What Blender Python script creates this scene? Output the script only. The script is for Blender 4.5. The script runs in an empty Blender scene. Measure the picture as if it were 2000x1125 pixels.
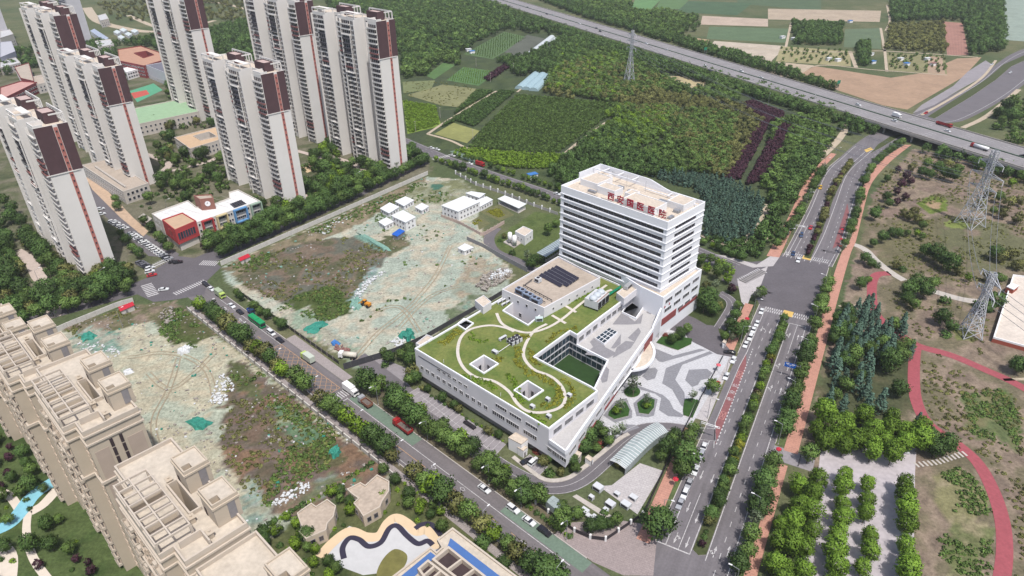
import bpy, bmesh, math, random
import numpy as np
from mathutils import Vector, Matrix
from mathutils.geometry import tessellate_polygon
random.seed(7)
sc = bpy.context.scene

# ------------------------------------------------------------------ camera, sky, sun, exposure
CAM_H = 165.0
PITCH, ROLL, FPX = math.radians(30.4), math.radians(-0.7), 1333.0
_f = np.array([0, math.cos(PITCH), -math.sin(PITCH)])
_r0 = np.array([1.0, 0, 0]); _u0 = np.cross(_r0, _f)
_R = math.cos(ROLL)*_r0 + math.sin(ROLL)*_u0
_U = -math.sin(ROLL)*_r0 + math.cos(ROLL)*_u0
cam_data = bpy.data.cameras.new('camera')
cam_data.sensor_width = 36.0
cam_data.lens = 36.0*FPX/2000.0
cam_data.clip_start = 1.0
cam_data.clip_end = 20000.0
cam = bpy.data.objects.new('camera', cam_data)
sc.collection.objects.link(cam)
cam.matrix_world = Matrix(((_R[0], _U[0], -_f[0], 0), (_R[1], _U[1], -_f[1], 0), (_R[2], _U[2], -_f[2], CAM_H), (0, 0, 0, 1)))
sc.camera = cam

SUN_AZ, SUN_EL = math.radians(160), math.radians(63)
world = bpy.data.worlds.new('World'); sc.world = world; world.use_nodes = True
wn = world.node_tree; wn.nodes.clear()
sky = wn.nodes.new('ShaderNodeTexSky'); sky.sky_type = 'NISHITA'; sky.sun_disc = False
sky.sun_elevation = SUN_EL; sky.sun_rotation = SUN_AZ
sky.air_density = 1.0; sky.dust_density = 3.0; sky.ozone_density = 1.0
bg = wn.nodes.new('ShaderNodeBackground'); bg.inputs[1].default_value = 0.125
wo = wn.nodes.new('ShaderNodeOutputWorld')
wn.links.new(sky.outputs[0], bg.inputs[0]); wn.links.new(bg.outputs[0], wo.inputs[0])
sun_data = bpy.data.lights.new('sun', 'SUN'); sun_data.energy = 3.5; sun_data.angle = math.radians(1.2)
sun_data.color = (1.0, 0.965, 0.91)
sun = bpy.data.objects.new('sun', sun_data); sc.collection.objects.link(sun)
_sd = Vector((math.sin(SUN_AZ)*math.cos(SUN_EL), math.cos(SUN_AZ)*math.cos(SUN_EL), math.sin(SUN_EL)))
sun.rotation_euler = (-_sd).to_track_quat('-Z', 'Y').to_euler()
sun.location = (0, 0, 300)
sc.view_settings.view_transform = 'Standard'; sc.view_settings.look = 'None'
sc.view_settings.exposure = 0.38; sc.view_settings.gamma = 1.0
sc.view_settings.use_curve_mapping = False
sc.cycles.max_bounces = 5; sc.cycles.diffuse_bounces = 3; sc.cycles.glossy_bounces = 2
sc.cycles.volume_bounces = 0; sc.cycles.transmission_bounces = 4; sc.cycles.transparent_max_bounces = 6

# ------------------------------------------------------------------ survey helpers: a point seen in the photograph, laid on the plane z
def G(px, py, z=0.0):
    d = _f*FPX + _R*(px-1000.0) - _U*(py-562.5)
    t = (z-CAM_H)/d[2]
    return (d[0]*t, d[1]*t)
def GL(pts, z=0.0): return [G(p[0], p[1], z) for p in pts]
def frame(o, az):
    a = math.radians(az); d = (math.sin(a), math.cos(a)); n = (math.cos(a), -math.sin(a))
    return lambda s, m: (o[0]+d[0]*s+n[0]*m, o[1]+d[1]*s+n[1]*m)
MAIN = frame(G(1446.7, 822.7), 29.0)      # main avenue: s northwards, m to the right
LOW = frame(G(741, 825), 133.7)           # lower street: s to the lower right, m to the lower left
def rotz(az): return -math.radians(az)    # heading (az) of local +Y as z rotation

def lin(c): return c/12.92 if c <= 0.04045 else ((c+0.055)/1.055)**2.4
GK = 0.83
def C(r, g, b, k=0.78): k *= GK; return (lin(r/255)*k, lin(g/255)*k, lin(b/255)*k)
def CL(r, g, b, k=0.85): return (lin(r/255)*k, lin(g/255)*k, lin(b/255)*k)

# ------------------------------------------------------------------ materials
MATS = {}
def M(name, col, var=0.12, scale=0.6, rough=0.85, metal=0.0, spec=0.3, col2=None, bump=0.0, rand=0.0, scale2=None, trans=0.0, amp2=0.09):
    if name in MATS: return MATS[name]
    m = bpy.data.materials.new(name); m.use_nodes = True
    nt = m.node_tree; N = nt.nodes; L = nt.links
    b = N['Principled BSDF']; b.inputs['Roughness'].default_value = rough; b.inputs['Metallic'].default_value = metal
    b.inputs['Specular IOR Level'].default_value = spec
    tc = N.new('ShaderNodeTexCoord')
    n1 = N.new('ShaderNodeTexNoise'); n1.inputs['Scale'].default_value = scale; n1.inputs['Detail'].default_value = 6; n1.inputs['Roughness'].default_value = 0.65
    L.new(tc.outputs['Object'], n1.inputs['Vector'])
    mr = N.new('ShaderNodeMapRange'); mr.inputs[1].default_value = 0.32; mr.inputs[2].default_value = 0.68
    L.new(n1.outputs[0], mr.inputs[0])
    mx = N.new('ShaderNodeMix'); mx.data_type = 'RGBA'
    a = tuple(min(1, x*(1-var)) for x in col); c2 = col2 if col2 else tuple(min(0.95, x*(1+var)) for x in col)
    mx.inputs[6].default_value = (*a, 1); mx.inputs[7].default_value = (*c2, 1)
    L.new(mr.outputs[0], mx.inputs[0])
    out = mx.outputs[2]
    if scale2:
        n2 = N.new('ShaderNodeTexNoise'); n2.inputs['Scale'].default_value = scale2; n2.inputs['Detail'].default_value = 5
        L.new(tc.outputs['Object'], n2.inputs['Vector'])
        m2 = N.new('ShaderNodeMapRange'); m2.inputs[1].default_value = 0.3; m2.inputs[2].default_value = 0.7; m2.inputs[3].default_value = 1-amp2*1.2; m2.inputs[4].default_value = 1+amp2
        L.new(n2.outputs[0], m2.inputs[0])
        v2 = N.new('ShaderNodeVectorMath'); v2.operation = 'SCALE'
        L.new(out, v2.inputs[0]); L.new(m2.outputs[0], v2.inputs['Scale']); out = v2.outputs[0]
    if rand:
        oi = N.new('ShaderNodeObjectInfo'); m3 = N.new('ShaderNodeMapRange'); m3.inputs[3].default_value = 1-rand; m3.inputs[4].default_value = 1+rand
        L.new(oi.outputs['Random'], m3.inputs[0])
        v3 = N.new('ShaderNodeVectorMath'); v3.operation = 'SCALE'
        L.new(out, v3.inputs[0]); L.new(m3.outputs[0], v3.inputs['Scale']); out = v3.outputs[0]
    L.new(out, b.inputs['Base Color'])
    if bump:
        bp = N.new('ShaderNodeBump'); bp.inputs['Strength'].default_value = bump; bp.inputs['Distance'].default_value = 0.3
        L.new(n1.outputs[0], bp.inputs['Height']); L.new(bp.outputs[0], b.inputs['Normal'])
    if trans:
        b.inputs['Transmission Weight'].default_value = trans
    MATS[name] = m
    return m

def leaf_mat(name, col, hue=0.25, val=0.35):
    m = bpy.data.materials.new(name); m.use_nodes = True
    nt = m.node_tree; N = nt.nodes; L = nt.links; N.clear()
    oi = N.new('ShaderNodeObjectInfo'); tc = N.new('ShaderNodeTexCoord')
    n1 = N.new('ShaderNodeTexNoise'); n1.inputs['Scale'].default_value = 0.9; n1.inputs['Detail'].default_value = 3
    L.new(tc.outputs['Object'], n1.inputs['Vector'])
    mx = N.new('ShaderNodeMix'); mx.data_type = 'RGBA'
    mx.inputs[6].default_value = (col[0]*(1-hue), col[1]*(1-hue*0.7), col[2], 1)
    mx.inputs[7].default_value = (col[0]*(1+hue*1.6), col[1]*(1+hue), col[2]*(1-hue*0.3), 1)
    L.new(n1.outputs[0], mx.inputs[0])
    mr = N.new('ShaderNodeMapRange'); mr.inputs[3].default_value = 1-val; mr.inputs[4].default_value = 1+val
    L.new(oi.outputs['Random'], mr.inputs[0])
    vs = N.new('ShaderNodeVectorMath'); vs.operation = 'SCALE'
    L.new(mx.outputs[2], vs.inputs[0]); L.new(mr.outputs[0], vs.inputs['Scale'])
    d = N.new('ShaderNodeBsdfPrincipled'); d.inputs['Roughness'].default_value = 0.6; d.inputs['Specular IOR Level'].default_value = 0.25
    t = N.new('ShaderNodeBsdfTranslucent'); ms = N.new('ShaderNodeMixShader'); ms.inputs[0].default_value = 0.3
    o = N.new('ShaderNodeOutputMaterial')
    L.new(vs.outputs[0], d.inputs['Base Color']); L.new(vs.outputs[0], t.inputs['Color'])
    L.new(d.outputs[0], ms.inputs[1]); L.new(t.outputs[0], ms.inputs[2]); L.new(ms.outputs[0], o.inputs[0])
    return m

def glass_mat(name, col, rough=0.12, spec=0.6, var=0.3, scale=0.25):
    return M(name, col, var=var, scale=scale, rough=rough, spec=spec, rand=0.35)

asphalt = M('asphalt', C(122, 117, 121, 0.72), 0.10, 0.08, 0.9, scale2=1.3)
asphalt_dark = M('asphalt_dark', C(112, 107, 112, 0.72), 0.12, 0.1, 0.9, scale2=1.1)
asphalt_light = M('asphalt_light', C(160, 154, 158, 0.75), 0.10, 0.12, 0.9, scale2=0.9)
highway_mat = M('highway_concrete', C(152, 148, 150, 0.75), 0.08, 0.05, 0.9, scale2=0.6)

def streaks(m, az, lo=0.84, hi=1.1):
    """tyre wear: noise drawn out along the road"""
    nt = m.node_tree; N = nt.nodes; L = nt.links; b = N['Principled BSDF']; src = b.inputs['Base Color'].links[0].from_socket
    tc = N.new('ShaderNodeTexCoord'); mp = N.new('ShaderNodeMapping'); mp.vector_type = 'TEXTURE'; mp.inputs['Rotation'].default_value[2] = -math.radians(az); mp.inputs['Scale'].default_value = (1.4, 60.0, 1.0)
    n = N.new('ShaderNodeTexNoise'); n.inputs['Scale'].default_value = 1.0; n.inputs['Detail'].default_value = 4
    L.new(tc.outputs['Object'], mp.inputs[0]); L.new(mp.outputs[0], n.inputs['Vector'])
    r = N.new('ShaderNodeMapRange'); r.inputs[1].default_value = 0.3; r.inputs[2].default_value = 0.7; r.inputs[3].default_value = lo; r.inputs[4].default_value = hi; L.new(n.outputs[0], r.inputs[0])
    v = N.new('ShaderNodeVectorMath'); v.operation = 'SCALE'; L.new(src, v.inputs[0]); L.new(r.outputs[0], v.inputs['Scale']); L.new(v.outputs[0], b.inputs['Base Color'])
    return m
def tiles(m, az, size, dark=0.86):
    """paving joints"""
    nt = m.node_tree; N = nt.nodes; L = nt.links; b = N['Principled BSDF']; src = b.inputs['Base Color'].links[0].from_socket
    tc = N.new('ShaderNodeTexCoord'); mp = N.new('ShaderNodeMapping'); mp.inputs['Rotation'].default_value[2] = math.radians(az)
    k = N.new('ShaderNodeTexBrick'); k.inputs['Scale'].default_value = 1.0; k.inputs['Brick Width'].default_value = size; k.inputs['Row Height'].default_value = size*0.6; k.inputs['Mortar Size'].default_value = size*0.035
    k.inputs['Color1'].default_value = (1, 1, 1, 1); k.inputs['Color2'].default_value = (dark+0.08, dark+0.08, dark+0.08, 1); k.inputs['Mortar'].default_value = (dark-0.12, dark-0.12, dark-0.12, 1)
    L.new(tc.outputs['Object'], mp.inputs[0]); L.new(mp.outputs[0], k.inputs[0])
    v = N.new('ShaderNodeVectorMath'); v.operation = 'MULTIPLY'; L.new(src, v.inputs[0]); L.new(k.outputs[0], v.inputs[1]); L.new(v.outputs[0], b.inputs['Base Color'])
    return m
asphalt_avenue = streaks(M('asphalt_avenue', C(126, 121, 125, 0.76), 0.10, 0.08, 0.9, scale2=1.3), 29)
asphalt_lower = streaks(M('asphalt_lower', C(128, 122, 124, 0.74), 0.10, 0.08, 0.9, scale2=1.3), 133.7)
paint_white = M('road_paint_white', C(170, 166, 168), 0.1, 1.6, 0.75, col2=C(236, 234, 234))
paint_orange = M('road_paint_orange', C(170, 146, 126), 0.1, 1.6, 0.7, col2=C(228, 176, 124))
paint_yellow = M('road_paint_yellow', C(226, 190, 110), 0.12, 1.0, 0.7)
brick_pave = M('brick_paving', C(204, 152, 134, 0.8), 0.12, 0.5, 0.9, scale2=2.5)
grey_pave = M('grey_paving', C(176, 166, 164, 0.75), 0.10, 0.6, 0.9, scale2=2.0)
pink_pave = M('pink_paving', C(172, 158, 156, 0.75), 0.10, 0.8, 0.9, scale2=2.5)
light_pave = M('light_paving', C(206, 200, 200, 0.75), 0.06, 0.5, 0.85, scale2=2.0)
kerb_mat = M('kerb_stone', C(205, 198, 192), 0.08, 1.0, 0.85)
green_lane = M('green_bay', C(122, 142, 126, 0.72), 0.10, 0.5, 0.9, scale2=1.5)
red_lane = M('bus_lane_red', C(146, 96, 98), 0.10, 0.6, 0.9, scale2=1.5)
track_red = M('track_red', C(176, 92, 100, 0.72), 0.08, 0.4, 0.9, scale2=1.0)
dirt_path = M('dirt_track', C(200, 184, 162, 0.75), 0.12, 0.3, 0.95, scale2=1.2)
conc = M('concrete', C(200, 192, 184), 0.10, 0.4, 0.9, scale2=1.5)
white_wall = M('white_render', C(238, 237, 238, 0.92), 0.03, 0.15, 0.7)
steel = M('galvanised_steel', C(176, 178, 184), 0.10, 0.8, 0.45, metal=0.4)
dark_metal = M('dark_metal', C(58, 54, 60), 0.2, 1.0, 0.5)
for _m, _a, _s in ((brick_pave, 29, 1.6), (pink_pave, 29, 1.2), (light_pave, 29, 1.5), (grey_pave, 133.7, 1.2)): tiles(_m, _a, _s)
black_mat = M('black_rubber', C(36, 34, 38), 0.2, 2.0, 0.8)

# ------------------------------------------------------------------ mesh helpers
COL = sc.collection
class MB:
    def __init__(s): s.v = []; s.f = []; s.m = []
    def add(s, vs, fs, mi=0):
        o = len(s.v); s.v.extend(vs)
        for f in fs: s.f.append([i+o for i in f]); s.m.append(mi)
        return s
    def box(s, c, size, rz=0.0, mi=0):
        x, y, z = size[0]/2, size[1]/2, size[2]/2; ca, sa = math.cos(rz), math.sin(rz)
        vs = [(c[0]+ca*a*x-sa*b*y, c[1]+sa*a*x+ca*b*y, c[2]+d*z) for d in (-1, 1) for (a, b) in ((-1, -1), (1, -1), (1, 1), (-1, 1))]
        return s.add(vs, [(3, 2, 1, 0), (4, 5, 6, 7), (0, 1, 5, 4), (1, 2, 6, 5), (2, 3, 7, 6), (3, 0, 4, 7)], mi)
    def wedge(s, pts_bottom, pts_top, mi=0):
        n = len(pts_bottom); vs = list(pts_bottom)+list(pts_top)
        fs = [tuple(range(n-1, -1, -1)), tuple(range(n, 2*n))]+[(i, (i+1) % n, n+(i+1) % n, n+i) for i in range(n)]
        return s.add(vs, fs, mi)
    def prism(s, poly, z0, z1, mi=0, mtop=None, holes=()):
        poly = ccw(poly); n = len(poly)
        o = len(s.v)
        s.v.extend([(p[0], p[1], z0) for p in poly]+[(p[0], p[1], z1) for p in poly])
        for i in range(n):
            s.f.append([o+i, o+(i+1) % n, o+n+(i+1) % n, o+n+i]); s.m.append(mi)
        s.sheet(poly, z1, mi if mtop is None else mtop, holes)
        for h in holes:
            h = ccw(h); k = len(h); o2 = len(s.v)
            s.v.extend([(p[0], p[1], z0) for p in h]+[(p[0], p[1], z1) for p in h])
            for i in range(k):
                s.f.append([o2+(i+1) % k, o2+i, o2+k+i, o2+k+(i+1) % k]); s.m.append(mi)
        return s
    def sheet(s, poly, z, mi=0, holes=()):
        rings = [[Vector((p[0], p[1], 0)) for p in ccw(poly)]]+[[Vector((p[0], p[1], 0)) for p in h] for h in holes]
        flat = [p for r in rings for p in r]; o = len(s.v)
        s.v.extend([(p.x, p.y, z) for p in flat])
        for t in tessellate_polygon(rings):
            a, b, c = t
            if (flat[b]-flat[a]).cross(flat[c]-flat[a]).z < 0: a, c = c, a
            s.f.append([o+a, o+b, o+c]); s.m.append(mi)
        return s
    def ring(s, poly, w, z0, z1, mi=0):
        """upright rim of width w along the inside of a closed polygon (a parapet)"""
        poly = ccw(poly); inn = offset(poly, -w); n = len(poly); o = len(s.v)
        s.v.extend([(p[0], p[1], z0) for p in poly]+[(p[0], p[1], z1) for p in poly]+[(p[0], p[1], z1) for p in inn]+[(p[0], p[1], z0) for p in inn])
        for i in range(n):
            j = (i+1) % n
            for a, b in ((0, 1), (1, 2), (2, 3)):
                s.f.append([o+a*n+i, o+a*n+j, o+b*n+j, o+b*n+i]); s.m.append(mi)
        return s
    def wall(s, pts, w, z0, z1, mi=0, closed=False):
        pts = [tuple(p[:2]) for p in pts]
        if closed: return s.ring(offset(ccw(pts), w/2), w, z0, z1, mi)
        d0 = Vector(pts[1])-Vector(pts[0]); d1 = Vector(pts[-1])-Vector(pts[-2]); d0.normalize(); d1.normalize()
        n = len(pts); A, B = [], []
        for i in range(n):
            ta = (Vector(pts[i])-Vector(pts[i-1])).normalized() if i else d0; tb = (Vector(pts[i+1])-Vector(pts[i])).normalized() if i < n-1 else d1
            na = Vector((ta.y, -ta.x)); nb = Vector((tb.y, -tb.x)); k = na+nb; k = k/max(0.35, k.length_squared)*2*(w/2)
            A.append((pts[i][0]+k.x, pts[i][1]+k.y)); B.append((pts[i][0]-k.x, pts[i][1]-k.y))
        o = len(s.v)
        for z in (z0, z1): s.v.extend([(p[0], p[1], z) for p in A]); s.v.extend([(p[0], p[1], z) for p in B])
        for i in range(n-1):
            for f in ([i, i+1, 2*n+i+1, 2*n+i], [n+i+1, n+i, 3*n+i, 3*n+i+1], [2*n+i, 2*n+i+1, 3*n+i+1, 3*n+i], [i, n+i, n+i+1, i+1]): s.f.append([o+q for q in f]); s.m.append(mi)
        for f in ([0, 2*n, 3*n, n], [n-1, 2*n-1, 4*n-1, 3*n-1]): s.f.append([o+q for q in f]); s.m.append(mi)
        return s
    def tube(s, a, b, r, n=6, r2=None, mi=0, cap=True):
        a, b = Vector(a), Vector(b); r2 = r if r2 is None else r2
        d = (b-a)
        if d.length < 1e-6: return s
        d.normalize(); q = d.orthogonal().normalized(); w = d.cross(q); o = len(s.v)
        for p, rr in ((a, r), (b, r2)):
            for i in range(n):
                t = 2*math.pi*i/n; s.v.append(tuple(p+q*(rr*math.cos(t))+w*(rr*math.sin(t))))
        for i in range(n): s.f.append([o+i, o+(i+1) % n, o+n+(i+1) % n, o+n+i]); s.m.append(mi)
        if cap: s.f.append([o+n+i for i in range(n)]); s.m.append(mi); s.f.append([o+n-1-i for i in range(n)]); s.m.append(mi)
        return s
    def dome(s, c, r, h, n=10, k=3, mi=0):
        o = len(s.v)
        for j in range(k):
            a = math.pi/2*j/k
            for i in range(n):
                t = 2*math.pi*i/n; s.v.append((c[0]+r*math.cos(a)*math.cos(t), c[1]+r*math.cos(a)*math.sin(t), c[2]+h*math.sin(a)))
        s.v.append((c[0], c[1], c[2]+h))
        for j in range(k-1):
            for i in range(n): s.f.append([o+j*n+i, o+j*n+(i+1) % n, o+(j+1)*n+(i+1) % n, o+(j+1)*n+i]); s.m.append(mi)
        for i in range(n): s.f.append([o+(k-1)*n+i, o+(k-1)*n+(i+1) % n, o+k*n]); s.m.append(mi)
        return s
    def strip(s, A, B, z=0.0, mi=0):
        o = len(s.v); n = len(A)
        za = z if isinstance(z, (list, tuple)) else [z]*n
        s.v.extend([(A[i][0], A[i][1], za[i]) for i in range(n)]+[(B[i][0], B[i][1], za[i]) for i in range(n)])
        for i in range(n-1): s.f.append([o+i, o+n+i, o+n+i+1, o+i+1]); s.m.append(mi)
        return s
    def ribbon(s, pts, w, z, mi=0):
        A, B = offs_line(pts, w/2), offs_line(pts, -w/2)
        return s.strip(A, B, z, mi)
    def dashes(s, pts, w, z, dash, gap, mi=0, start=0.0):
        d = start; tot = plen(pts)
        while d < tot:
            e = min(d+dash, tot)
            s.ribbon([pat(pts, max(d, 0)), pat(pts, e)], w, z, mi); d += dash+gap
        return s
    def mesh(s, name):
        me = bpy.data.meshes.new(name); me.from_pydata(s.v, [], s.f)
        if any(s.m): me.polygons.foreach_set('material_index', s.m)
        me.update(); return me
    def build(s, name, mats, parent=None, at=None, smooth=False):
        me = s.mesh(name)
        for m in (mats if isinstance(mats, (list, tuple)) else [mats]): me.materials.append(m)
        if smooth: me.polygons.foreach_set('use_smooth', [True]*len(me.polygons))
        return obj(name, me, parent, at)

def area(p): return 0.5*sum(p[i][0]*p[(i+1) % len(p)][1]-p[(i+1) % len(p)][0]*p[i][1] for i in range(len(p)))
def ccw(p): return list(p) if area(p) > 0 else list(p)[::-1]
def offset(poly, d):
    """parallel polygon of a ccw polygon, outwards for d > 0"""
    n = len(poly); out = []
    for i in range(n):
        p0, p1, p2 = poly[i-1], poly[i], poly[(i+1) % n]
        a = Vector((p1[0]-p0[0], p1[1]-p0[1])).normalized(); b = Vector((p2[0]-p1[0], p2[1]-p1[1])).normalized()
        n1 = Vector((a.y, -a.x)); n2 = Vector((b.y, -b.x)); k = n1+n2
        k = k/max(0.3, k.length_squared)*2
        out.append((p1[0]+k.x*d, p1[1]+k.y*d))
    return out
def offs_line(pts, d):
    out = []; n = len(pts)
    for i in range(n):
        a = pts[max(0, i-1)]; b = pts[min(n-1, i+1)]
        t = Vector((b[0]-a[0], b[1]-a[1])).normalized()
        out.append((pts[i][0]+t.y*d, pts[i][1]-t.x*d))
    return out
def plen(p): return sum(math.dist(p[i][:2], p[i+1][:2]) for i in range(len(p)-1))
def pat(p, d):
    for i in range(len(p)-1):
        L = math.dist(p[i][:2], p[i+1][:2])
        if d <= L or i == len(p)-2:
            t = d/L if L else 0
            return (p[i][0]+(p[i+1][0]-p[i][0])*t, p[i][1]+(p[i+1][1]-p[i][1])*t)
        d -= L
def pdir(p, d):
    a = pat(p, max(0, d-0.5)); b = pat(p, min(plen(p), d+0.5)); return math.atan2(b[1]-a[1], b[0]-a[0])
def smooth_line(pts, n=6, closed=False):
    P = [Vector(p[:2]) for p in pts]; k = len(P); out = []
    rngi = range(k if closed else k-1)
    for i in rngi:
        p0 = P[(i-1) % k] if closed else P[max(0, i-1)]; p1 = P[i]; p2 = P[(i+1) % k]
        p3 = P[(i+2) % k] if closed else P[min(k-1, i+2)]
        for j in range(n):
            t = j/n
            q = 0.5*((2*p1)+(p2-p0)*t+(2*p0-5*p1+4*p2-p3)*t*t+(3*p1-p0-3*p2+p3)*t**3)
            out.append((q.x, q.y))
    if not closed: out.append(tuple(P[-1]))
    return out

def obj(name, me, parent=None, at=None):
    o = bpy.data.objects.new(name, me); COL.objects.link(o)
    if parent is not None:
        o.parent = parent
        if at is not None: o.location = at
        elif parent.get('_w'): o.location = tuple(-v for v in parent.location)
    elif at is not None: o.location = at
    return o
def tag(o, label, cat, group=None):
    o['label'] = label; o['category'] = cat
    if group: o['group'] = group
    return o
def thing(name, label, cat, loc=(0, 0, 0), rz=0.0, group=None, world_parts=False):
    o = bpy.data.objects.new(name, None); COL.objects.link(o); o.location = loc; o.rotation_euler = (0, 0, rz)
    o.empty_display_size = 0.5
    if world_parts: o['_w'] = 1
    return tag(o, label, cat, group)
def struct(o): o['kind'] = 'structure'; return o
def stuff(o): o['kind'] = 'stuff'; return o
def subpart(name, me, part, at=(0, 0, 0), rz=0.0):
    o = bpy.data.objects.new(name, me); COL.objects.link(o); o.parent = part; o.location = at; o.rotation_euler = (0, 0, rz); return o
def dup(root, loc, rz=0.0, scale=None, label=None, group=None):
    def cp(o, par):
        c = o.copy(); COL.objects.link(c)
        if par is not None: c.parent = par
        for ch in o.children: cp(ch, c)
        return c
    r = cp(root, None); r.location = loc; r.rotation_euler = (0, 0, rz)
    if scale is not None: r.scale = scale if isinstance(scale, tuple) else (scale,)*3
    if label: r['label'] = label
    if group: r['group'] = group
    return r
ORD = ['first', 'second', 'third', 'fourth', 'fifth', 'sixth', 'seventh', 'eighth', 'ninth', 'tenth', 'eleventh', 'twelfth', 'thirteenth', 'fourteenth', 'fifteenth', 'sixteenth', 'seventeenth', 'eighteenth', 'nineteenth', 'twentieth']
_T = ['', '', 'twenty', 'thirty', 'forty', 'fifty', 'sixty', 'seventy', 'eighty', 'ninety']
def ordw(i):
    if i < 20: return ORD[i]
    n = i+1; t = _T[n//10]
    return (t[:-1]+'ieth') if n % 10 == 0 else t+'-'+ORD[n % 10-1]
# ------------------------------------------------------------------ the ground: one sheet, coloured by what grows or lies on it
def vnoise(x, y, scale, seed):
    x = x/scale; y = y/scale
    xi = np.floor(x).astype(np.int64); yi = np.floor(y).astype(np.int64); fx = x-xi; fy = y-yi
    fx = fx*fx*(3-2*fx); fy = fy*fy*(3-2*fy)
    def h(a, b):
        n = (a*374761393+b*668265263+seed*982451653) & 0x7fffffff
        n = ((n ^ (n >> 13))*1274126177) & 0x7fffffff
        return ((n ^ (n >> 16)) & 0xffff)/65535.0
    return (h(xi, yi)*(1-fx)+h(xi+1, yi)*fx)*(1-fy)+(h(xi, yi+1)*(1-fx)+h(xi+1, yi+1)*fx)*fy
def fbm(x, y, scale, seed, o=4):
    t = 0; a = 1; s = 0
    for i in range(o): t = t+a*vnoise(x, y, scale/2**i, seed+i*17); s += a; a *= 0.55
    return t/s
def inpoly(x, y, poly):
    r = np.zeros(x.shape, bool); n = len(poly)
    for i in range(n):
        x1, y1 = poly[i]; x2, y2 = poly[(i+1) % n]
        c = ((y1 > y) != (y2 > y)) & (x < (x2-x1)*(y-y1)/((y2-y1) if y2 != y1 else 1e-9)+x1)
        r ^= c
    return r
def edgedist(x, y, poly):
    d = np.full(x.shape, 1e9); n = len(poly)
    for i in range(n):
        ax, ay = poly[i]; bx, by = poly[(i+1) % n]; vx, vy = bx-ax, by-ay
        t = np.clip(((x-ax)*vx+(y-ay)*vy)/(vx*vx+vy*vy+1e-9), 0, 1)
        d = np.minimum(d, np.hypot(x-ax-t*vx, y-ay-t*vy))
    return d

SITE_N = [(436, 520), (835, 345), (905, 352), (950, 470), (1000, 530), (985, 575), (820, 668), (700, 716), (545, 628), (445, 552)]
SITE_S = [(0, 690), (150, 632), (250, 600), (338, 588), (478, 698), (630, 815), (772, 932), (610, 990), (500, 1070), (380, 930), (200, 800)]
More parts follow.
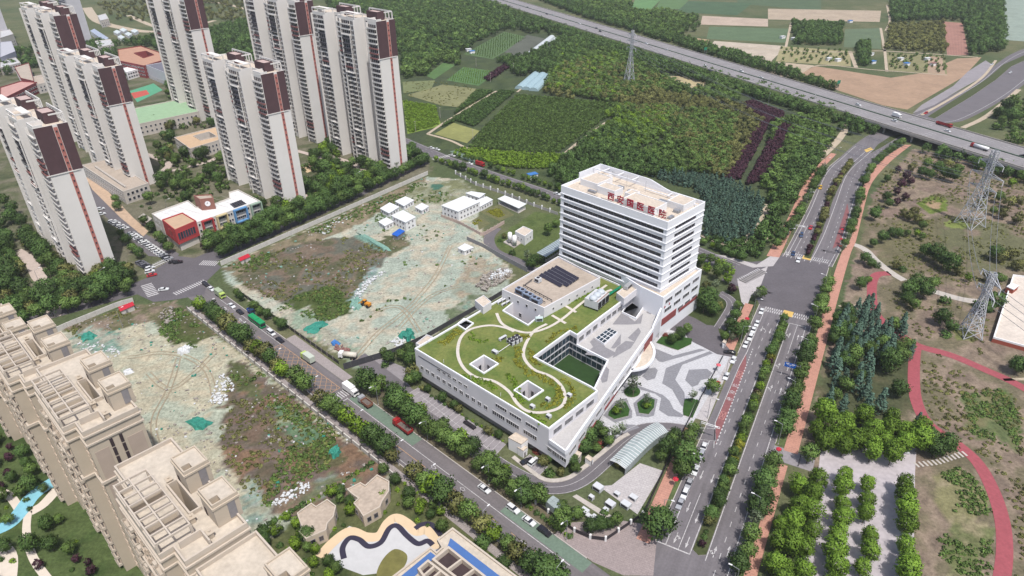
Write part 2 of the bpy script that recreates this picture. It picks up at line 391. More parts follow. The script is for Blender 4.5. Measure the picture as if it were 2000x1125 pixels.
# (polygon in the photograph, [colours], noise size, edge raggedness, relief)
ZONES = [
 ([(620, -40), (1000, 0), (1600, 200), (1480, 520), (1370, 480), (850, 300), (780, 260)], [C(71, 85, 58, 0.74), C(88, 100, 67, 0.74), C(79, 90, 66, 0.74)], 18, 3, 0),
 ([(-200, 640), (430, 505), (850, 330), (790, 270), (600, 180), (300, 120), (-300, 120)], [C(82, 91, 64, 0.74), C(105, 109, 81, 0.74), C(130, 126, 107, 0.74)], 9, 3, 0),
 ([(-100, 1300), (-100, 730), (130, 800), (420, 1000), (640, 1300)], [C(73, 93, 52, 0.74), C(93, 109, 66, 0.74)], 6, 2, 0),
 ([(480, 1300), (500, 1060), (790, 930), (1120, 1190), (1050, 1300)], [C(83, 95, 59, 0.74), C(107, 112, 75, 0.74)], 6, 2, 0),
 ([(1655, 560), (1705, 380), (1785, 290), (2100, 355), (2100, 1300), (1770, 1300), (1560, 880)], [C(152, 132, 120, 0.74), C(134, 119, 106, 0.74), C(158, 141, 124, 0.74), C(126, 118, 96, 0.74)] + 0*[C(143, 126, 113, 0.74), C(127, 114, 100, 0.74), C(151, 136, 118, 0.74), C(117, 112, 89, 0.74)], 11, 3, 0.0),
 ([(1700, 470), (1760, 430), (1850, 430), (1830, 520), (1730, 540)], [C(136, 123, 103, 0.74), C(122, 117, 90, 0.74)], 8, 4, 0),
 ([(1830, 450), (1940, 430), (2050, 470), (2050, 560), (1850, 520)], [C(143, 128, 112, 0.74), C(117, 117, 88, 0.74)], 12, 5, 0),
 ([(1790, 395), (1820, 382), (1850, 390), (1848, 412), (1815, 418)], [C(127, 144, 70, 0.74), C(114, 130, 63, 0.74)], 4, 1.5, 0.3),
 ([(1808, 397), (1822, 392), (1838, 398), (1836, 408), (1818, 409)], [C(175, 150, 120, 0.74)], 4, 1, 0),
 ([(1843, 435), (1868, 425), (1898, 438), (1880, 447), (1850, 444)], [C(139, 151, 84, 0.74)], 4, 1, 0.2),
 ([(1860, 645), (1880, 635), (1905, 650), (1900, 668), (1870, 662)], [C(156, 152, 97, 0.74), C(127, 133, 82, 0.74)], 4, 1, 0.2),
 ([(1880, 770), (1960, 760), (2000, 830), (1990, 880), (1900, 850)], [C(119, 126, 83, 0.74), C(106, 117, 79, 0.74), C(133, 129, 94, 0.74)], 6, 4, 0.2),
 ([(1820, 930), (1870, 910), (1935, 960), (1930, 1000), (1870, 1030), (1830, 980)], [C(166, 154, 126, 0.74), C(143, 139, 102, 0.74)], 5, 2, 0.2),
 ([(1840, 1050), (1900, 1010), (1950, 1040), (1900, 1125), (1850, 1125)], [C(159, 149, 119, 0.74), C(119, 125, 85, 0.74)], 5, 2, 0.2),
 ([(1590, 760), (1700, 640), (1790, 690), (1790, 800), (1650, 850)], [C(107, 103, 79, 0.74), C(88, 93, 67, 0.74)], 8, 3, 0),
 (SITE_N, [C(192, 188, 172, 0.76), C(184, 190, 174, 0.76), C(198, 190, 170, 0.76), C(176, 186, 172, 0.76)], 14, 2, 0.35),
 ([(436, 522), (830, 346), (838, 360), (700, 440), (600, 480), (470, 550)], [C(137, 124, 104, 0.74), C(112, 112, 83, 0.74), C(151, 138, 115, 0.74)], 5, 2.5, 0.8),
 ([(455, 548), (500, 505), (600, 472), (690, 462), (760, 490), (748, 520), (700, 555), (690, 600), (640, 628), (590, 612), (520, 580)], [C(118, 109, 92, 0.74), C(98, 101, 76, 0.74), C(132, 116, 101, 0.74), C(112, 113, 101, 0.74)], 9, 3, 0.9),
 ([(560, 590), (640, 560), (690, 585), (680, 612), (640, 628), (600, 622)], [C(76, 91, 50, 0.74), C(90, 101, 60, 0.74)], 5, 3, 0.6),
 ([(545, 622), (600, 600), (640, 640), (700, 690), (720, 712), (700, 716)], [C(160, 169, 149, 0.74), C(149, 167, 146, 0.74), C(179, 176, 158, 0.74)], 5, 3, 0.4),
 ([(690, 463), (710, 458), (765, 490), (760, 500), (735, 488)], [C(99, 142, 127, 0.74), C(128, 160, 146, 0.74)], 2, 2, 0.6),
 ([(700, 555), (730, 520), (742, 524), (712, 560), (690, 600), (680, 590)], [C(171, 182, 181, 0.74), C(142, 164, 157, 0.74)], 2, 2.5, 0.7),
 ([(800, 358), (905, 350), (930, 375), (870, 400), (790, 400)], [C(175, 163, 140, 0.74), C(166, 169, 146, 0.74), C(131, 134, 100, 0.74)], 6, 3, 0.6),
 ([(838, 362), (866, 360), (862, 372), (846, 372)], [C(82, 123, 105, 0.74)], 3, 2, 0.4),
 ([(920, 500), (985, 520), (1000, 535), (975, 560), (900, 590), (880, 570)], [C(181, 174, 158, 0.74), C(176, 163, 141, 0.74), C(165, 174, 158, 0.74)], 6, 3, 0.4),
 ([(870, 610), (930, 575), (960, 580), (880, 640), (860, 640)], [C(127, 155, 139, 0.74), C(159, 163, 144, 0.74), C(110, 123, 94, 0.74)], 4, 3, 0.3),
 ([(720, 475), (790, 455), (800, 480), (760, 500)], [C(140, 127, 106, 0.74), C(101, 106, 76, 0.74)], 5, 3, 0.5),
 (SITE_S, [C(204, 193, 168, 0.76), C(192, 190, 168, 0.76), C(198, 190, 166, 0.76), C(182, 188, 170, 0.76)], 12, 2, 0.35),
 ([(120, 640), (250, 598), (340, 588), (420, 650), (400, 668), (330, 660), (300, 625), (215, 650), (160, 660)], [C(137, 122, 106, 0.74), C(112, 112, 81, 0.74), C(149, 133, 118, 0.74)], 6, 2.5, 1.0),
 ([(310, 640), (350, 600), (400, 640), (420, 655), (380, 676), (330, 668)], [C(82, 96, 53, 0.74), C(100, 103, 69, 0.74)], 5, 3, 1.0),
 ([(130, 655), (200, 640), (240, 660), (230, 690), (150, 690)], [C(167, 176, 167, 0.74), C(129, 163, 147, 0.74), C(176, 175, 159, 0.74)], 3, 3, 0.3),
 ([(440, 720), (470, 700), (640, 830), (770, 928), (700, 960), (560, 1010), (480, 960), (430, 880), (440, 800)], [C(128, 109, 94, 0.74), C(110, 103, 85, 0.74), C(121, 109, 101, 0.74), C(141, 115, 95, 0.74)], 9, 4, 0.9),
 ([(445, 700), (480, 715), (520, 770), (500, 790), (450, 750)], [C(88, 99, 63, 0.74), C(102, 106, 74, 0.74)], 5, 3, 0.7),
 ([(530, 790), (570, 800), (650, 860), (620, 880), (570, 870)], [C(161, 167, 141, 0.74), C(118, 141, 109, 0.74), C(102, 129, 102, 0.74)], 4, 3, 0.4),
 ([(570, 880), (640, 855), (680, 900), (650, 925), (600, 900)], [C(83, 96, 60, 0.74), C(106, 102, 75, 0.74)], 5, 3, 0.6),
 ([(560, 960), (640, 930), (700, 935), (620, 985), (540, 1010)], [C(148, 159, 152, 0.74), C(119, 125, 96, 0.74), C(138, 120, 103, 0.74)], 3, 3, 0.4),
 ([(480, 930), (520, 960), (525, 1010), (495, 1040), (470, 980)], [C(176, 181, 172, 0.74), C(144, 166, 153, 0.74), C(172, 171, 150, 0.74)], 3, 3, 0.3),
 ([(960, 470), (1045, 412), (1110, 425), (1110, 505), (1050, 525), (990, 500)], [C(89, 106, 60, 0.74), C(102, 116, 68, 0.74)], 6, 1, 0),
 ([(1280, 640), (1440, 560), (1480, 590), (1330, 860), (1100, 930), (1060, 880)], [C(61, 74, 45, 0.74), C(76, 87, 54, 0.74)], 5, 1, 0),
]
def ground_color(x, y):
    wx = x+(fbm(x, y, 5, 5)-0.5)*2; wy = y+(fbm(x, y, 5, 9)-0.5)*2
    nb = np.clip((fbm(x, y, 40, 1)-0.3)*2.2, 0, 1)[..., None]
    nc = np.clip((fbm(x, y, 9, 2)-0.3)*2.2, 0, 1)[..., None]
    col = np.array(C(92, 104, 72))*(1-nb)+np.array(C(126, 124, 94))*nb
    col = col*(1-0.4*nc)+np.array(C(80, 96, 60))*0.4*nc
    hz = np.zeros(x.shape)
    for k, (pp, cols, ns, rag, rel) in enumerate(ZONES):
        poly = GL(pp)
        xs = [p[0] for p in poly]; ys = [p[1] for p in poly]
        sel = (x > min(xs)-6) & (x < max(xs)+6) & (y > min(ys)-6) & (y < max(ys)+6)
        if not sel.any(): continue
        sx, sy = x[sel], y[sel]; px = sx+(wx[sel]-sx)*rag; py = sy+(wy[sel]-sy)*rag
        ins = inpoly(px, py, poly)
        if not ins.any(): continue
        idx = np.where(sel)[0][ins]
        x2, y2 = x[idx], y[idx]
        f = np.clip((fbm(x2, y2, ns, 31+k, 5)-0.22)/0.56, 0, 0.999)*len(cols)
        i = f.astype(int); t = f-i; t = np.clip((t-0.5)*1.7+0.5, 0, 1)[:, None]
        ca = np.array(cols); c = ca[i]*(1-t)+ca[np.minimum(i+1, len(cols)-1)]*t
        det = 0.86+0.28*fbm(x2, y2, 2.2, 71+k, 2)
        col[idx] = c*det[:, None]
        if rel:
            e = np.clip((edgedist(x2, y2, poly)-1.0)/5.0, 0, 1)
            hz[idx] = np.maximum(hz[idx], e*rel*3.0*np.clip(fbm(x2, y2, 9, 51+k, 4)-0.25, 0, 1))
    return col, hz
def zground(pts):
    if not pts: return []
    x = np.array([q[0] for q in pts], float); y = np.array([q[1] for q in pts], float); return list(ground_color(x, y)[1])
def grid(x0, x1, y0, y1, step):
    nx = int((x1-x0)/step)+1; ny = int((y1-y0)/step)+1
    X, Y = np.meshgrid(np.linspace(x0, x1, nx), np.linspace(y0, y1, ny)); x = X.ravel(); y = Y.ravel()
    col, hz = ground_color(x, y)
    a = (np.arange(ny-1)[:, None]*nx+np.arange(nx-1)[None, :]).ravel()
    return np.stack([x, y, hz], 1), np.stack([a, a+1, a+nx+1, a+nx], 1), col
V1, F1, C1 = grid(-620, 620, 60, 620, 1.6)
V2, F2, C2 = grid(-1260, 1260, 620, 2300, 9.0)
F2 = F2+len(V1)
rim = np.array([(-5000, -1500, -0.4), (5000, -1500, -0.4), (5000, 7000, -0.4), (-5000, 7000, -0.4)])
VV = np.concatenate([V1, V2, rim]); CC = np.concatenate([C1, C2, np.tile(np.array(C(100, 110, 80)), (4, 1))])
nq = len(F1)+len(F2)+1
FF = np.concatenate([F1, F2, [[len(VV)-4, len(VV)-3, len(VV)-2, len(VV)-1]]])
gm = bpy.data.meshes.new('ground')
gm.vertices.add(len(VV)); gm.vertices.foreach_set('co', VV.ravel())
gm.loops.add(nq*4); gm.loops.foreach_set('vertex_index', FF.ravel().astype(np.int32))
gm.polygons.add(nq); gm.polygons.foreach_set('loop_start', np.arange(nq, dtype=np.int32)*4)
gm.update(calc_edges=True)
ca = gm.color_attributes.new('Col', 'FLOAT_COLOR', 'POINT')
ca.data.foreach_set('color', np.concatenate([CC, np.ones((len(CC), 1))], 1).ravel())
gmat = bpy.data.materials.new('soil_and_grass'); gmat.use_nodes = True
_N = gmat.node_tree.nodes; _L = gmat.node_tree.links; _b = _N['Principled BSDF']
_b.inputs['Roughness'].default_value = 0.95; _b.inputs['Specular IOR Level'].default_value = 0.1
_at = _N.new('ShaderNodeAttribute'); _at.attribute_name = 'Col'; _tc = _N.new('ShaderNodeTexCoord')
_o = _at.outputs['Color']
for s_, lo, hi, dt in ((0.9, 0.68, 1.24, 9), (0.16, 0.86, 1.1, 4), (5.5, 0.78, 1.18, 3)):
    _n = _N.new('ShaderNodeTexNoise'); _n.inputs['Scale'].default_value = s_; _n.inputs['Detail'].default_value = dt; _n.inputs['Roughness'].default_value = 0.7
    _L.new(_tc.outputs['Object'], _n.inputs['Vector'])
    _m = _N.new('ShaderNodeMapRange'); _m.inputs[1].default_value = 0.35; _m.inputs[2].default_value = 0.65; _m.inputs[3].default_value = lo; _m.inputs[4].default_value = hi
    _L.new(_n.outputs[0], _m.inputs[0]); _v = _N.new('ShaderNodeVectorMath'); _v.operation = 'SCALE'
    _L.new(_o, _v.inputs[0]); _L.new(_m.outputs[0], _v.inputs['Scale']); _o = _v.outputs[0]
_L.new(_o, _b.inputs['Base Color'])
gm.materials.append(gmat)
struct(obj('ground', gm))

# ------------------------------------------------------------------ roads and pavements
def flat(name, poly, z, mat, holes=()): return struct(MB().sheet(poly, z, 0, holes).build(name, mat))
Z1, Z2, Z3, Z4, Z5 = 0.04, 0.07, 0.10, 0.13, 0.16
# main avenue: carriageways, junction, verges
avenue = MB()
avenue.strip([MAIN(s, -10.2) for s in (-130, 141)], [MAIN(s, 12.9) for s in (-130, 141)], Z1)
up_l = GL([(1529, 501), (1556, 450), (1580, 403), (1604, 347), (1620, 325), (1639, 309), (1666, 285), (1700, 262), (1760, 235)])
up_r = GL([(1625, 522), (1650, 472), (1672, 397), (1686, 352), (1700, 331), (1720, 312), (1745, 292), (1790, 268), (1840, 244)])
avenue.strip(smooth_line(up_l, 4), smooth_line(up_r, 4), Z1+0.005)
struct(avenue.build('avenue', asphalt_avenue))
far_l = GL([(1700, 262), (1760, 235), (1800, 214), (1850, 190), (1905, 160), (1945, 126), (1975, 106), (2010, 92), (2080, 70)])
far_r = GL([(1790, 268), (1840, 243), (1880, 236), (1930, 212), (1975, 184), (2020, 150), (2060, 125), (2100, 108), (2150, 90)])
struct(MB().strip(smooth_line(far_l, 4), smooth_line(far_r, 4), Z1+0.02).build('avenue_beyond_highway', asphalt))
flat('avenue_pale_lane', GL([(1782, 222), (1825, 205), (1880, 172), (1920, 150), (1940, 128), (1925, 118), (1890, 140), (1862, 168), (1800, 205)]), Z2+0.02, asphalt_light)
# junction and the street behind the hospital
flat('junction', [MAIN(83, -10.0), MAIN(83, 13.0), MAIN(138, 13.0), MAIN(138, -10.0), MAIN(131, -13), MAIN(124, -22), MAIN(121, -32), MAIN(98, -31), MAIN(95, -20), MAIN(90, -13)], Z1+0.01, asphalt_dark)
bk_u = GL([(640, 215), (700, 235), (800, 272), (880, 306), (978, 340), (1060, 367), (1220, 424), (1368, 483), (1448, 517)])
bk_l = offs_line(bk_u, 11.0); bk_l[-1] = G(1440, 545)
struct(MB().strip(bk_u, bk_l, Z1+0.002).build('back_street', asphalt))
flat('back_street_mouth', GL([(1440, 513), (1475, 521), (1470, 530), (1440, 556), (1425, 545)]), Z1+0.015, asphalt)
# lower street and the crossing street along the site wall
lower = MB(); lower.strip([LOW(s, -4.9) for s in (-150, -26, 130)], [LOW(s, 7.9) for s in (-150, -26, 130)], Z1)
struct(lower.build('lower_street', asphalt_lower))
flat('west_junction', GL([(268, 575), (300, 528), (345, 500), (415, 508), (432, 522), (405, 548), (400, 575), (345, 585), (300, 590)]), Z1+0.012, asphalt_dark)
cr_a = GL([(-200, 702), (0, 650), (160, 606), (285, 570), (420, 512), (560, 450), (700, 386), (840, 318)]); cr_b = offs_line(cr_a, -13)
struct(MB().strip(cr_a, cr_b, Z1-0.005).build('cross_street', asphalt_dark))
flat('market_street', GL([(345, 505), (290, 500), (258, 470), (225, 440), (190, 408), (160, 370), (190, 362), (215, 395), (255, 440), (310, 472), (350, 496)]), Z1, asphalt)
flat('market_pavement', GL([(165, 342), (190, 352), (260, 425), (290, 452), (280, 462), (235, 425), (180, 370)]), Z2, M('market_paving', C(206, 178, 152), 0.15, 0.4, 0.9, scale2=1.5))
flat('plaza_ramp', [LOW(s, m) for s, m in ((-72, -5), (-29, -5), (-29, -9), (-72, -9.5))], Z1+0.006, grey_pave)
# pavements
pv = MB()
pv.strip([LOW(s, 9.9) for s in (-128, 130)], [LOW(s, 12.3) for s in (-128, 130)], Z3)
struct(pv.build('lower_footway', grey_pave))
east_l = [MAIN(s, 16.0) for s in (-8, 40, 80, 118)]+GL([(1644, 493), (1660, 470), (1676, 408), (1692, 349), (1727, 309), (1767, 283)])
east_r = [MAIN(s, 20.5) for s in (-8, 40, 80, 118)]+GL([(1662, 493), (1672, 470), (1687, 408), (1703, 357), (1740, 315), (1780, 283)])
struct(MB().strip(smooth_line(east_l, 3), smooth_line(east_r, 3), Z3).build('east_brick_footway', brick_pave))
struct(MB().strip([MAIN(-15, 15.5), MAIN(-130, 14.5)], [MAIN(-15, 18.5), MAIN(-130, 18.0)], Z3).build('south_brick_footway', brick_pave))
nw_l = GL([(1497, 500), (1540, 424), (1567, 365), (1588, 331), (1623, 299)]); nw_r = GL([(1522, 503), (1556, 428), (1578, 370), (1600, 336), (1634, 301)])
struct(MB().strip(smooth_line(nw_l, 3), smooth_line(nw_r, 3), Z3).build('north_brick_footway', brick_pave))
struct(MB().strip([MAIN(-19, -16.2), MAIN(-66, -15.4)], [MAIN(-19, -12.4), MAIN(-66, -11.4)], Z3).build('hospital_brick_footway', brick_pave))
struct(MB().strip([MAIN(41, -16.0), MAIN(82, -16.2)], [MAIN(41, -12.2), MAIN(82, -12.6)], Z3).build('gate_brick_footway', brick_pave))
flat('corner_pavement', [LOW(78, -4.9), LOW(92, -5.2), LOW(101, -7.5), LOW(107, -13), MAIN(-62, -10.4), MAIN(-60, -15.5), LOW(88, -22), LOW(77, -10)], Z2, pink_pave)
flat('white_footway', [MAIN(-6, -15.6), MAIN(-6, -10.4), MAIN(40, -11.4), MAIN(40, -14.6)], Z2, light_pave)
flat('corner_footway', GL([(1468, 575), (1485, 560), (1500, 520), (1440, 548), (1448, 590), (1458, 600)]), Z2, light_pave)
flat('junction_footway', GL([(1398, 497), (1420, 500), (1478, 517), (1505, 500), (1522, 503), (1510, 520), (1470, 523)]), Z2, light_pave)
# kerbs, real steps beside the carriageways
def kerb(name, pts, w=0.25, h=0.13): return struct(MB().wall(pts, w, 0.0, h+0.04).build(name, kerb_mat))
kerb('kerb', [MAIN(-60, -10.3), MAIN(-6, -10.3)]); kerb('kerb', [MAIN(41, -10.3), MAIN(84, -10.3)])
kerb('kerb', [MAIN(-130, 13.0), MAIN(-14, 13.0)]); kerb('kerb', [MAIN(-6, 13.0), MAIN(135, 13.0)])
kerb('kerb', [LOW(-128, 8.0), LOW(130, 8.0)]); kerb('kerb', [LOW(-22, -5.0), LOW(90, -5.0)]); kerb('kerb', [LOW(-125, -5.0), LOW(-72, -5.0)])
kerb('kerb', up_l[:6]); kerb('kerb', up_r[:6])
# planted median of the avenue
def median(name, s0, s1, m0=0.25, m1=4.1):
    p = [MAIN(s0, m0), MAIN(s0-1.2, (m0+m1)/2), MAIN(s0, m1), MAIN(s1, m1), MAIN(s1+1.2, (m0+m1)/2), MAIN(s1, m0)]
    struct(MB().prism(p, 0, 0.16, 0, 1).build(name, [kerb_mat, M('planting_soil', C(78, 86, 52), 0.3, 0.8, 0.95)]))
median('median_island', -62, 73)
med_l = GL([(1570, 503), (1606, 413), (1620, 371), (1655, 317)]); med_r = GL([(1583, 506), (1606, 451), (1628, 387), (1649, 344), (1671, 317)])
struct(MB().prism(med_l+med_r[::-1], 0, 0.16, 0, 1).build('median_island', [kerb_mat, MATS['planting_soil']]))
med2 = GL([(1700, 300), (1722, 288), (1765, 262), (1740, 266), (1715, 282)])
struct(MB().prism(med2, 0, 0.16, 0, 1).build('median_island', [kerb_mat, MATS['planting_soil']]))
m3a = GL([(1812, 228), (1880, 185), (1930, 152), (1960, 126), (2010, 104)]); m3b = GL([(1825, 232), (1895, 190), (1945, 156), (1975, 130), (2020, 110)])
struct(MB().prism(m3a+m3b[::-1], 0, 0.2, 0, 1).build('median_island', [kerb_mat, MATS['planting_soil']]))
# verge strips
verge = M('verge_grass', C(96, 110, 66), 0.3, 0.5, 0.95, scale2=1.5)
flat('east_verge', [MAIN(-6, 13.2), MAIN(-6, 15.9), MAIN(118, 15.9), MAIN(135, 14)], Z2, verge)
flat('south_verge', [MAIN(-130, 13.2), MAIN(-130, 14.4), MAIN(-15, 15.4), MAIN(-15, 13.2)], Z2, verge)
flat('avenue_west_verge', [MAIN(-60, -10.5), MAIN(-60, -11.3), MAIN(-19, -12.3), MAIN(-19, -10.5)], Z2, verge)
flat('lower_north_verge', [LOW(-22, -5.2), LOW(78, -5.2), LOW(78, -10.5), LOW(-22, -12.5)], Z1, M('verge_earth', C(112, 104, 84), 0.25, 0.5, 0.95, scale2=1.5))
flat('lower_south_verge', [LOW(-128, 8.15), LOW(130, 8.15), LOW(130, 9.85), LOW(-128, 9.85)], Z2, MATS['verge_earth'])

# painted markings
def paint(name, mb, mat=paint_white): return struct(mb.build(name, mat))
mk = MB()
mk.ribbon([MAIN(-64, -7.2), MAIN(81, -7.2)], 0.25, Z2); mk.ribbon([MAIN(-64, -0.1), MAIN(77, -0.1)], 0.25, Z2)
mk.ribbon([MAIN(-64, 4.4), MAIN(74, 4.4)], 0.25, Z2); mk.ribbon([MAIN(-100, 11.1), MAIN(74, 11.1)], 0.25, Z2)
mk.dashes([MAIN(-22, -3.6), MAIN(74, -3.6)], 0.2, Z2, 2.2, 4.2); mk.ribbon([MAIN(-64, -3.5), MAIN(-40, -3.5)], 0.2, Z2)
mk.dashes([MAIN(-100, 7.7), MAIN(48, 7.7)], 0.2, Z2, 2.2, 4.2); mk.ribbon([MAIN(50, 7.7), MAIN(74, 7.7)], 0.2, Z2)
mk.ribbon([MAIN(74, 4.4), MAIN(74, 11.1)], 0.35, Z2+0.01); mk.ribbon([MAIN(-64, -10), MAIN(-64, -0.1)], 0.4, Z2+0.01)
for s0, l0, l1 in ((79.0, -7.6, 0.2), (79.5, 4.8, 12.6), (139.5, -9.0, -0.4), (139.5, 4.0, 11.8)):
    m = l0; k = 0
    while m < l1:
        mk.ribbon([MAIN(s0, m), MAIN(s0+1.9, m)], 0.45, Z2+0.005); mk.ribbon([MAIN(s0+2.4, m+0.45), MAIN(s0+4.3, m+0.45)], 0.45, Z2+0.005); m += 0.95
def arrow(mb, fr, s, m, sgn=1, L=4.5, z=Z2, left=False):
    mb.sheet([fr(s, m-0.12), fr(s, m+0.12), fr(s+sgn*L*0.6, m+0.12), fr(s+sgn*L*0.6, m-0.12)], z)
    mb.sheet([fr(s+sgn*L*0.6, m-0.45), fr(s+sgn*L*0.6, m+0.45), fr(s+sgn*L, m)], z)
    if left:
        mb.sheet([fr(s+sgn*L*0.2, m+0.12*sgn), fr(s+sgn*L*0.3, m+0.12*sgn), fr(s+sgn*L*0.45, m-sgn*0.9), fr(s+sgn*L*0.3, m-sgn*0.9)], z)
        mb.sheet([fr(s+sgn*L*0.2, m-sgn*0.7), fr(s+sgn*L*0.55, m-sgn*0.7), fr(s+sgn*L*0.45, m-sgn*1.4)], z)
for s, m, sg, lf in ((-30, -5.3, -1, False), (-30, -1.8, -1, False), (-45, -5.3, -1, False), (-48, -1.8, -1, False), (-58, -5.3, -1, True), (-58, -1.8, -1, False),
                     (66, -5.3, -1, True), (66, -1.8, -1, False), (62, 6.0, 1, True), (62, 9.4, 1, False), (38, 6.0, 1, True), (38, 9.4, 1, False), (22, 6.0, 1, True), (22, 9.4, 1, False), (-62, 6, 1, True), (-60, 9.4, 1, False)):
    arrow(mk, MAIN, s, m, sg, left=lf)
# lines of the avenue north of the junction
def along(A, B, t): return [((1-t)*A[i][0]+t*B[i][0], (1-t)*A[i][1]+t*B[i][1]) for i in range(len(A))]
ULs, URs = smooth_line(up_l, 4)[:25], smooth_line(up_r, 4)[:25]
for t in (0.07, 0.44, 0.56, 0.93): mk.ribbon(along(ULs, URs, t), 0.28, Z2)
for t in (0.255, 0.74): mk.dashes(along(ULs, URs, t), 0.22, Z2, 2.5, 4.5)
mk.ribbon(along(ULs, URs, 0.165)[:6], 0.22, Z2)
FL, FR = smooth_line(far_l, 4), smooth_line(far_r, 4)
for t in (0.12, 0.9): mk.ribbon(along(FL, FR, t)[4:], 0.35, Z2+0.03)
# lower street lines
mk.ribbon([LOW(-20, 0), LOW(88, 0.1)], 0.22, Z2); mk.ribbon([LOW(-124, -1.5), LOW(-70, -1.6)], 0.22, Z2)
mk.ribbon([LOW(-20, 6.6), LOW(100, 6.9)], 0.2, Z2); mk.ribbon([LOW(-19.5, 0), LOW(-19.5, 3.2)], 0.35, Z2+0.008)
mk.dashes([LOW(-124, 5.0), LOW(-72, 4.6)], 0.2, Z2, 2.5, 4.5)
mk.dashes([LOW(70, 3.2), LOW(100, 3.2)], 0.2, Z2, 4, 5)
m = -2.6
while m < 7.5: mk.ribbon([LOW(-25.2, m), LOW(-20.9, m)], 0.45, Z2+0.004); m += 1.0
for s, m_, sg, lf in ((-112, 0.4, -1, True), (-112, 3.4, -1, False), (-98, 0.4, -1, True), (-98, 3.4, -1, False), (-86, 3.4, -1, False), (82, 4.6, 1, False)): arrow(mk, LOW, s, m_, sg, left=lf)
for s in (31, 45):
    q = [LOW(s-1.2, -1.4+2.7), LOW(s, -0.8+2.7), LOW(s+1.2, -1.4+2.7), LOW(s, -2.0+2.7)]
    for i in range(4): mk.ribbon([q[i], q[(i+1) % 4]], 0.16, Z2+0.006)
# zebra crossings of the west junction and behind the hospital
def zebra(mb, a, b, w, n, z=Z2):
    d = Vector((b[0]-a[0], b[1]-a[1])); L = d.length; d.normalize(); q = Vector((-d.y, d.x))
    for i in range(n):
        c = Vector(a)+d*(L*(i+0.5)/n)
        mb.ribbon([tuple(c-q*w/2), tuple(c+q*w/2)], L/n*0.5, z)
zebra(mk, G(285, 527), G(330, 505), 4.5, 11); zebra(mk, G(392, 513), G(425, 515), 5, 9); zebra(mk, G(285, 555), G(300, 578), 5, 8); zebra(mk, G(340, 575), G(402, 548), 3.5, 14)
zebra(mk, G(1447, 550), G(1490, 528), 5.5, 12); zebra(mk, G(845, 312), G(885, 302), 4, 10)
mk.ribbon(offs_line(bk_u, 1.0), 0.2, Z2); mk.dashes(offs_line(bk_u, 4.0), 0.2, Z2, 2.5, 5); mk.dashes(offs_line(bk_u, 7.2), 0.2, Z2, 2.5, 5)
paint('road_markings', mk)
ok_ = MB()
ok_.dashes([LOW(26, 3.2), LOW(100, 3.2)], 0.2, Z2, 3.2, 5.2); ok_.ribbon([LOW(-19, 3.2), LOW(26, 3.2)], 0.2, Z2)
ok_.dashes([LOW(-125, 2.0), LOW(-72, 2.0)], 0.2, Z2, 3.2, 5.2)
# yellow hatched box in front of the site gate
import itertools
bx = [(-70, -1.7), (-27, -1.7), (-27, 7.0), (-70, 7.0)]
for i in range(4): ok_.ribbon([LOW(*bx[i]), LOW(*bx[(i+1) % 4])], 0.22, Z2)
for k in np.arange(-80, -18, 3.4):
    for sg in (1, -1):
        pts = []
        a_ = (k, -1.7) if sg > 0 else (k+8.7*1.2, -1.7); b_ = (k+8.7*1.2, 7.0) if sg > 0 else (k, 7.0)
        ts = []
        for t in np.linspace(0, 1, 30):
            s_ = a_[0]+(b_[0]-a_[0])*t; m_ = a_[1]+(b_[1]-a_[1])*t
            if -70 <= s_ <= -27: ts.append((s_, m_))
        if len(ts) > 2: ok_.ribbon([LOW(*ts[0]), LOW(*ts[-1])], 0.16, Z2+0.003)
paint('orange_markings', ok_, paint_orange)
struct(MB().strip([LOW(s, -0.4) for s in (-19, 18)], [LOW(s, -4.8) for s in (-19, 18)], Z2-0.012).build('green_bay', green_lane))
struct(MB().strip([LOW(s, -0.4) for s in (60, 92)], [LOW(s, -4.8) for s in (60, 92)], Z2-0.012).build('green_bay', green_lane))
flat('green_bay', GL([(878, 296), (890, 293), (940, 316), (930, 322)]), Z2+0.01, green_lane)
# bus bay in red with its dotted edge and crossed boxes
bus = [MAIN(-12, -6.8), MAIN(-4, -7.8), MAIN(34, -7.8), MAIN(42, -6.9), MAIN(34, -5.4), MAIN(-4, -5.4)]
flat('bus_bay', [MAIN(-16, -5.0), MAIN(-5, -7.6), MAIN(33, -7.6), MAIN(42, -7.2), MAIN(33, -5.2), MAIN(-6, -5.0)], Z2+0.012, red_lane)
bm_ = MB(); bm_.dashes([MAIN(-16, -4.7), MAIN(48, -5.6)], 0.4, Z3, 1.0, 1.0)
bm_.ribbon([MAIN(-18, -5.0), MAIN(-5, -7.8), MAIN(33, -7.8), MAIN(44, -7.2)], 0.22, Z3)
paint('bus_bay_markings', bm_)
flat('bus_bay', GL([(1626, 486), (1640, 478), (1658, 415), (1655, 397), (1648, 420)]), Z2+0.012, red_lane)
pk = MB()
for s in (0, 27):
    q = [MAIN(s-2.2, -7.3), MAIN(s+2.2, -7.3), MAIN(s+2.2, -5.6), MAIN(s-2.2, -5.6)]
    for i, j in ((0, 1), (1, 2), (2, 3), (3, 0), (0, 2), (1, 3)): pk.ribbon([q[i], q[j]], 0.13, Z3+0.01)
paint('bus_bay_boxes', pk, M('bus_paint_pink', C(220, 160, 150), 0.1, 1, 0.8))
yb = MB(); yb.strip([MAIN(79.2, 0.4), MAIN(84, 0.4)], [MAIN(79.2, 4.6), MAIN(84, 4.6)], Z4)
yb.strip([MAIN(139, -0.2), MAIN(143, -0.2)], [MAIN(139, 3.8), MAIN(143, 3.8)], Z4)
yb.sheet(GL([(1688, 293), (1700, 288), (1706, 292), (1692, 298)]), Z4)
paint('refuge_paving', yb, paint_yellow)
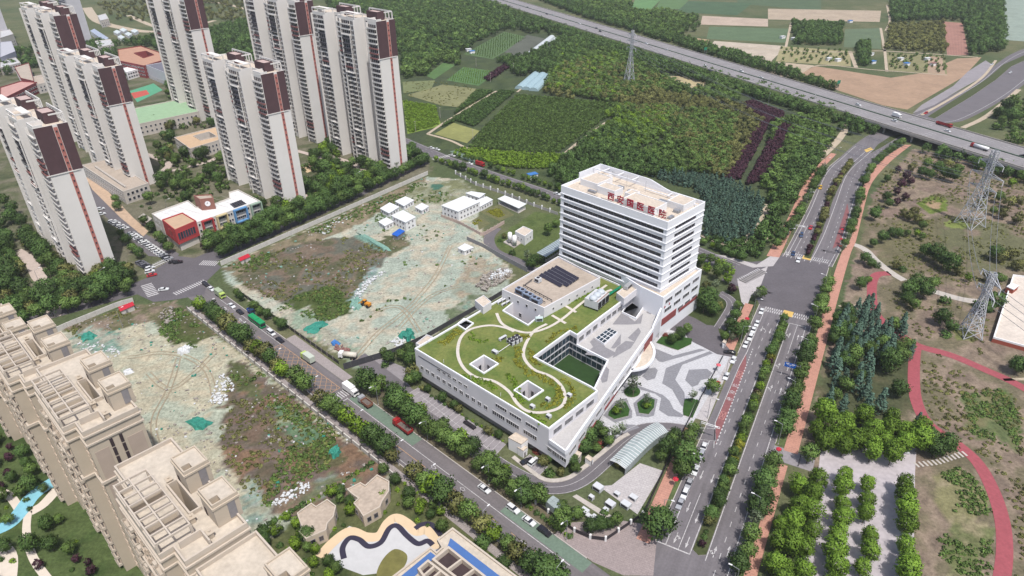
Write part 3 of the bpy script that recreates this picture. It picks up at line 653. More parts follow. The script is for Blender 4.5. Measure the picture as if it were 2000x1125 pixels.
# ------------------------------------------------------------------ vegetation prototypes
bark = M('bark', C(110, 98, 86), 0.2, 1.5, 0.95)
LEAF = {
 'street': leaf_mat('leaves_street', CL(102, 129, 68, 0.95)), 'dark': leaf_mat('leaves_dark', CL(84, 112, 60, 0.95)),
 'bright': leaf_mat('leaves_bright', CL(112, 144, 54, 0.95), 0.25, 0.35), 'conifer': leaf_mat('leaves_conifer', CL(88, 116, 102, 0.88), 0.15, 0.25),
 'purple': leaf_mat('leaves_purple', CL(84, 52, 68, 0.8), 0.2, 0.3), 'yellow': leaf_mat('leaves_yellow', CL(158, 160, 62, 0.85), 0.08, 0.2),
 'olive': leaf_mat('leaves_olive', CL(126, 130, 80, 0.9), 0.25, 0.35), 'pale': leaf_mat('leaves_pale', CL(128, 144, 114, 0.85), 0.15, 0.25),
 'lime': leaf_mat('leaves_lime', CL(126, 158, 54, 0.85), 0.2, 0.3), 'red': leaf_mat('leaves_red', CL(150, 84, 74, 0.8), 0.2, 0.2),
}
def crown_mesh(name, shape, h0, h1, r, clumps, quads, leaf, mat, seed, cr=0.33, up=0.35):
    R = np.random.default_rng(seed); vs = []; fs = []; ns = []
    hc = (h0+h1)/2; rz = (h1-h0)/2
    lobes = [(R.normal(size=3), 0.7+0.55*R.random()) for _ in range(7)]
    lobes = [(d/np.linalg.norm(d), k) for d, k in lobes]
    for c in range(clumps):
        if shape == 'cone':
            t = R.random()**0.75; z = h0+(h1-h0)*t; rr = r*(1-t)*(0.8+0.35*R.random())+0.12; a = R.random()*2*math.pi
            q = math.sqrt(R.random()*0.7+0.3); P = np.array([math.cos(a)*rr*q, math.sin(a)*rr*q, z]); out = np.array([math.cos(a), math.sin(a), 0.5])
            crr = 0.16*r+0.35*cr*(1-t)*r
        else:
            d = R.normal(size=3); d /= np.linalg.norm(d)
            if shape == 'bush': d[2] = abs(d[2])
            k = 0.72
            for ld, lk in lobes:
                w = max(0, float(d@ld)); k += 0.38*(lk-0.72)*w**3
            rad = (0.45+0.55*R.random()**0.45)*k*(0.9+0.2*R.random())*1.12
            if shape == 'vase' and d[2] < 0: rad *= 0.6
            P = np.array([d[0]*r*rad, d[1]*r*rad, (hc if shape != 'bush' else h0)+d[2]*(rz if shape != 'bush' else (h1-h0))*rad]); out = d
            crr = cr*r*(0.7+0.6*R.random())
        for q in range(quads):
            o = R.normal(size=3); o = o/np.linalg.norm(o)*crr*R.random()**0.5; o[2] *= 0.75
            n = R.normal(size=3)*0.75+out*0.55+np.array([0, 0, up]); n /= np.linalg.norm(n)
            t = np.cross(n, R.normal(size=3)); t /= np.linalg.norm(t)+1e-9; b = np.cross(n, t)
            s = leaf*(0.6+0.8*R.random()); p = P+o
            if p[2] < 0.05: p[2] = 0.05
            i = len(vs)
            vs += [tuple(p-t*s*0.62-b*s*0.15), tuple(p-b*s*0.5), tuple(p+t*s*0.62+b*s*0.1), tuple(p+b*s*0.5)]
            fs.append((i, i+1, i+2, i+3))
            cn = np.array([p[0], p[1], (p[2]-hc)*(r/max(rz, 0.1)) if shape not in ('cone', 'bush') else (p[2]-h0)*0.5+0.3]); cn = cn/(np.linalg.norm(cn)+1e-9)*0.8+(p-P)/(np.linalg.norm(p-P)+1e-6)*0.45+n*0.25; cn /= np.linalg.norm(cn)+1e-9
            ns += [tuple(cn)]*4
    me = bpy.data.meshes.new(name); me.from_pydata(vs, [], fs); me.materials.append(mat); me.update()
    me.polygons.foreach_set('use_smooth', [True]*len(fs)); me.normals_split_custom_set_from_vertices(ns); return me
def trunk_mesh(h, r, top, seed, limbs=4, spread=1.0):
    R = random.Random(seed); b = MB(); x = y = 0.0
    p = Vector((0, 0, -0.1)); q = Vector((R.uniform(-.1, .1), R.uniform(-.1, .1), h*0.55))
    b.tube(p, q, r, 6, r*0.75); t = Vector((R.uniform(-.2, .2), R.uniform(-.2, .2), top)); b.tube(q, t, r*0.75, 5, r*0.2)
    for i in range(limbs):
        a = 2*math.pi*(i+R.random()*0.5)/limbs; s = q.lerp(t, R.uniform(0, 0.4))
        b.tube(s, s+Vector((math.cos(a)*spread, math.sin(a)*spread, (top-h*0.55)*R.uniform(0.35, 0.6))), r*0.45, 4, r*0.12)
    me = b.mesh('trunk'); me.materials.append(bark); return me
# kind: (name, category, shape, h0, h1, radius, clumps, quads, leaf size, material, variants)
KINDS = {
 'street': ('street_tree', 'round', 2.0, 6.6, 2.5, 90, 17, 0.34, 'street', 5), 'dense': ('broadleaf_tree', 'round', 1.8, 7.4, 3.0, 120, 17, 0.37, 'dark', 5),
 'bright': ('plane_tree', 'round', 1.5, 9.4, 2.7, 160, 18, 0.34, 'bright', 5), 'airy': ('young_tree', 'vase', 2.2, 6.6, 2.2, 42, 9, 0.34, 'pale', 3),
 'conifer': ('conifer_tree', 'cone', 0.4, 8.0, 2.1, 120, 9, 0.42, 'conifer', 3), 'purple': ('purple_leaved_tree', 'round', 0.8, 3.9, 1.6, 55, 10, 0.34, 'purple', 3),
 'yellow': ('yellow_leaved_tree', 'round', 1.0, 4.6, 1.9, 65, 11, 0.36, 'yellow', 2), 'olive': ('olive_green_tree', 'round', 1.0, 5.6, 2.4, 70, 11, 0.42, 'olive', 3),
 'bush': ('shrub', 'bush', 0.15, 1.9, 1.25, 40, 10, 0.27, 'dark', 3), 'limebush': ('lime_green_shrub', 'bush', 0.1, 1.6, 1.1, 36, 10, 0.25, 'lime', 2), 'redbush': ('red_leaved_shrub', 'bush', 0.1, 1.6, 1.1, 30, 9, 0.26, 'red', 1),
 'lime': ('lime_green_tree', 'round', 1.4, 6.2, 2.3, 75, 12, 0.4, 'lime', 3),
}
PROTO = {}
for k, (nm, shp, h0, h1, r, cl, qd, lf, lm, nv) in KINDS.items():
    PROTO[k] = []
    for v in range(nv):
        cm = crown_mesh('crown', shp, h0, h1, r, cl, qd, lf, LEAF[lm], 100+sum(map(ord, k))*7+v)
        tm = trunk_mesh(h0+0.6 if shp not in ('bush',) else 0.5, 0.13 if shp != 'bush' else 0.05, h1*0.82, v+5, 4, r*0.5)
        PROTO[k].append((cm, tm))
VR = random.Random(11)
NTREE = 0
def tree(kind, xy, scale=1.0, label='', group=None, cat=None, z=0.0, name=None):
    global NTREE; NTREE += 1
    cm, tm = VR.choice(PROTO[kind])
    r = thing(name or KINDS[kind][0], label, cat or ('shrub' if 'bush' in kind else 'tree'), (xy[0], xy[1], z), VR.uniform(0, 6.28), group)
    s = scale*VR.uniform(0.88, 1.12); r.scale = (s*VR.uniform(0.93, 1.07), s*VR.uniform(0.93, 1.07), s*VR.uniform(0.9, 1.1))
    c = bpy.data.objects.new('crown' if 'bush' not in kind else 'foliage', cm); COL.objects.link(c); c.parent = r
    t = bpy.data.objects.new('trunk' if 'bush' not in kind else 'stem', tm); COL.objects.link(t); t.parent = r
    return r
def row(kinds, pts, spacing, desc, where, end, scale=1.0, jit=0.7, skip=0.0, group=None, cat=None):
    L = plen(pts); d = spacing*0.4; i = 0
    while d < L:
        if VR.random() >= skip:
            x, y = pat(pts, d); k = VR.choice(kinds) if isinstance(kinds, (list, tuple)) else kinds
            tree(k, (x+VR.uniform(-jit, jit), y+VR.uniform(-jit, jit)), scale*VR.uniform(0.85, 1.15), '%s, %s from %s %s' % (desc[k] if isinstance(desc, dict) else desc, ordw(i), end, where), group, cat)
            i += 1
        d += spacing*VR.uniform(0.85, 1.15)
def rnd_in(poly, n, mind=0.0, avoid=(), tries=40):
    xs = [p[0] for p in poly]; ys = [p[1] for p in poly]; out = []
    for _ in range(n*tries):
        if len(out) >= n: break
        x, y = VR.uniform(min(xs), max(xs)), VR.uniform(min(ys), max(ys))
        a = np.array([x]); b = np.array([y])
        if not inpoly(a, b, poly)[0] or any(inpoly(a, b, q)[0] for q in avoid): continue
        if mind and any((x-u)**2+(y-v)**2 < mind*mind for u, v in out): continue
        out.append((x, y))
    return out
def patch(kinds, px, n, mind, label, group, scale=1.0, avoid=(), cat=None, name=None):
    """trees of one clump that nothing tells apart share their label"""
    for x, y in rnd_in(GL(px), n, mind, avoid):
        k = VR.choice(kinds) if isinstance(kinds, (list, tuple)) else kinds
        tree(k, (x, y), scale*VR.uniform(0.8, 1.2), label[k] if isinstance(label, dict) else label, group[k] if isinstance(group, dict) else group, cat, name=name)

# woods, nursery plots and rough cover: nobody could count these, one object each, grown as instances on points
WOODP = {}
def wood_proto(key, shape, h0, h1, r, cl, qd, lf, mat, nv=3):
    col = bpy.data.collections.new('plants_'+key); WOODP[key] = (col, nv)
    for v in range(nv):
        me = crown_mesh('plant_'+key, shape, h0, h1, r, cl, qd, lf, LEAF[mat], 900+v+sum(map(ord, key)))
        col.objects.link(bpy.data.objects.new('plant_%s_%d' % (key, v), me))
wood_proto('oak', 'round', 0.8, 7.0, 3.2, 46, 9, 0.75, 'street'); wood_proto('darkoak', 'round', 0.8, 7.5, 3.3, 46, 9, 0.75, 'dark')
wood_proto('oliveoak', 'round', 0.6, 6.0, 2.9, 42, 9, 0.7, 'olive'); wood_proto('spruce', 'cone', 0.2, 6.5, 1.7, 50, 8, 0.55, 'conifer')
wood_proto('nursery', 'round', 0.3, 3.4, 1.5, 26, 8, 0.5, 'street'); wood_proto('nurserydark', 'round', 0.3, 3.6, 1.6, 26, 8, 0.5, 'dark')
wood_proto('plum', 'round', 0.2, 3.0, 1.5, 26, 8, 0.5, 'purple'); wood_proto('limeplant', 'round', 0.1, 2.4, 1.5, 24, 8, 0.48, 'lime')
wood_proto('weed', 'bush', 0.0, 0.9, 0.9, 14, 7, 0.32, 'olive'); wood_proto('greenweed', 'bush', 0.0, 1.0, 1.0, 14, 7, 0.34, 'street')
wood_proto('limeoak', 'round', 0.6, 6.5, 3.0, 44, 9, 0.72, 'lime')
GN = bpy.data.node_groups
def scatter(name, label, cat, key, pts):
    if not pts: return
    col, nv = WOODP[key]
    me = bpy.data.meshes.new(name); me.from_pydata([(p[0], p[1], p[2]) for p in pts], [], []); n = len(pts)
    for an, tp, vals in (('sc', 'FLOAT', [p[3] for p in pts]), ('rz', 'FLOAT', [VR.uniform(0, 6.28) for _ in pts]), ('vi', 'INT', [VR.randrange(nv) for _ in pts])):
        a = me.attributes.new(an, tp, 'POINT'); a.data.foreach_set('value', vals)
    ng = bpy.data.node_groups.new('grow_'+name, 'GeometryNodeTree')
    ng.interface.new_socket('Geometry', in_out='INPUT', socket_type='NodeSocketGeometry'); ng.interface.new_socket('Geometry', in_out='OUTPUT', socket_type='NodeSocketGeometry')
    N = ng.nodes; L = ng.links
    gi = N.new('NodeGroupInput'); go = N.new('NodeGroupOutput'); ip = N.new('GeometryNodeInstanceOnPoints'); ci = N.new('GeometryNodeCollectionInfo')
    ci.inputs['Collection'].default_value = col; ci.inputs['Separate Children'].default_value = True; ci.inputs['Reset Children'].default_value = True
    ip.inputs['Pick Instance'].default_value = True
    def attr(nm, t):
        a = N.new('GeometryNodeInputNamedAttribute'); a.data_type = t; a.inputs[0].default_value = nm; return a.outputs[0]
    L.new(attr('vi', 'INT'), ip.inputs['Instance Index']); L.new(attr('sc', 'FLOAT'), ip.inputs['Scale'])
    cx = N.new('ShaderNodeCombineXYZ'); L.new(attr('rz', 'FLOAT'), cx.inputs[2]); L.new(cx.outputs[0], ip.inputs['Rotation'])
    L.new(gi.outputs[0], ip.inputs['Points']); L.new(ci.outputs[0], ip.inputs['Instance']); L.new(ip.outputs[0], go.inputs[0])
    o = obj(name, me); md = o.modifiers.new('grow', 'NODES'); md.node_group = ng
    return tag(stuff(o), label, cat)
def fill(px, step, jit=0.35, smin=0.8, smax=1.2, az=45.0, keep=1.0, avoid=(), clump=0.0, z=0.0):
    poly = GL(px); xs = [p[0] for p in poly]; ys = [p[1] for p in poly]
    cx, cy = sum(xs)/len(xs), sum(ys)/len(ys); R = max(max(xs)-min(xs), max(ys)-min(ys)); k = int(R/step)+2
    a = math.radians(az); I, J = np.meshgrid(np.arange(-k, k+1), np.arange(-k, k+1)); I = I.ravel()*step; J = J.ravel()*step
    rg = np.random.default_rng(len(px)+int(abs(cx)*7))
    x = cx+I*math.sin(a)+J*math.cos(a)+rg.uniform(-jit, jit, I.size)*step; y = cy+I*math.cos(a)-J*math.sin(a)+rg.uniform(-jit, jit, I.size)*step
    ok = inpoly(x, y, poly)
    for q in avoid: ok &= ~inpoly(x, y, q)
    if keep < 1: ok &= rg.random(I.size) < keep
    if clump: ok &= fbm(x, y, 14, 77, 3) > clump
    s = rg.uniform(smin, smax, I.size)
    ii = np.where(ok)[0]; gz = zground([(x[i], y[i]) for i in ii])
    return [(x[i], y[i], z+gz[k], s[i]) for k, i in enumerate(ii)]
# ------------------------------------------------------------------ windows, shared by every building
glass_dark = glass_mat('glass_dark', C(52, 54, 66, 0.8)); glass_blue = glass_mat('glass_blue', C(58, 72, 84, 0.8)); glass_grey = glass_mat('glass_grey', C(96, 98, 108, 0.8))
frame_white = M('window_frame_white', C(225, 224, 226), 0.05, 1, 0.6); frame_grey = M('window_frame_grey', C(150, 146, 148), 0.08, 1, 0.6); frame_beige = M('window_frame_beige', C(206, 188, 170), 0.06, 1, 0.7)
_WM = {}
def win_mesh(w, h, fr=frame_white, gl=glass_dark, mull=0, t=0.14):
    k = (round(w, 2), round(h, 2), fr.name, gl.name, mull)
    if k in _WM: return _WM[k]
    b = MB(); f = 0.12
    for x in [-w/2+f/2, w/2-f/2]+[-w/2+w*(i+1)/(mull+1) for i in range(mull)]: b.box((x, -t/2, 0), (f if abs(x) > w/2-0.2 else 0.07, t, h), 0, 0)
    for z in (-h/2+f/2, h/2-f/2): b.box((0, -t/2, z), (w-2*f, t, f), 0, 0)
    b.box((0, -0.02, 0), (w-2*f, 0.05, h-2*f), 0, 1)
    me = b.mesh('window'); me.materials.append(fr); me.materials.append(gl); _WM[k] = me; return me
def windows_on(parent, a, b, z, w, h, ds, name='window', **kw):
    """windows on the wall a->b (outside on the right hand), centres at distances ds"""
    L = math.dist(a, b); t = ((b[0]-a[0])/L, (b[1]-a[1])/L); rz = math.atan2(t[1], t[0]); me = win_mesh(w, h, **kw); out = []
    for d in ds:
        o = bpy.data.objects.new(name, me); COL.objects.link(o); o.parent = parent
        p = (a[0]+t[0]*d, a[1]+t[1]*d, z)
        o.location = (p[0]-parent.location[0], p[1]-parent.location[1], p[2]-parent.location[2]) if parent.type == 'EMPTY' else p
        o.rotation_euler = (0, 0, rz); out.append(o)
    return out
def spread(L, w, gap, m0=1.0, m1=None):
    m1 = m0 if m1 is None else m1; n = max(1, int((L-m0-m1+gap)/(w+gap))); st = (L-m0-m1)/n
    return [m0+st*(i+0.5) for i in range(n)]
def bld(name, label, cat, base, group=None): return thing(name, label, cat, (base[0], base[1], 0), 0, group, True)
def cen(poly): return (sum(p[0] for p in poly)/len(poly), sum(p[1] for p in poly)/len(poly))

# ------------------------------------------------------------------ the hospital
hosp_white = M('hospital_panels', C(240, 241, 246, 0.97), 0.015, 0.1, 0.5)
podium_wall = M('podium_panels', C(226, 224, 228, 0.9), 0.03, 0.15, 0.6)
roof_cream = M('roof_cream', C(220, 206, 190), 0.08, 0.3, 0.9, scale2=1.2)
roof_tan = M('roof_tan', C(192, 178, 164), 0.10, 0.15, 0.9, scale2=0.9)
roof_grass = M('roof_lawn', C(98, 126, 54), 0.2, 0.12, 0.95, col2=C(136, 140, 78), scale2=0.9, amp2=0.14)
hosp_red = M('hospital_red', C(158, 84, 84), 0.08, 0.5, 0.7)
terr_light = M('terrace_light', C(200, 197, 196), 0.05, 0.3, 0.85, scale2=1.5); terr_grey = M('terrace_grey', C(150, 148, 152), 0.08, 0.4, 0.85, scale2=1.5)
HL = bld('hospital', 'white hospital with ribbon windows, red rooftop characters and green roofed podium', 'hospital', (45, 240))
A = (22.2, 282.3); B = (61.3, 242.7)
e1 = Vector((B[0]-A[0], B[1]-A[1])); TL = e1.length; e1 = e1/TL; e2 = Vector((-e1.y, e1.x)); TD = 27.2
def T(u, v): return (A[0]+e1.x*u+e2.x*v, A[1]+e1.y*u+e2.y*v)
TZ = 50.2
def trect(u0, u1, v0, v1): return [T(u0, v0), T(u1, v0), T(u1, v1), T(u0, v1)]
tw = MB(); tw.prism(trect(0.45, TL-0.45, 0.45, TD-0.45), 0, TZ-0.01, 0, 1)
tower_wall = tw.build('tower_wall', [hosp_white, roof_cream], HL)
strip_z = [46.9-3.55*k for k in range(10)]; SH = 1.75
edges_z = [51.6]+[z for k in strip_z for z in (k+SH/2, k-SH/2)]+[9.0]
for i in range(0, len(edges_z), 2):
    z1, z0 = edges_z[i], edges_z[i+1]
    b = MB()
    if i == 0: b.ring(trect(0, TL, 0, TD), 0.45, z0, z1); b.ring(trect(-0.25, TL+0.25, -0.25, TD+0.25), 0.5, z0+0.1, z0+0.4)
    else:
        b.ring(trect(0, TL, 0, TD), 0.4, z0, z1); b.ring(trect(-0.22, TL+0.22, -0.22, TD+0.22), 0.5, z1-0.55, z1-0.15)
    b.build('spandrel_band', hosp_white, HL)
# piers that close the ribbons, and the panes of each ribbon
pw = (TL-3.2)/19
for k, z in enumerate(strip_z):
    b = MB(); h0, h1 = z-SH/2+0.003, z+SH/2-0.003
    for u0, u1, v0, v1 in ((0.03, 1.6, 0.03, 1.5), (TL-1.6, TL-0.03, 0.03, 6.0), (TL-0.44, TL-0.03, 21.5, TD-0.03), (0.03, 0.44, 1.5, TD-0.03), (0.44, TL-0.44, TD-0.44, TD-0.03)):
        b.prism(trect(u0, u1, v0, v1), h0, h1)
    b.build('ribbon_pier', hosp_white, HL)
    last = k == 9
    windows_on(HL, T(1.6, 0.4), T(TL-1.6, 0.4), z, pw-0.02, SH-0.02, [pw*(i+0.5) for i in range(19)], 'window_pane', fr=M('mullion_dark', C(120, 122, 134), 0.1, 1, 0.5))
    windows_on(HL, T(TL-0.4, 6.0), T(TL-0.4, 21.5), z, 15.5/6-0.02, SH-0.02, [15.5/6*(i+0.5) for i in range(6)], 'window_pane', fr=MATS['mullion_dark'])
for u0, u1, v0, v1, h in ((3.5, 13, 9, 20, 2.6), (14.5, 24, 7.0, 13, 2.9), (27, 31.5, 10, 15, 2.4), (31, 47, 2.8, 12, 3.0), (45, 53, 15, 24, 2.6), (3, 9, 20.5, 25.5, 2.0)):
    b = MB(); b.prism(trect(u0, u1, v0, v1), TZ, TZ+h, 0, 1); b.ring(trect(u0, u1, v0, v1), 0.3, TZ+h, TZ+h+0.35); b.build('roof_house', [white_wall, roof_cream], HL)
bm2 = MB()
wav = [(u, 54.4 if u < 28 else 54.4-2.6*min(1, (u-28)/10)) for u in np.linspace(0, TL, 24)]
for i in range(len(wav)-1):
    (u0, h0), (u1, h1) = wav[i], wav[i+1]; a_, b_ = T(u0, TD-0.4), T(u1, TD-0.4); c_, d_ = T(u0, TD), T(u1, TD)
    bm2.wedge([(*a_, 51.5), (*b_, 51.5), (*d_, 51.5), (*c_, 51.5)], [(*a_, h0), (*b_, h1), (*d_, h1), (*c_, h0)])
bm2.wall([T(0.2, 12), T(0.2, TD-0.2)], 0.4, 51.4, 54.2)
for u in (6, 14, 22): bm2.wall([T(u, TD-0.5), T(u, TD-5.5)], 0.3, 53.6, 54.0)
bm2.wall([T(0.5, TD-5.5), T(26, TD-5.5)], 0.3, 53.6, 54.0)
for u in (40, 48): bm2.wall([T(u, TD-0.5), T(u, TD-4)], 0.3, 51.0, 51.4)
bm2.wall([T(28, TD-4.2), T(TL-1, TD-4.2)], 0.3, 51.0, 51.4)
bm2.build('roof_screen', hosp_white, HL)
for u, v, su, sv, h in ((11, 5, 4, 1.4, 1.0), (24, 16, 3, 1.5, 1.2), (26, 4.5, 2.5, 1, 1.1), (40, 16, 5, 2, 1.3), (50, 12, 2.5, 2, 1.2), (52, 5, 1.4, 3, 0.9), (18, 16.5, 3, 1.6, 1.4)): MB().prism(trect(u, u+su, v, v+sv), TZ, TZ+h).build('roof_duct', steel, HL)
for u in (12, 20, 30):
    MB().wall([T(u, 3), T(u+6, 3)], 0.18, TZ+0.3, TZ+0.5).build('roof_pipe', steel, HL); MB().tube((*T(u, 21), TZ), (*T(u, 21), TZ+5.5), 0.06, 5).build('mast', steel, HL)
# rooftop characters
sign_red = M('sign_red', C(190, 44, 66), 0.06, 0.6, 0.5)
def char_mesh(ch, size, ext, mat, heavy=0.0):
    cu = bpy.data.curves.new('character', 'FONT'); cu.body = ch; cu.size = size; cu.extrude = ext; cu.offset = heavy; cu.resolution_u = 2
    o = bpy.data.objects.new('character_source', cu); COL.objects.link(o); bpy.context.view_layer.update()
    me = bpy.data.meshes.new_from_object(o.evaluated_get(bpy.context.evaluated_depsgraph_get())); bpy.data.objects.remove(o)
    me.materials.clear(); me.materials.append(mat); me.name = 'character'
    return me
rzf = math.atan2(e1.y, e1.x)
for ch, t in zip('西安国医医院', (0.475, 0.563, 0.652, 0.742, 0.838, 0.932)):
    o = obj('sign_character', char_mesh(ch, 3.6, 0.12, sign_red, 0.065), HL)
    p = T(TL*t-1.6, 1.0); o.location = (p[0]-HL.location[0], p[1]-HL.location[1], 52.3); o.rotation_euler = (math.radians(90), 0, rzf)
sf = MB()
sf.wall([T(TL*0.46, 1.15), T(TL*0.97, 1.15)], 0.1, 52.0, 52.15); sf.wall([T(TL*0.46, 1.15), T(TL*0.97, 1.15)], 0.1, 54.6, 54.7)
for t in np.linspace(0.46, 0.97, 14): sf.tube((*T(TL*t, 1.2), TZ), (*T(TL*t, 1.2), 54.7), 0.06, 4)
sf.build('sign_frame', steel, HL)

# podium: green roof at 14.5 m, terrace at 10 m, annex hall, the four-storey block under the tower
RZ, TZ2 = 14.5, 10.0
R_ = lambda x, y: G(x, y, RZ)
P0, P1, P2 = R_(810, 683), R_(1072, 840.5), R_(1168, 766)
AX = [(-4.3, 247.5), (21.3, 276.8), (38.3, 256.6), (12.8, 232.2)]; AZ = 18.6
court = [R_(1155, 757), R_(1044, 699), R_(1113, 649), R_(1127, 657)]
W0 = G(1105.4, 882, 10.6); WQ = (61.7, 237.6); W1 = (83.1, 260.8)     # plaza wall: wedge tip, bend, far corner
_w1 = Vector(WQ)-Vector(W0); _w2 = Vector(W1)-Vector(WQ); _l1 = _w1.length; WL = _l1+_w2.length; _w1.normalize(); _w2.normalize()
dW = _w1; nW = Vector((dW.y, -dW.x))
def Wd(s, m=0.0):
    d, o, t = (_w1, W0, s) if s <= _l1 else (_w2, WQ, s-_l1)
    return (o[0]+d.x*t+d.y*m, o[1]+d.y*t-d.x*m)
roofpoly = [P0, P1, P2, court[0], court[1], court[2], court[3], R_(1171, 623), R_(1253, 562), T(TL*0.62, 0.2), T(2, 0.2), AX[1], AX[0]]
h1 = [R_(945, 697), R_(970.7, 712), R_(945, 729), R_(920, 713)]; h2 = [R_(1030.7, 746.7), R_(1058.7, 764), R_(1033, 781), R_(1006.7, 764)]
h3 = [R_(906.7, 625), R_(922.7, 633), R_(909, 644), R_(894.7, 634.7)]; h4 = [R_(984, 608), R_(1031, 635), R_(1058, 613), R_(1012, 586)]
pod = MB()
pod.prism(roofpoly, 3.6, RZ, 0, 1, holes=[h1, h2, h3, h4])
pod.build('podium_wall', [podium_wall, roof_grass], HL)
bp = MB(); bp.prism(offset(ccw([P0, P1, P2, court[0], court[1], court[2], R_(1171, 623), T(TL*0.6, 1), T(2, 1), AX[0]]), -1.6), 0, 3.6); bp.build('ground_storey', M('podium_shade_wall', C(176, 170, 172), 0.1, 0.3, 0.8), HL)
pr = MB(); pr.ring(roofpoly, 0.45, RZ, RZ+0.7)
for h in (h1, h2, h3, h4): pr.ring(offset(ccw(h), 0.5), 0.45, RZ, RZ+0.55)
pr.build('roof_parapet', hosp_white, HL)
fl = MB()
for h in (h1, h2, h3, h4): fl.sheet(h, 3.9)
fl.build('light_well_floor', M('well_floor', C(150, 146, 150), 0.1, 0.4, 0.9), HL)
for h in (h1, h2):
    q = ccw(h)
    for i in range(4):
        L = math.dist(q[i], q[(i+1) % 4])
        windows_on(HL, q[(i+1) % 4], q[i], 10.6, 1.3, 2.6, [L*0.35, L*0.66], fr=frame_grey)
# terrace deck, sloping parapet wall on the plaza side
tdeck = [W0, Wd(WL*0.70), R_(1253, 562), R_(1171, 623), court[3], court[2], court[1], court[0], P2, P1]
ctop = [G(1155, 757, 10.4), G(1187, 705, 10.4), G(1125, 666, 10.4)]
terr = MB()
cy = [court[0], court[1], court[2], court[3], G(1187, 706, 10.2)]
tw2 = [W0, Wd(WL*0.74), G(1250, 562, 12), R_(1171, 623), court[3], G(1187, 706, 10.2), court[0], P2, P1]
well = [G(1214, 612, 10), G(1242, 625, 10), G(1263, 594, 10), G(1232, 583, 10)]
terr.prism(tw2, 3.6, TZ2, 0, 1, holes=[well])
terr.build('terrace', [podium_wall, terr_light], HL)
tg = MB()
for px in ([(1142, 692), (1165, 672), (1178, 676), (1205, 690), (1188, 700)], [(1152, 668), (1160, 660), (1182, 676), (1178, 684), (1160, 680)], [(1193, 680), (1213, 652), (1212, 672), (1200, 681)], [(1196, 700), (1232, 680), (1240, 668), (1222, 666), (1205, 678)],
           [(1226, 660), (1247, 640), (1252, 648), (1240, 668)], [(1196, 634), (1215, 610), (1240, 628), (1256, 612), (1252, 632), (1232, 634)], [(1262, 610), (1278, 598), (1276, 592), (1288, 600), (1270, 614)], [(1170, 730), (1180, 712), (1190, 722), (1186, 745), (1176, 748)]):
    tg.sheet(GL(px, TZ2), TZ2+0.03+0.012*len(tg.f)/8)
tg.build('terrace_paving', terr_grey, HL)
pw_ = MB(); pw_.wall([W0, Wd(WL*0.66)], 0.6, 9.4, 11.3)
a_, b_ = Wd(WL*0.66+0.3), Wd(WL*0.735)
na, nb_ = (a_[0]-nW.x*0.6, a_[1]-nW.y*0.6), (b_[0]-nW.x*0.6, b_[1]-nW.y*0.6)
pw_.wedge([(*a_, 9.4), (*b_, 9.4), (*nb_, 9.4), (*na, 9.4)], [(*a_, 11.3), (*b_, 15.5), (*nb_, 15.5), (*na, 11.3)])
q_ = [P1, W0]
pw_.wall([Vector(P1).lerp(Vector(W0), 0.06)[:], W0], 0.5, 9.4, 11.0)
pw_.ring(well, 0.35, TZ2, TZ2+0.9)
pw_.build('terrace_parapet', hosp_white, HL)
# four-storey block
Q1, Q2, Q3 = W1, WQ, G(1251, 560.5, 20)
blk = [Q2, Q1, (Q1[0]-e1.x*22, Q1[1]-e1.y*22), T(TL*0.7, TD*0.5), T(TL*0.62, 0.6), Q3]
b = MB(); b.prism(blk, 0, 19.2, 0, 1); b.ring(blk, 0.5, 19.2, 20.2); b.build('block_wall', [hosp_white, roof_cream], HL)
LQ = math.dist(Q2, Q1)
for z, w in ((17.0, 5.4), (12.6, 5.4), (8.0, 4.4)):
    windows_on(HL, Q2, Q1, z, w, 1.9, spread(LQ, w, 1.6, 1.0), mull=3)
for s0, s1, z0, z1 in ((0.745, 0.84, 6.0, 9.3), (0.86, 0.99, 6.2, 7.6), (0.58, 0.66, 5.0, 9.0), (0.08, 0.2, 4.0, 5.0), (0.26, 0.36, 4.0, 5.0), (0.44, 0.54, 4.0, 5.0)):
    MB().wall([Wd(WL*s0, 0.14), Wd(WL*s1, 0.14)], 0.2, z0, z1).build('red_panel', hosp_red, HL)
for i, s in enumerate((0.755, 0.785)):
    o = obj('emblem', MB().tube((0, 0, 0), (0, 0.12, 0), 0.55, 12).mesh('emblem'), HL); o.data.materials.append(sign_red); p = Wd(WL*s, 0.1)
    o.location = (p[0]-45, p[1]-240, 14.8); o.rotation_euler = (0, 0, math.atan2(dW.y, dW.x)+math.pi)
# windows of the podium: street side
LS = math.dist(P0, P1)
windows_on(HL, P0, P1, 7.6, 1.9, 1.9, spread(LS*0.62, 1.9, 1.1, 2.0), mull=1)
windows_on(HL, P0, P1, 7.6, 6.0, 2.0, [LS*0.66, LS*0.76, LS*0.88], mull=5)
windows_on(HL, P0, P1, 11.7, 1.9, 1.3, spread(LS*0.62, 1.9, 1.1, 12.0), mull=1)
windows_on(HL, P0, P1, 11.7, 5.4, 1.6, [LS*0.68, LS*0.78, LS*0.89], mull=4)
gs0, gs1 = Vector(P0).lerp(Vector(P1), 0.03), Vector(P0).lerp(Vector(P1), 0.98)
sl = MB(); sl.wall([Vector(P0).lerp(Vector(P1), 0.03)[:], Vector(P0).lerp(Vector(P1), 0.3)[:]], 0.3, 12.6, 12.75); sl.build('wall_slot', dark_metal, HL)
LT = math.dist(P1, P2); windows_on(HL, P1, P2, 12.1, 4.2, 2.2, spread(LT, 4.2, 1.6, 1.5), mull=5)
LV = math.dist(P1, W0)
windows_on(HL, P1, W0, 6.6, 6.5, 1.8, [LV*0.25, LV*0.62], mull=5)
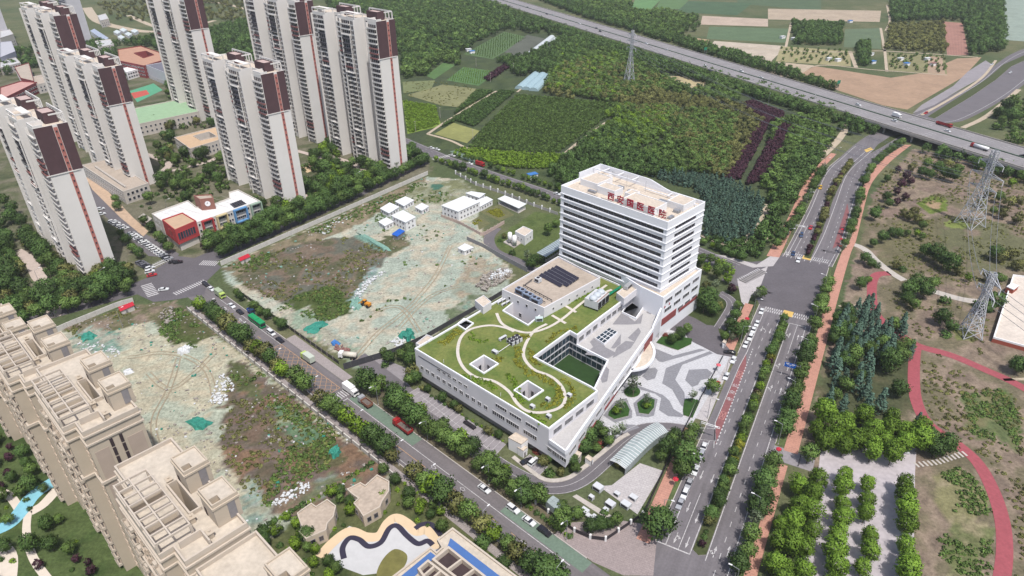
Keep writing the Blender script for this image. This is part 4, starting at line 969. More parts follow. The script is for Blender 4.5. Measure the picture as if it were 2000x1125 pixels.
windows_on(HL, W0, Wd(WL*0.66), 7.2, 5.0, 1.8, spread(WL*0.66, 5.0, 1.8, 1.5), mull=4)
ND = math.dist(court[3], R_(1171, 623)); nd2 = math.dist(R_(1171, 623), R_(1253, 562))
windows_on(HL, court[3], R_(1171, 623), 12.1, 3.3, 2.3, spread(ND, 3.3, 0.5, 0.6), mull=4)
windows_on(HL, R_(1171, 623), R_(1253, 562), 12.1, 3.3, 2.3, spread(nd2*0.55, 3.3, 0.5, 0.6), mull=4)
# glazed courtyard
cg = MB()
cpoly = [court[0], court[1], court[2], (court[3][0], court[3][1]), G(1187, 706, 10.2)]
for i in range(1, 4):
    a_, b_ = cpoly[i], cpoly[i+1]; L = math.dist(a_, b_)
    n = max(2, int(L/2.2)); zt = 13.6 if i < 3 else 9.4
    for z0, z1 in ((4.2, 7.0), (7.6, 9.9), (10.5, 13.4)):
        if z1 > zt+0.6: continue
        windows_on(HL, b_, a_, (z0+z1)/2, L/n-0.03, z1-z0, [L/n*(j+0.5) for j in range(n)], 'curtain_wall_pane', gl=glass_blue, fr=frame_grey)
cf = MB(); cf.sheet(cpoly, 3.85); cf.build('courtyard_lawn', M('court_lawn', C(46, 74, 34), 0.2, 0.4, 0.95), HL)
cr_ = MB(); cr_.wall([court[0], G(1187, 706, 10.2), court[3]], 0.5, TZ2, TZ2+0.9); cr_.build('courtyard_rim', hosp_white, HL)
sk = [G(1163, 660, 10.8), G(1190, 640, 10.8), G(1206, 648, 10.8), G(1180, 671, 10.8)]
b = MB(); b.prism(sk, TZ2, 10.8); b.build('skylight_curb', hosp_white, HL)
ci_ = cen(sk)
for i in range(4):
    for j in range(3):
        def bl(u, v): a = Vector(sk[0]).lerp(Vector(sk[1]), u); c = Vector(sk[3]).lerp(Vector(sk[2]), u); return a.lerp(c, v)[:]
        u0, u1, v0, v1 = i/4+0.02, (i+1)/4-0.02, j/3+0.03, (j+1)/3-0.03
        MB().prism([bl(u0, v0), bl(u1, v0), bl(u1, v1), bl(u0, v1)], 10.82, 10.9).build('skylight_pane', glass_blue, HL)
# annex hall
b = MB(); b.prism(AX, 3.6, AZ, 0, 1); b.ring(AX, 0.45, AZ, AZ+0.7); b.build('annex_wall', [podium_wall, roof_tan], HL)
LA = math.dist(AX[3], AX[2]); windows_on(HL, AX[3], AX[2], 16.6, 1.0, 1.2, spread(LA, 1.0, 4.2, 3)); LB = math.dist(AX[0], AX[3])
windows_on(HL, AX[0], AX[3], 16.6, 1.2, 1.5, spread(LB, 1.2, 3.6, 2)); windows_on(HL, AX[0], AX[3], 10.5, 1.6, 2.2, spread(LB*0.9, 1.6, 3.0, 8))
# plant room strip in front of the tower
pl = [R_(1203, 585), R_(1218, 597), R_(1250, 572), R_(1238, 558)]
b = MB(); b.prism(pl, RZ, RZ+3.0, 0, 1); b.ring(pl, 0.3, RZ+3.0, RZ+3.4); b.build('plant_room', [podium_wall, roof_cream], HL)
sh = [R_(928, 600), R_(945, 590), R_(960, 603), R_(944, 614)]
b = MB(); b.prism(sh, RZ, RZ+3.2, 0, 1); b.ring(sh, 0.25, RZ+3.2, RZ+3.5); b.build('stair_house', [podium_wall, roof_cream], HL)
so = [G(812, 672, 8), G(834, 655, 8), G(846, 660, 8), G(824, 677, 8)]
b = MB(); b.prism(so, 0, 8.0, 0, 1); b.ring(so, 0.3, 8.0, 8.5); b.build('side_stair', [podium_wall, roof_cream], HL)
# canopies over the entrances
cz = 5.6
can = smooth_line([G(x, y, cz) for x, y in ((1256, 661), (1270, 665), (1280, 684), (1277, 701), (1266, 714), (1249, 721), (1217, 725))], 5)
canp = can+[Wd(WL*0.33, 0.2), Wd(WL*0.52, 0.2)]
b = MB(); b.prism(canp, cz-0.9, cz-0.25, 0, 1); b.sheet(canp, cz-0.9); b.ring(canp, 0.9, cz-0.25, cz+0.15); b.build('round_canopy', [hosp_white, roof_cream], HL)
cp2 = [G(1291, 624, 6), G(1299, 628, 6), G(1327, 606, 6), G(1319, 601, 6)]
b = MB(); b.prism(cp2, 5.2, 6.0, 0, 1); b.sheet(cp2, 5.2)
for p in cp2[1:3]: b.tube((*Vector(p).lerp(Vector(cen(cp2)), 0.12)[:], 0), (*Vector(p).lerp(Vector(cen(cp2)), 0.12)[:], 5.2), 0.3, 8)
b.build('entrance_canopy', [hosp_white, roof_cream], HL)
# garden path and planting beds of the green roof
path_mat = M('roof_path', C(222, 214, 204), 0.05, 0.5, 0.9, scale2=2)
gp = MB()
loop = smooth_line([R_(x, y) for x, y in ((1068, 633), (1040, 650), (1022, 690), (1040, 720), (1075, 735), (1097, 755), (1104, 780), (1092, 797), (1060, 806), (1030, 803), (1010, 788), (994, 765), (965, 745), (930, 737), (905, 718), (894, 690), (900, 660), (920, 643), (955, 636), (985, 640), (1004, 648))], 5)
gp.ribbon(loop, 1.2, RZ+0.12)
gp.ribbon(smooth_line([R_(x, y) for x, y in ((970, 612), (980, 632), (1005, 645), (1035, 650), (1070, 640), (1100, 622), (1130, 597), (1160, 575), (1185, 557))], 5), 1.2, RZ+0.13)
for q in (((1078, 616), (1105, 632)), ((1105, 598), (1125, 610)), ((1158, 557), (1180, 570)), ((1170, 575), (1195, 566))): gp.ribbon([R_(*q[0]), R_(*q[1])], 1.3, RZ+0.115)
gp.build('roof_path', path_mat, HL)
# ------------------------------------------------------------------ things standing on the hospital roofs
solar_mat = M('solar_cells', C(58, 54, 66), 0.15, 0.8, 0.25, spec=0.6); alu = M('aluminium', C(200, 202, 206), 0.05, 1, 0.4, metal=0.3)
ar = [G(x, y, AZ+0.6) for x, y in ((1052, 538), (1088, 519), (1131, 543), (1100, 564))]
def bil(q, u, v): return Vector(q[0]).lerp(Vector(q[1]), u).lerp(Vector(q[3]).lerp(Vector(q[2]), u), v)
sp_rz = math.atan2(ar[3][1]-ar[0][1], ar[3][0]-ar[0][0])
sp_p = MB().wedge([(-1.25, -0.85, 0.25), (1.25, -0.85, 0.25), (1.25, 0.85, 1.0), (-1.25, 0.85, 1.0)], [(-1.25, -0.87, 0.31), (1.25, -0.87, 0.31), (1.25, 0.83, 1.06), (-1.25, 0.83, 1.06)]).mesh('panel'); sp_p.materials.append(solar_mat)
sp_f = MB().box((-1.1, 0.7, 0.46), (0.08, 0.08, 0.9)).box((1.1, 0.7, 0.46), (0.08, 0.08, 0.9)).box((0, 0.88, 0.98), (2.6, 0.1, 0.12)).box((-1.1, -0.7, 0.15), (0.08, 0.08, 0.28)).box((1.1, -0.7, 0.15), (0.08, 0.08, 0.28)).mesh('stand'); sp_f.materials.append(alu)
for i in range(5):
    for j in range(7):
        if (i, j) == (0, 6): continue
        p = bil(ar, (i+0.5)/5, (j+0.5)/7)
        r = thing('solar_panel', 'dark solar panel on the annex roof, %s file from the left, %s from its back' % (ORD[i], ORD[j]), 'solar panel', (p.x, p.y, AZ), sp_rz, 'solar panels on the annex roof')
        obj('panel', sp_p, r, (0, 0, 0)); obj('stand', sp_f, r, (0, 0, 0))
unit_blue = M('unit_blue_grey', C(150, 164, 188), 0.08, 1, 0.5); unit_white = M('unit_white', C(222, 224, 228), 0.06, 1, 0.5)
fan = MB().tube((0, 0, 0), (0, 0, 0.25), 0.75, 12).mesh('fan'); fan.materials.append(dark_metal)
def hvac(label, p, z, size, rz, fans, mat=unit_blue, group=None, name='air_conditioning_unit'):
    r = thing(name, label, 'cooling unit', (p[0], p[1], z), rz, group)
    b = MB().box((0, 0, 0.35+size[2]/2), size); 
    for a in (-1, 1):
        for c in (-1, 1): b.box((a*size[0]*0.42, c*size[1]*0.42, 0.18), (0.2, 0.2, 0.36))
    b.build('casing', mat, r, (0, 0, 0))
    for f in range(fans):
        x = (f-(fans-1)/2)*size[0]/max(fans, 1)
        o = obj('fan', fan, r, (x, 0, 0.35+size[2])); o.scale = (0.95, 0.95, 1)
    MB().box((0, -size[1]/2-0.02, 0.35+size[2]*0.5), (size[0]*0.8, 0.06, size[2]*0.6)).build('louvre', dark_metal, r, (0, 0, 0))
    return r
axr = math.atan2(AX[3][1]-AX[0][1], AX[3][0]-AX[0][0])
for k, (x, y) in enumerate(((1017, 566), (1032, 575), (1048, 584))): hvac('blue grey twin-fan unit on the annex roof, %s from its left corner' % ORD[k], G(x, y, AZ+2), AZ, (4.2, 2.6, 2.2), axr, 2, group='twin-fan units on the annex roof')
hvac('square grey fan box beside the solar panels', G(1051, 547, AZ+1), AZ, (2.4, 2.2, 1.8), axr, 1, unit_white)
pp = MB()
for a, b_ in (((1010, 560), (1065, 590)), ((1022, 556), (1078, 586)), ((1040, 545), (1025, 556))): pp.tube((*G(*a, AZ+1), AZ+1.0), (*G(*b_, AZ+1), AZ+1.0), 0.18, 6)
for t in np.linspace(0, 1, 8): p = Vector(G(1022, 556, AZ+1)).lerp(Vector(G(1078, 586, AZ+1)), t); pp.box((p.x, p.y, AZ+0.5), (0.2, 0.2, 1.0))
tag(pp.build('roof_pipework', dark_metal), 'dark pipework running behind the fan units on the annex roof', 'pipes')
# cooling tower with three domes
ct = [R_(1144, 598), R_(1164, 611), R_(1186, 592), R_(1166, 579)]
cc = cen(ct); crz = math.atan2(ct[2][1]-ct[1][1], ct[2][0]-ct[1][0]); cl_, cw_ = math.dist(ct[1], ct[2]), math.dist(ct[0], ct[1])
r = thing('cooling_tower', 'large white cooling tower with three domed stacks on the green roof', 'cooling tower', (cc[0], cc[1], RZ), crz)
MB().box((0, 0, 2.6), (cl_, cw_, 3.6)).build('casing', unit_white, r, (0, 0, 0))
for i in range(6): MB().box((cl_*(i/5-0.5)*0.92, -cw_*0.46, 0.4), (0.35, 0.35, 0.8)).build('foot', dark_metal, r, (0, 0, 0))
for i in range(3):
    MB().box((cl_*(i-1)/3, -cw_/2-0.04, 2.5), (cl_/3-0.5, 0.1, 2.9)).build('louvre', black_mat, r, (0, 0, 0))
    MB().tube((cl_*(i-1)/3, 0, 4.4), (cl_*(i-1)/3, 0, 5.2), 1.75, 14, 1.55).dome((cl_*(i-1)/3, 0, 5.2), 1.55, 0.7, 14, 3).build('fan_stack', M('dome_grey', C(206, 214, 222), 0.05, 1, 0.5), r, (0, 0, 0), True)
MB().box((0, -cw_*0.42, 4.5), (cl_, 0.5, 0.12)).build('walkway', M('rusty_deck', C(168, 140, 130), 0.15, 1, 0.8), r, (0, 0, 0))
gpipe = MB()
for d in (0, 0.8): gpipe.tube((*R_(1181, 584+d*3), RZ+1.2), (*R_(1212, 563+d*3), RZ+1.2), 0.3, 8)
tag(gpipe.build('green_pipe', M('pipe_green', C(24, 140, 104), 0.1, 1, 0.5)), 'pair of bright green pipes from the cooling tower to the hospital tower', 'pipes')
for k, (x, y) in enumerate(((995, 664), (1003, 661), (1010, 657))):
    for j in range(2):
        hvac('small white outdoor unit on the roof lawn, %s pair, %s one' % (ORD[k], 'back' if j == 0 else 'front'), R_(x+j*5, y+j*4+6), RZ, (1.8, 1.3, 1.5), axr, 1, unit_white, 'outdoor units clustered on the roof lawn')
hvac('long white duct box left of the unit cluster on the roof lawn', R_(982, 663), RZ, (3.6, 1.0, 0.9), axr+1.5, 0, unit_white, name='duct_box')
hvac('white duct box by the first light well on the roof lawn', R_(967, 690), RZ, (2.4, 1.4, 0.9), axr, 0, unit_white, name='duct_box')
pe = MB().tube((*R_(972, 691), RZ+0.5), (*R_(1001, 671), RZ+0.5), 0.12, 6); tag(pe.build('pipe', white_wall), 'thin white pipe between duct box and outdoor units', 'pipe')
for k, (x, y, t) in enumerate(((1112, 775, 'inside the right bend of the roof path'), (1070, 783, 'amid the yellow bed by the second light well'), (1040, 797, 'beside the lower bend of the roof path'), (1072, 816, 'nearest the wedge corner of the roof lawn'))):
    hvac('small white vent box '+t, R_(x, y), RZ, (1.6, 1.2, 1.0), axr, 0, unit_white, name='vent_box')
hvac('white curled duct outlet in front of the annex hall', R_(1053, 627), RZ, (3.0, 1.6, 1.4), axr+0.8, 0, M('pale_teal', C(210, 226, 226), 0.05, 1, 0.5), name='duct_outlet')
for k, (x, y) in enumerate(((984, 588), (992, 592), (976, 592), (984, 596))): hvac('low white condenser on the deck left of the annex, %s in order' % ORD[k], R_(x, y), RZ, (2.6, 0.9, 0.6), axr+1.57, 0, unit_white, 'condensers on the side deck')
hvac('long grey air handler on the plant room roof', R_(1228, 572), RZ+3.0, (7.0, 1.8, 1.4), crz, 0, alu, name='air_handler')
for k, (x, y) in enumerate(((836, 672), (867, 712), (920, 743), (978, 777))):
    o = MB().tube((0, 0, 0), (0, 0, 1.6), 0.07, 6).build('lightning_rod', white_wall, None, (*R_(x, y), RZ+0.7)); tag(o, 'thin white post on the street-side parapet, %s from the left' % ORD[k], 'post', 'posts on the parapet')
# flowering beds on the green roof
wood_proto('flower', 'bush', 0.0, 0.7, 0.8, 12, 8, 0.3, 'yellow'); wood_proto('lowgreen', 'bush', 0.0, 0.6, 0.8, 12, 8, 0.3, 'lime')
def bed(label, pts, w, key='flower', z=RZ):
    line = smooth_line([G(x, y, z) for x, y in pts], 6); L = plen(line); out = []
    for i in range(int(L/0.7)):
        p = pat(line, i*0.7)
        for _ in range(max(1, int(w))): out.append((p[0]+VR.uniform(-w/2, w/2), p[1]+VR.uniform(-w/2, w/2), z, VR.uniform(0.6, 1.0)))
    scatter('flower_bed', label, 'flower bed', key, out)
bed('yellow flowering bed along the inner bend of the roof path', ((1014, 680), (1012, 705), (1030, 727), (1062, 740), (1088, 757), (1092, 777), (1078, 790), (1056, 795)), 2.6)
bed('yellow flowering bed between roof path and courtyard', ((1038, 685), (1042, 705), (1056, 716)), 2.6)
bed('yellow flowering strip beside the terrace wall', ((1068, 670), (1085, 653), (1110, 643), (1132, 640)), 1.8)
bed('yellow flowering strip right of the roof path bend', ((1098, 740), (1115, 755), (1120, 780), (1098, 800)), 1.8)
bed('yellow flowering patch in the far left of the roof lawn', ((862, 670), (885, 655), (900, 640)), 3.0)
bed('yellow flowering patch around the outdoor units', ((1005, 655), (1025, 660), (1036, 662)), 2.2)
bed('yellow flowering patch behind the first light well', ((965, 700), (985, 705)), 3.2)
bed('green planted strip below the first light well', ((905, 735), (940, 745), (975, 762)), 2.2, 'lowgreen')
bed('green planted ring around the upper roof lawn', ((925, 650), (922, 660), (940, 668), (960, 660)), 1.6, 'lowgreen')
bed('yellow green planted strip by the annex side wall', ((1115, 590), (1150, 570), (1170, 562)), 3.0, 'lowgreen')
bed('green planted strip near the second light well', ((990, 735), (1005, 745), (1012, 775), (1022, 790)), 2.0, 'lowgreen')
bed('green planted corner at the wedge end of the roof lawn', ((1040, 810), (1060, 826), (1072, 828)), 2.2, 'lowgreen')

# ------------------------------------------------------------------ hospital grounds
drive_mat = asphalt
dl = smooth_line(GL([(700, 697), (790, 766), (880, 838), (960, 900), (1035, 942), (1090, 950), (1135, 935), (1180, 898), (1225, 858), (1260, 840), (1310, 838), (1360, 846), (1398, 850)]), 5)
struct(MB().ribbon(dl, 6.6, Z3).build('hospital_drive', drive_mat))
wl = MB()
for off in (-3.1, 3.1): wl.ribbon(offs_line(dl, off)[6:], 0.16, Z3+0.03)
wl.ribbon(offs_line(dl, 0.3)[14:52], 0.14, Z3+0.03); paint('drive_lines', wl)
flat('drive_apron', GL([(715, 700), (755, 703), (800, 722), (795, 745), (810, 770), (770, 762), (720, 722)]), Z3-0.012, asphalt_light)
flat('bay_paving', GL([(790, 772), (818, 757), (988, 868), (968, 890)]), Z3+0.015, asphalt_light)
flat('bay_paving', GL([(1012, 905), (1035, 888), (1070, 912), (1052, 930)]), Z3+0.015, asphalt_light)
bl_ = MB()
for t in np.linspace(0, 1, 21):
    a, b_ = Vector(G(792, 773)).lerp(Vector(G(968, 889)), t), Vector(G(818, 757)).lerp(Vector(G(988, 868)), t); bl_.ribbon([a[:], b_[:]], 0.13, Z3+0.04)
for t in np.linspace(0, 1, 5):
    a, b_ = Vector(G(1012, 905)).lerp(Vector(G(1052, 930)), t), Vector(G(1035, 888)).lerp(Vector(G(1070, 912)), t); bl_.ribbon([a[:], b_[:]], 0.13, Z3+0.04)
paint('bay_lines', bl_)
struct(MB().wall(smooth_line(GL([(1002, 893), (1030, 915), (1065, 938), (1105, 936), (1135, 918), (1170, 890), (1210, 858), (1228, 848)]), 4), 1.5, 0.02, 0.35).build('drive_footway', conc))
PZ = lambda pts: [G(1130+x/4.687, 620+y/4.687) for x, y in pts]
flat('plaza', GL([(1165, 832), (1195, 775), (1230, 720), (1290, 640), (1345, 652), (1430, 690), (1402, 742), (1345, 840), (1300, 831), (1255, 834), (1215, 852), (1190, 862)]), Z2+0.002, tiles(M('plaza_granite', C(212, 212, 216), 0.05, 0.5, 0.8, scale2=1.4), 40, 1.8))
granite_grey = tiles(M('plaza_granite_grey', C(148, 148, 154), 0.06, 0.5, 0.8, scale2=1.4), 40, 1.8)
for g in ([(700, 285), (865, 352), (1112, 288), (1168, 300), (770, 410), (735, 405), (700, 370)], [(800, 465), (900, 425), (1200, 310), (1232, 330), (950, 435), (885, 570), (970, 690), (975, 830), (940, 810), (855, 660), (765, 605)],
          [(1010, 480), (1175, 472), (1225, 510), (1190, 560), (1120, 575), (1090, 620), (1040, 640), (975, 575)], [(580, 540), (640, 470), (700, 460), (725, 485), (700, 560), (630, 580)],
          [(400, 590), (560, 630), (770, 710), (830, 760), (870, 840), (960, 895), (950, 915), (820, 905), (735, 850), (755, 740), (700, 700), (560, 660), (400, 640)], [(225, 900), (330, 770), (440, 740), (490, 860), (490, 920), (330, 965)], [(500, 790), (600, 700), (725, 750), (690, 900), (640, 915), (530, 905)], [(400, 980), (520, 985), (560, 1010), (420, 1060), (380, 1020)]):
    flat('plaza_band', PZ(g), Z3+0.01, granite_grey)
bed_grass = M('bed_grass', C(52, 86, 34), 0.25, 0.7, 0.95)
for g in ([(490+75*math.cos(t), 685+52*math.sin(t)) for t in np.linspace(0, 2*math.pi, 16)[:-1]], [(535, 790), (610, 728), (697, 757), (690, 830), (640, 892), (555, 880)], [(275, 870), (340, 800), (430, 775), (468, 850), (455, 908), (330, 938), (272, 905)],
          [(970, 755), (1040, 742), (1075, 760), (1010, 915), (960, 900), (955, 850)], [(1080, 752), (1110, 775), (1042, 925), (1015, 918)], [(710, 235), (760, 180), (850, 165), (1040, 200), (1030, 250), (910, 305), (860, 290)]):
    struct(MB().prism(PZ(g), 0, 0.35, 0, 1).build('planting_bed', [kerb_mat, bed_grass]))
flat('gate_apron', GL([(1290, 633), (1324, 608), (1358, 622), (1380, 635), (1402, 637), (1404, 648), (1412, 668), (1440, 700), (1400, 692), (1345, 664), (1338, 652), (1310, 645)]), Z3+0.02, asphalt_dark)
struct(MB().ribbon(smooth_line(GL([(1404, 572), (1424, 584), (1430, 598), (1420, 618), (1405, 642)]), 5), 5.2, Z3).build('curved_ramp', asphalt))
cl2 = smooth_line(GL([(1404, 572), (1424, 584), (1430, 598), (1420, 618), (1405, 642)]), 5); rl = MB()
for off in (-2.3, 0, 2.3): rl.ribbon(offs_line(cl2, off), 0.14, Z3+0.03)
paint('ramp_lines', rl)
flat('forecourt', GL([(1195, 948), (1250, 905), (1295, 920), (1245, 1005), (1170, 950)]), Z2+0.03, light_pave)
flat('utility_garden_path', GL([(1118, 970), (1126, 966), (1212, 1018), (1203, 1026)]), Z2+0.03, conc)
flat('exit_mark', GL([(1338, 835), (1356, 840), (1352, 850), (1334, 845)]), Z4+0.01, paint_orange)
# lawn service house with two tanks
hb = [G(1006, 453, 5), G(1022, 443, 5), G(1041, 451, 5), G(1025, 463, 5)]
H1 = bld('service_house', 'small white flat-roofed service house on the hospital lawn', 'building', cen(hb))
b = MB(); b.prism(hb, 0, 5, 0, 1); b.ring(hb, 0.3, 5, 5.5); b.build('wall', [white_wall, roof_cream], H1)
q = ccw(hb)
for i in range(4):
    L = math.dist(q[i], q[(i+1) % 4]); windows_on(H1, q[i], q[(i+1) % 4], 2.6, 0.9, 1.2, spread(L, 0.9, 2.2, 1.5))
struct(MB().prism(GL([(983, 474), (1003, 462), (1025, 471), (1004, 485)]), 0, 0.5).build('tank_plinth', conc))
for k, (x, y) in enumerate(((996, 476), (1005, 482))):
    p = G(x, y); r = thing('gas_tank', 'tall white cylindrical tank by the lawn service house, the %s one' % ('left' if k == 0 else 'right'), 'tank', (p[0], p[1], 0.5), 0, 'white tanks on the plinth')
    MB().tube((0, 0, 1.0), (0, 0, 5.8), 1.15, 14).dome((0, 0, 5.8), 1.15, 0.6, 14).build('vessel', white_wall, r, (0, 0, 0), True)
    for a in range(3): MB().tube((math.cos(a*2.1)*0.9, math.sin(a*2.1)*0.9, 0), (math.cos(a*2.1)*0.9, math.sin(a*2.1)*0.9, 1.3), 0.12, 5).build('leg', steel, r, (0, 0, 0))
gh = [G(1048, 493, 3.5), G(1093, 465, 3.5), G(1105, 478, 3.5), G(1066, 503, 3.5)]
S1 = bld('bicycle_shed', 'long shed with a grey translucent ribbed roof beside the tower', 'shed', cen(gh))
ribs = M('polycarbonate_grey', C(172, 184, 190), 0.06, 0.6, 0.4)
for i in range(12):
    u0, u1 = i/12+0.006, (i+1)/12-0.006; pl_ = [bil(gh, u0, 0)[:], bil(gh, u1, 0)[:], bil(gh, u1, 1)[:], bil(gh, u0, 1)[:]]
    MB().wedge([(*p, 3.3 if k < 2 else 3.7) for k, p in enumerate(pl_)], [(*p, 3.38 if k < 2 else 3.78) for k, p in enumerate(pl_)]).build('roof_panel', ribs, S1)
for i in range(10):
    for v in (0.04, 0.96): p = bil(gh, i/9*0.98+0.01, v); MB().tube((p.x, p.y, 0), (p.x, p.y, 3.5), 0.09, 5).build('post', steel, S1)
MB().wall([bil(gh, 0.01, 0.93)[:], bil(gh, 0.99, 0.93)[:]], 0.1, 0.2, 1.6).build('screen', conc, S1)
# glass canopy over the basement ramp
rc = smooth_line(GL([(1205, 920), (1222, 903), (1250, 875), (1275, 855), (1293, 846)], 0), 6)
S2 = bld('ramp_canopy', 'long curved glass canopy over the car park ramp by the forecourt', 'canopy', rc[len(rc)//2])
gpane = M('canopy_glass', C(172, 184, 184), 0.12, 0.5, 0.18, spec=0.5)
ra, rb_ = offs_line(rc, -3.0), offs_line(rc, 3.0); n = len(rc)
for i in range(n-1):
    A_, B_, C_, D_ = ra[i], ra[i+1], rb_[i+1], rb_[i]
    m0 = ((A_[0]+D_[0])/2, (A_[1]+D_[1])/2); m1 = ((B_[0]+C_[0])/2, (B_[1]+C_[1])/2)
    for (p, q_, r_, s_), (za, zb) in (((A_, B_, m1, m0), (2.9, 3.5)), ((m0, m1, C_, D_), (3.5, 2.9))):
        MB().wedge([(*p, za), (*q_, za), (*r_, zb), (*s_, zb)], [(*p, za+0.06), (*q_, za+0.06), (*r_, zb+0.06), (*s_, zb+0.06)]).build('glass_pane', gpane, S2)
    MB().tube((*A_, 2.99), (*m0, 3.6), 0.09, 5).tube((*m0, 3.6), (*D_, 2.99), 0.09, 5).build('rafter', white_wall, S2)
    MB().wall([offs_line(rc, 2.9)[i], offs_line(rc, 2.9)[i+1]], 0.06, 0.1, 2.6).build('side_pane', gpane, S2)
    for Q in (A_, D_): MB().tube((*Q, 0), (*Q, 2.9), 0.07, 5).build('post', steel, S2)
# small pavilion, kiosks and plant boxes
def small_box(name, label, px, z, wallm=white_wall, roofm=roof_cream, cat='kiosk', par=0.25, over=0.0):
    q = [G(x, y, z) for x, y in px]; r = bld(name, label, cat, cen(q)); b = MB(); b.prism(q, 0, z-0.15); b.build('wall', wallm, r)
    qq = offset(ccw(q), max(over, 0.05)); t = MB(); t.prism(qq, z-0.15, z); 
    if par: t.ring(qq, par, z, z+0.2)
    t.build('roof', roofm, r)
    c = ccw(q); L = math.dist(c[0], c[1]); d = MB().box((0, -0.03, 1.0), (0.9, 0.06, 2.0)).build('door', frame_grey, r); v = Vector(c[0]).lerp(Vector(c[1]), 0.4)
    d.location = (v.x-r.location[0], v.y-r.location[1], 0.03); d.rotation_euler = (0, 0, math.atan2(c[1][1]-c[0][1], c[1][0]-c[0][0]))
    return r
small_box('gate_lodge', 'white flat-roofed lodge against the street side of the podium', ((993, 855), (1007, 845), (1031, 858), (1018, 868)), 5.2)
small_box('gate_lodge_annex', 'low white box attached beside the flat-roofed lodge', ((1011, 874), (1020, 868), (1030, 874), (1022, 881)), 3.2)
small_box('garden_kiosk', 'small white kiosk on the grass right of the wedge corner', ((1143, 894), (1149, 889), (1159, 896), (1153, 901)), 2.4)
small_box('side_porch', 'cream flat porch roof at the wedge corner of the podium', ((1117, 890), (1126, 880), (1136, 885), (1128, 898)), 3.4, conc)
GLS = bld('glass_house', 'small glazed ventilation house at the lower edge of the utility garden', 'glass house', G(1086, 995))
ghq = [G(x, y, 3.0) for x, y in ((1066, 978), (1080, 967), (1107, 985), (1092, 1000))]
b = MB(); b.prism(ghq, 0, 2.8); b.build('glazed_wall', gpane, GLS)
for i in range(4):
    for j in range(2): MB().prism([bil(ghq, j/2+.01, i/4+.01)[:], bil(ghq, (j+1)/2-.01, i/4+.01)[:], bil(ghq, (j+1)/2-.01, (i+1)/4-.01)[:], bil(ghq, j/2+.01, (i+1)/4-.01)[:]], 2.82, 2.92).build('roof_pane', gpane, GLS)
for k, (x, y, s, h, t) in enumerate(((1168, 957, 3.0, 1.6, 'nearest the forecourt'), (1192, 988, 2.8, 1.2, 'in the middle of the lawn'), (1183, 999, 1.6, 1.0, 'next to the middle box'), (1222, 990, 2.8, 1.4, 'by the footway fence'), (1237, 975, 2.4, 1.0, 'at the forecourt corner'), (1142, 1003, 2.4, 1.4, 'left of the garden path'), (1150, 1012, 1.8, 1.0, 'below the garden path'), (1163, 1020, 3.2, 1.4, 'nearest the street corner'), (1205, 968, 1.8, 1.0, 'behind the middle box'), (1118, 1008, 2.8, 1.6, 'beside the glazed house'), (1155, 975, 1.6, 1.2, 'at the near end of the lawn'))):
    p = G(x, y); hvac('white ventilation box in the utility garden, '+t, p, 0.0, (s, s*0.75, h), rotz(43.7), 0, unit_white, 'ventilation boxes in the utility garden', 'ventilation_box')
# ------------------------------------------------------------------ residential towers
tw_white = M('tower_white', C(228, 224, 220, 0.9), 0.03, 0.12, 0.75); tw_brown = M('tower_brown', C(92, 68, 72), 0.10, 0.3, 0.8)
tw_red = M('tower_red', C(164, 112, 108), 0.10, 0.5, 0.8); tw_dark = M('tower_recess', C(92, 88, 94), 0.25, 0.4, 0.8); tw_pane = glass_mat('tower_glass', C(70, 66, 74, 0.8))
_TM = {}
def tmesh(key, fn, mats):
    if key not in _TM:
        me = fn().mesh(key[0])
        for m in mats: me.materials.append(m)
        _TM[key] = me
    return _TM[key]
def balc_mesh(w, kind):
    def fn():
        b = MB()
        if kind == 'wave':
            n = 8
            for i in range(n):
                x0, x1 = -w/2+w*i/n, -w/2+w*(i+1)/n; d0 = 0.9+0.45*math.sin(i/n*math.pi*2*(1.5)); d1 = 0.9+0.45*math.sin((i+1)/n*math.pi*3)
                b.wedge([(x0, -d0, 0), (x1, -d1, 0), (x1, 0.1, 0), (x0, 0.1, 0)], [(x0, -d0, 0.85), (x1, -d1, 0.85), (x1, 0.1, 0.12), (x0, 0.1, 0.12)])
        else:
            b.box((0, -0.6, 0.08), (w, 1.3, 0.16)); b.box((0, -1.2, 0.5), (w, 0.1, 0.75)); b.box((-w/2+0.05, -0.6, 0.5), (0.1, 1.2, 0.75)); b.box((w/2-0.05, -0.6, 0.5), (0.1, 1.2, 0.75))
        return b
    return fn
def pane_mesh(w, h, nm):
    def fn():
        b = MB(); b.box((0, -0.04, h/2), (w, 0.08, h), 0, 0)
        for i in range(nm+1): b.box((-w/2+w*i/nm, -0.1, h/2), (0.14, 0.14, h), 0, 1)
        return b
    return fn
TAZ = 134.0
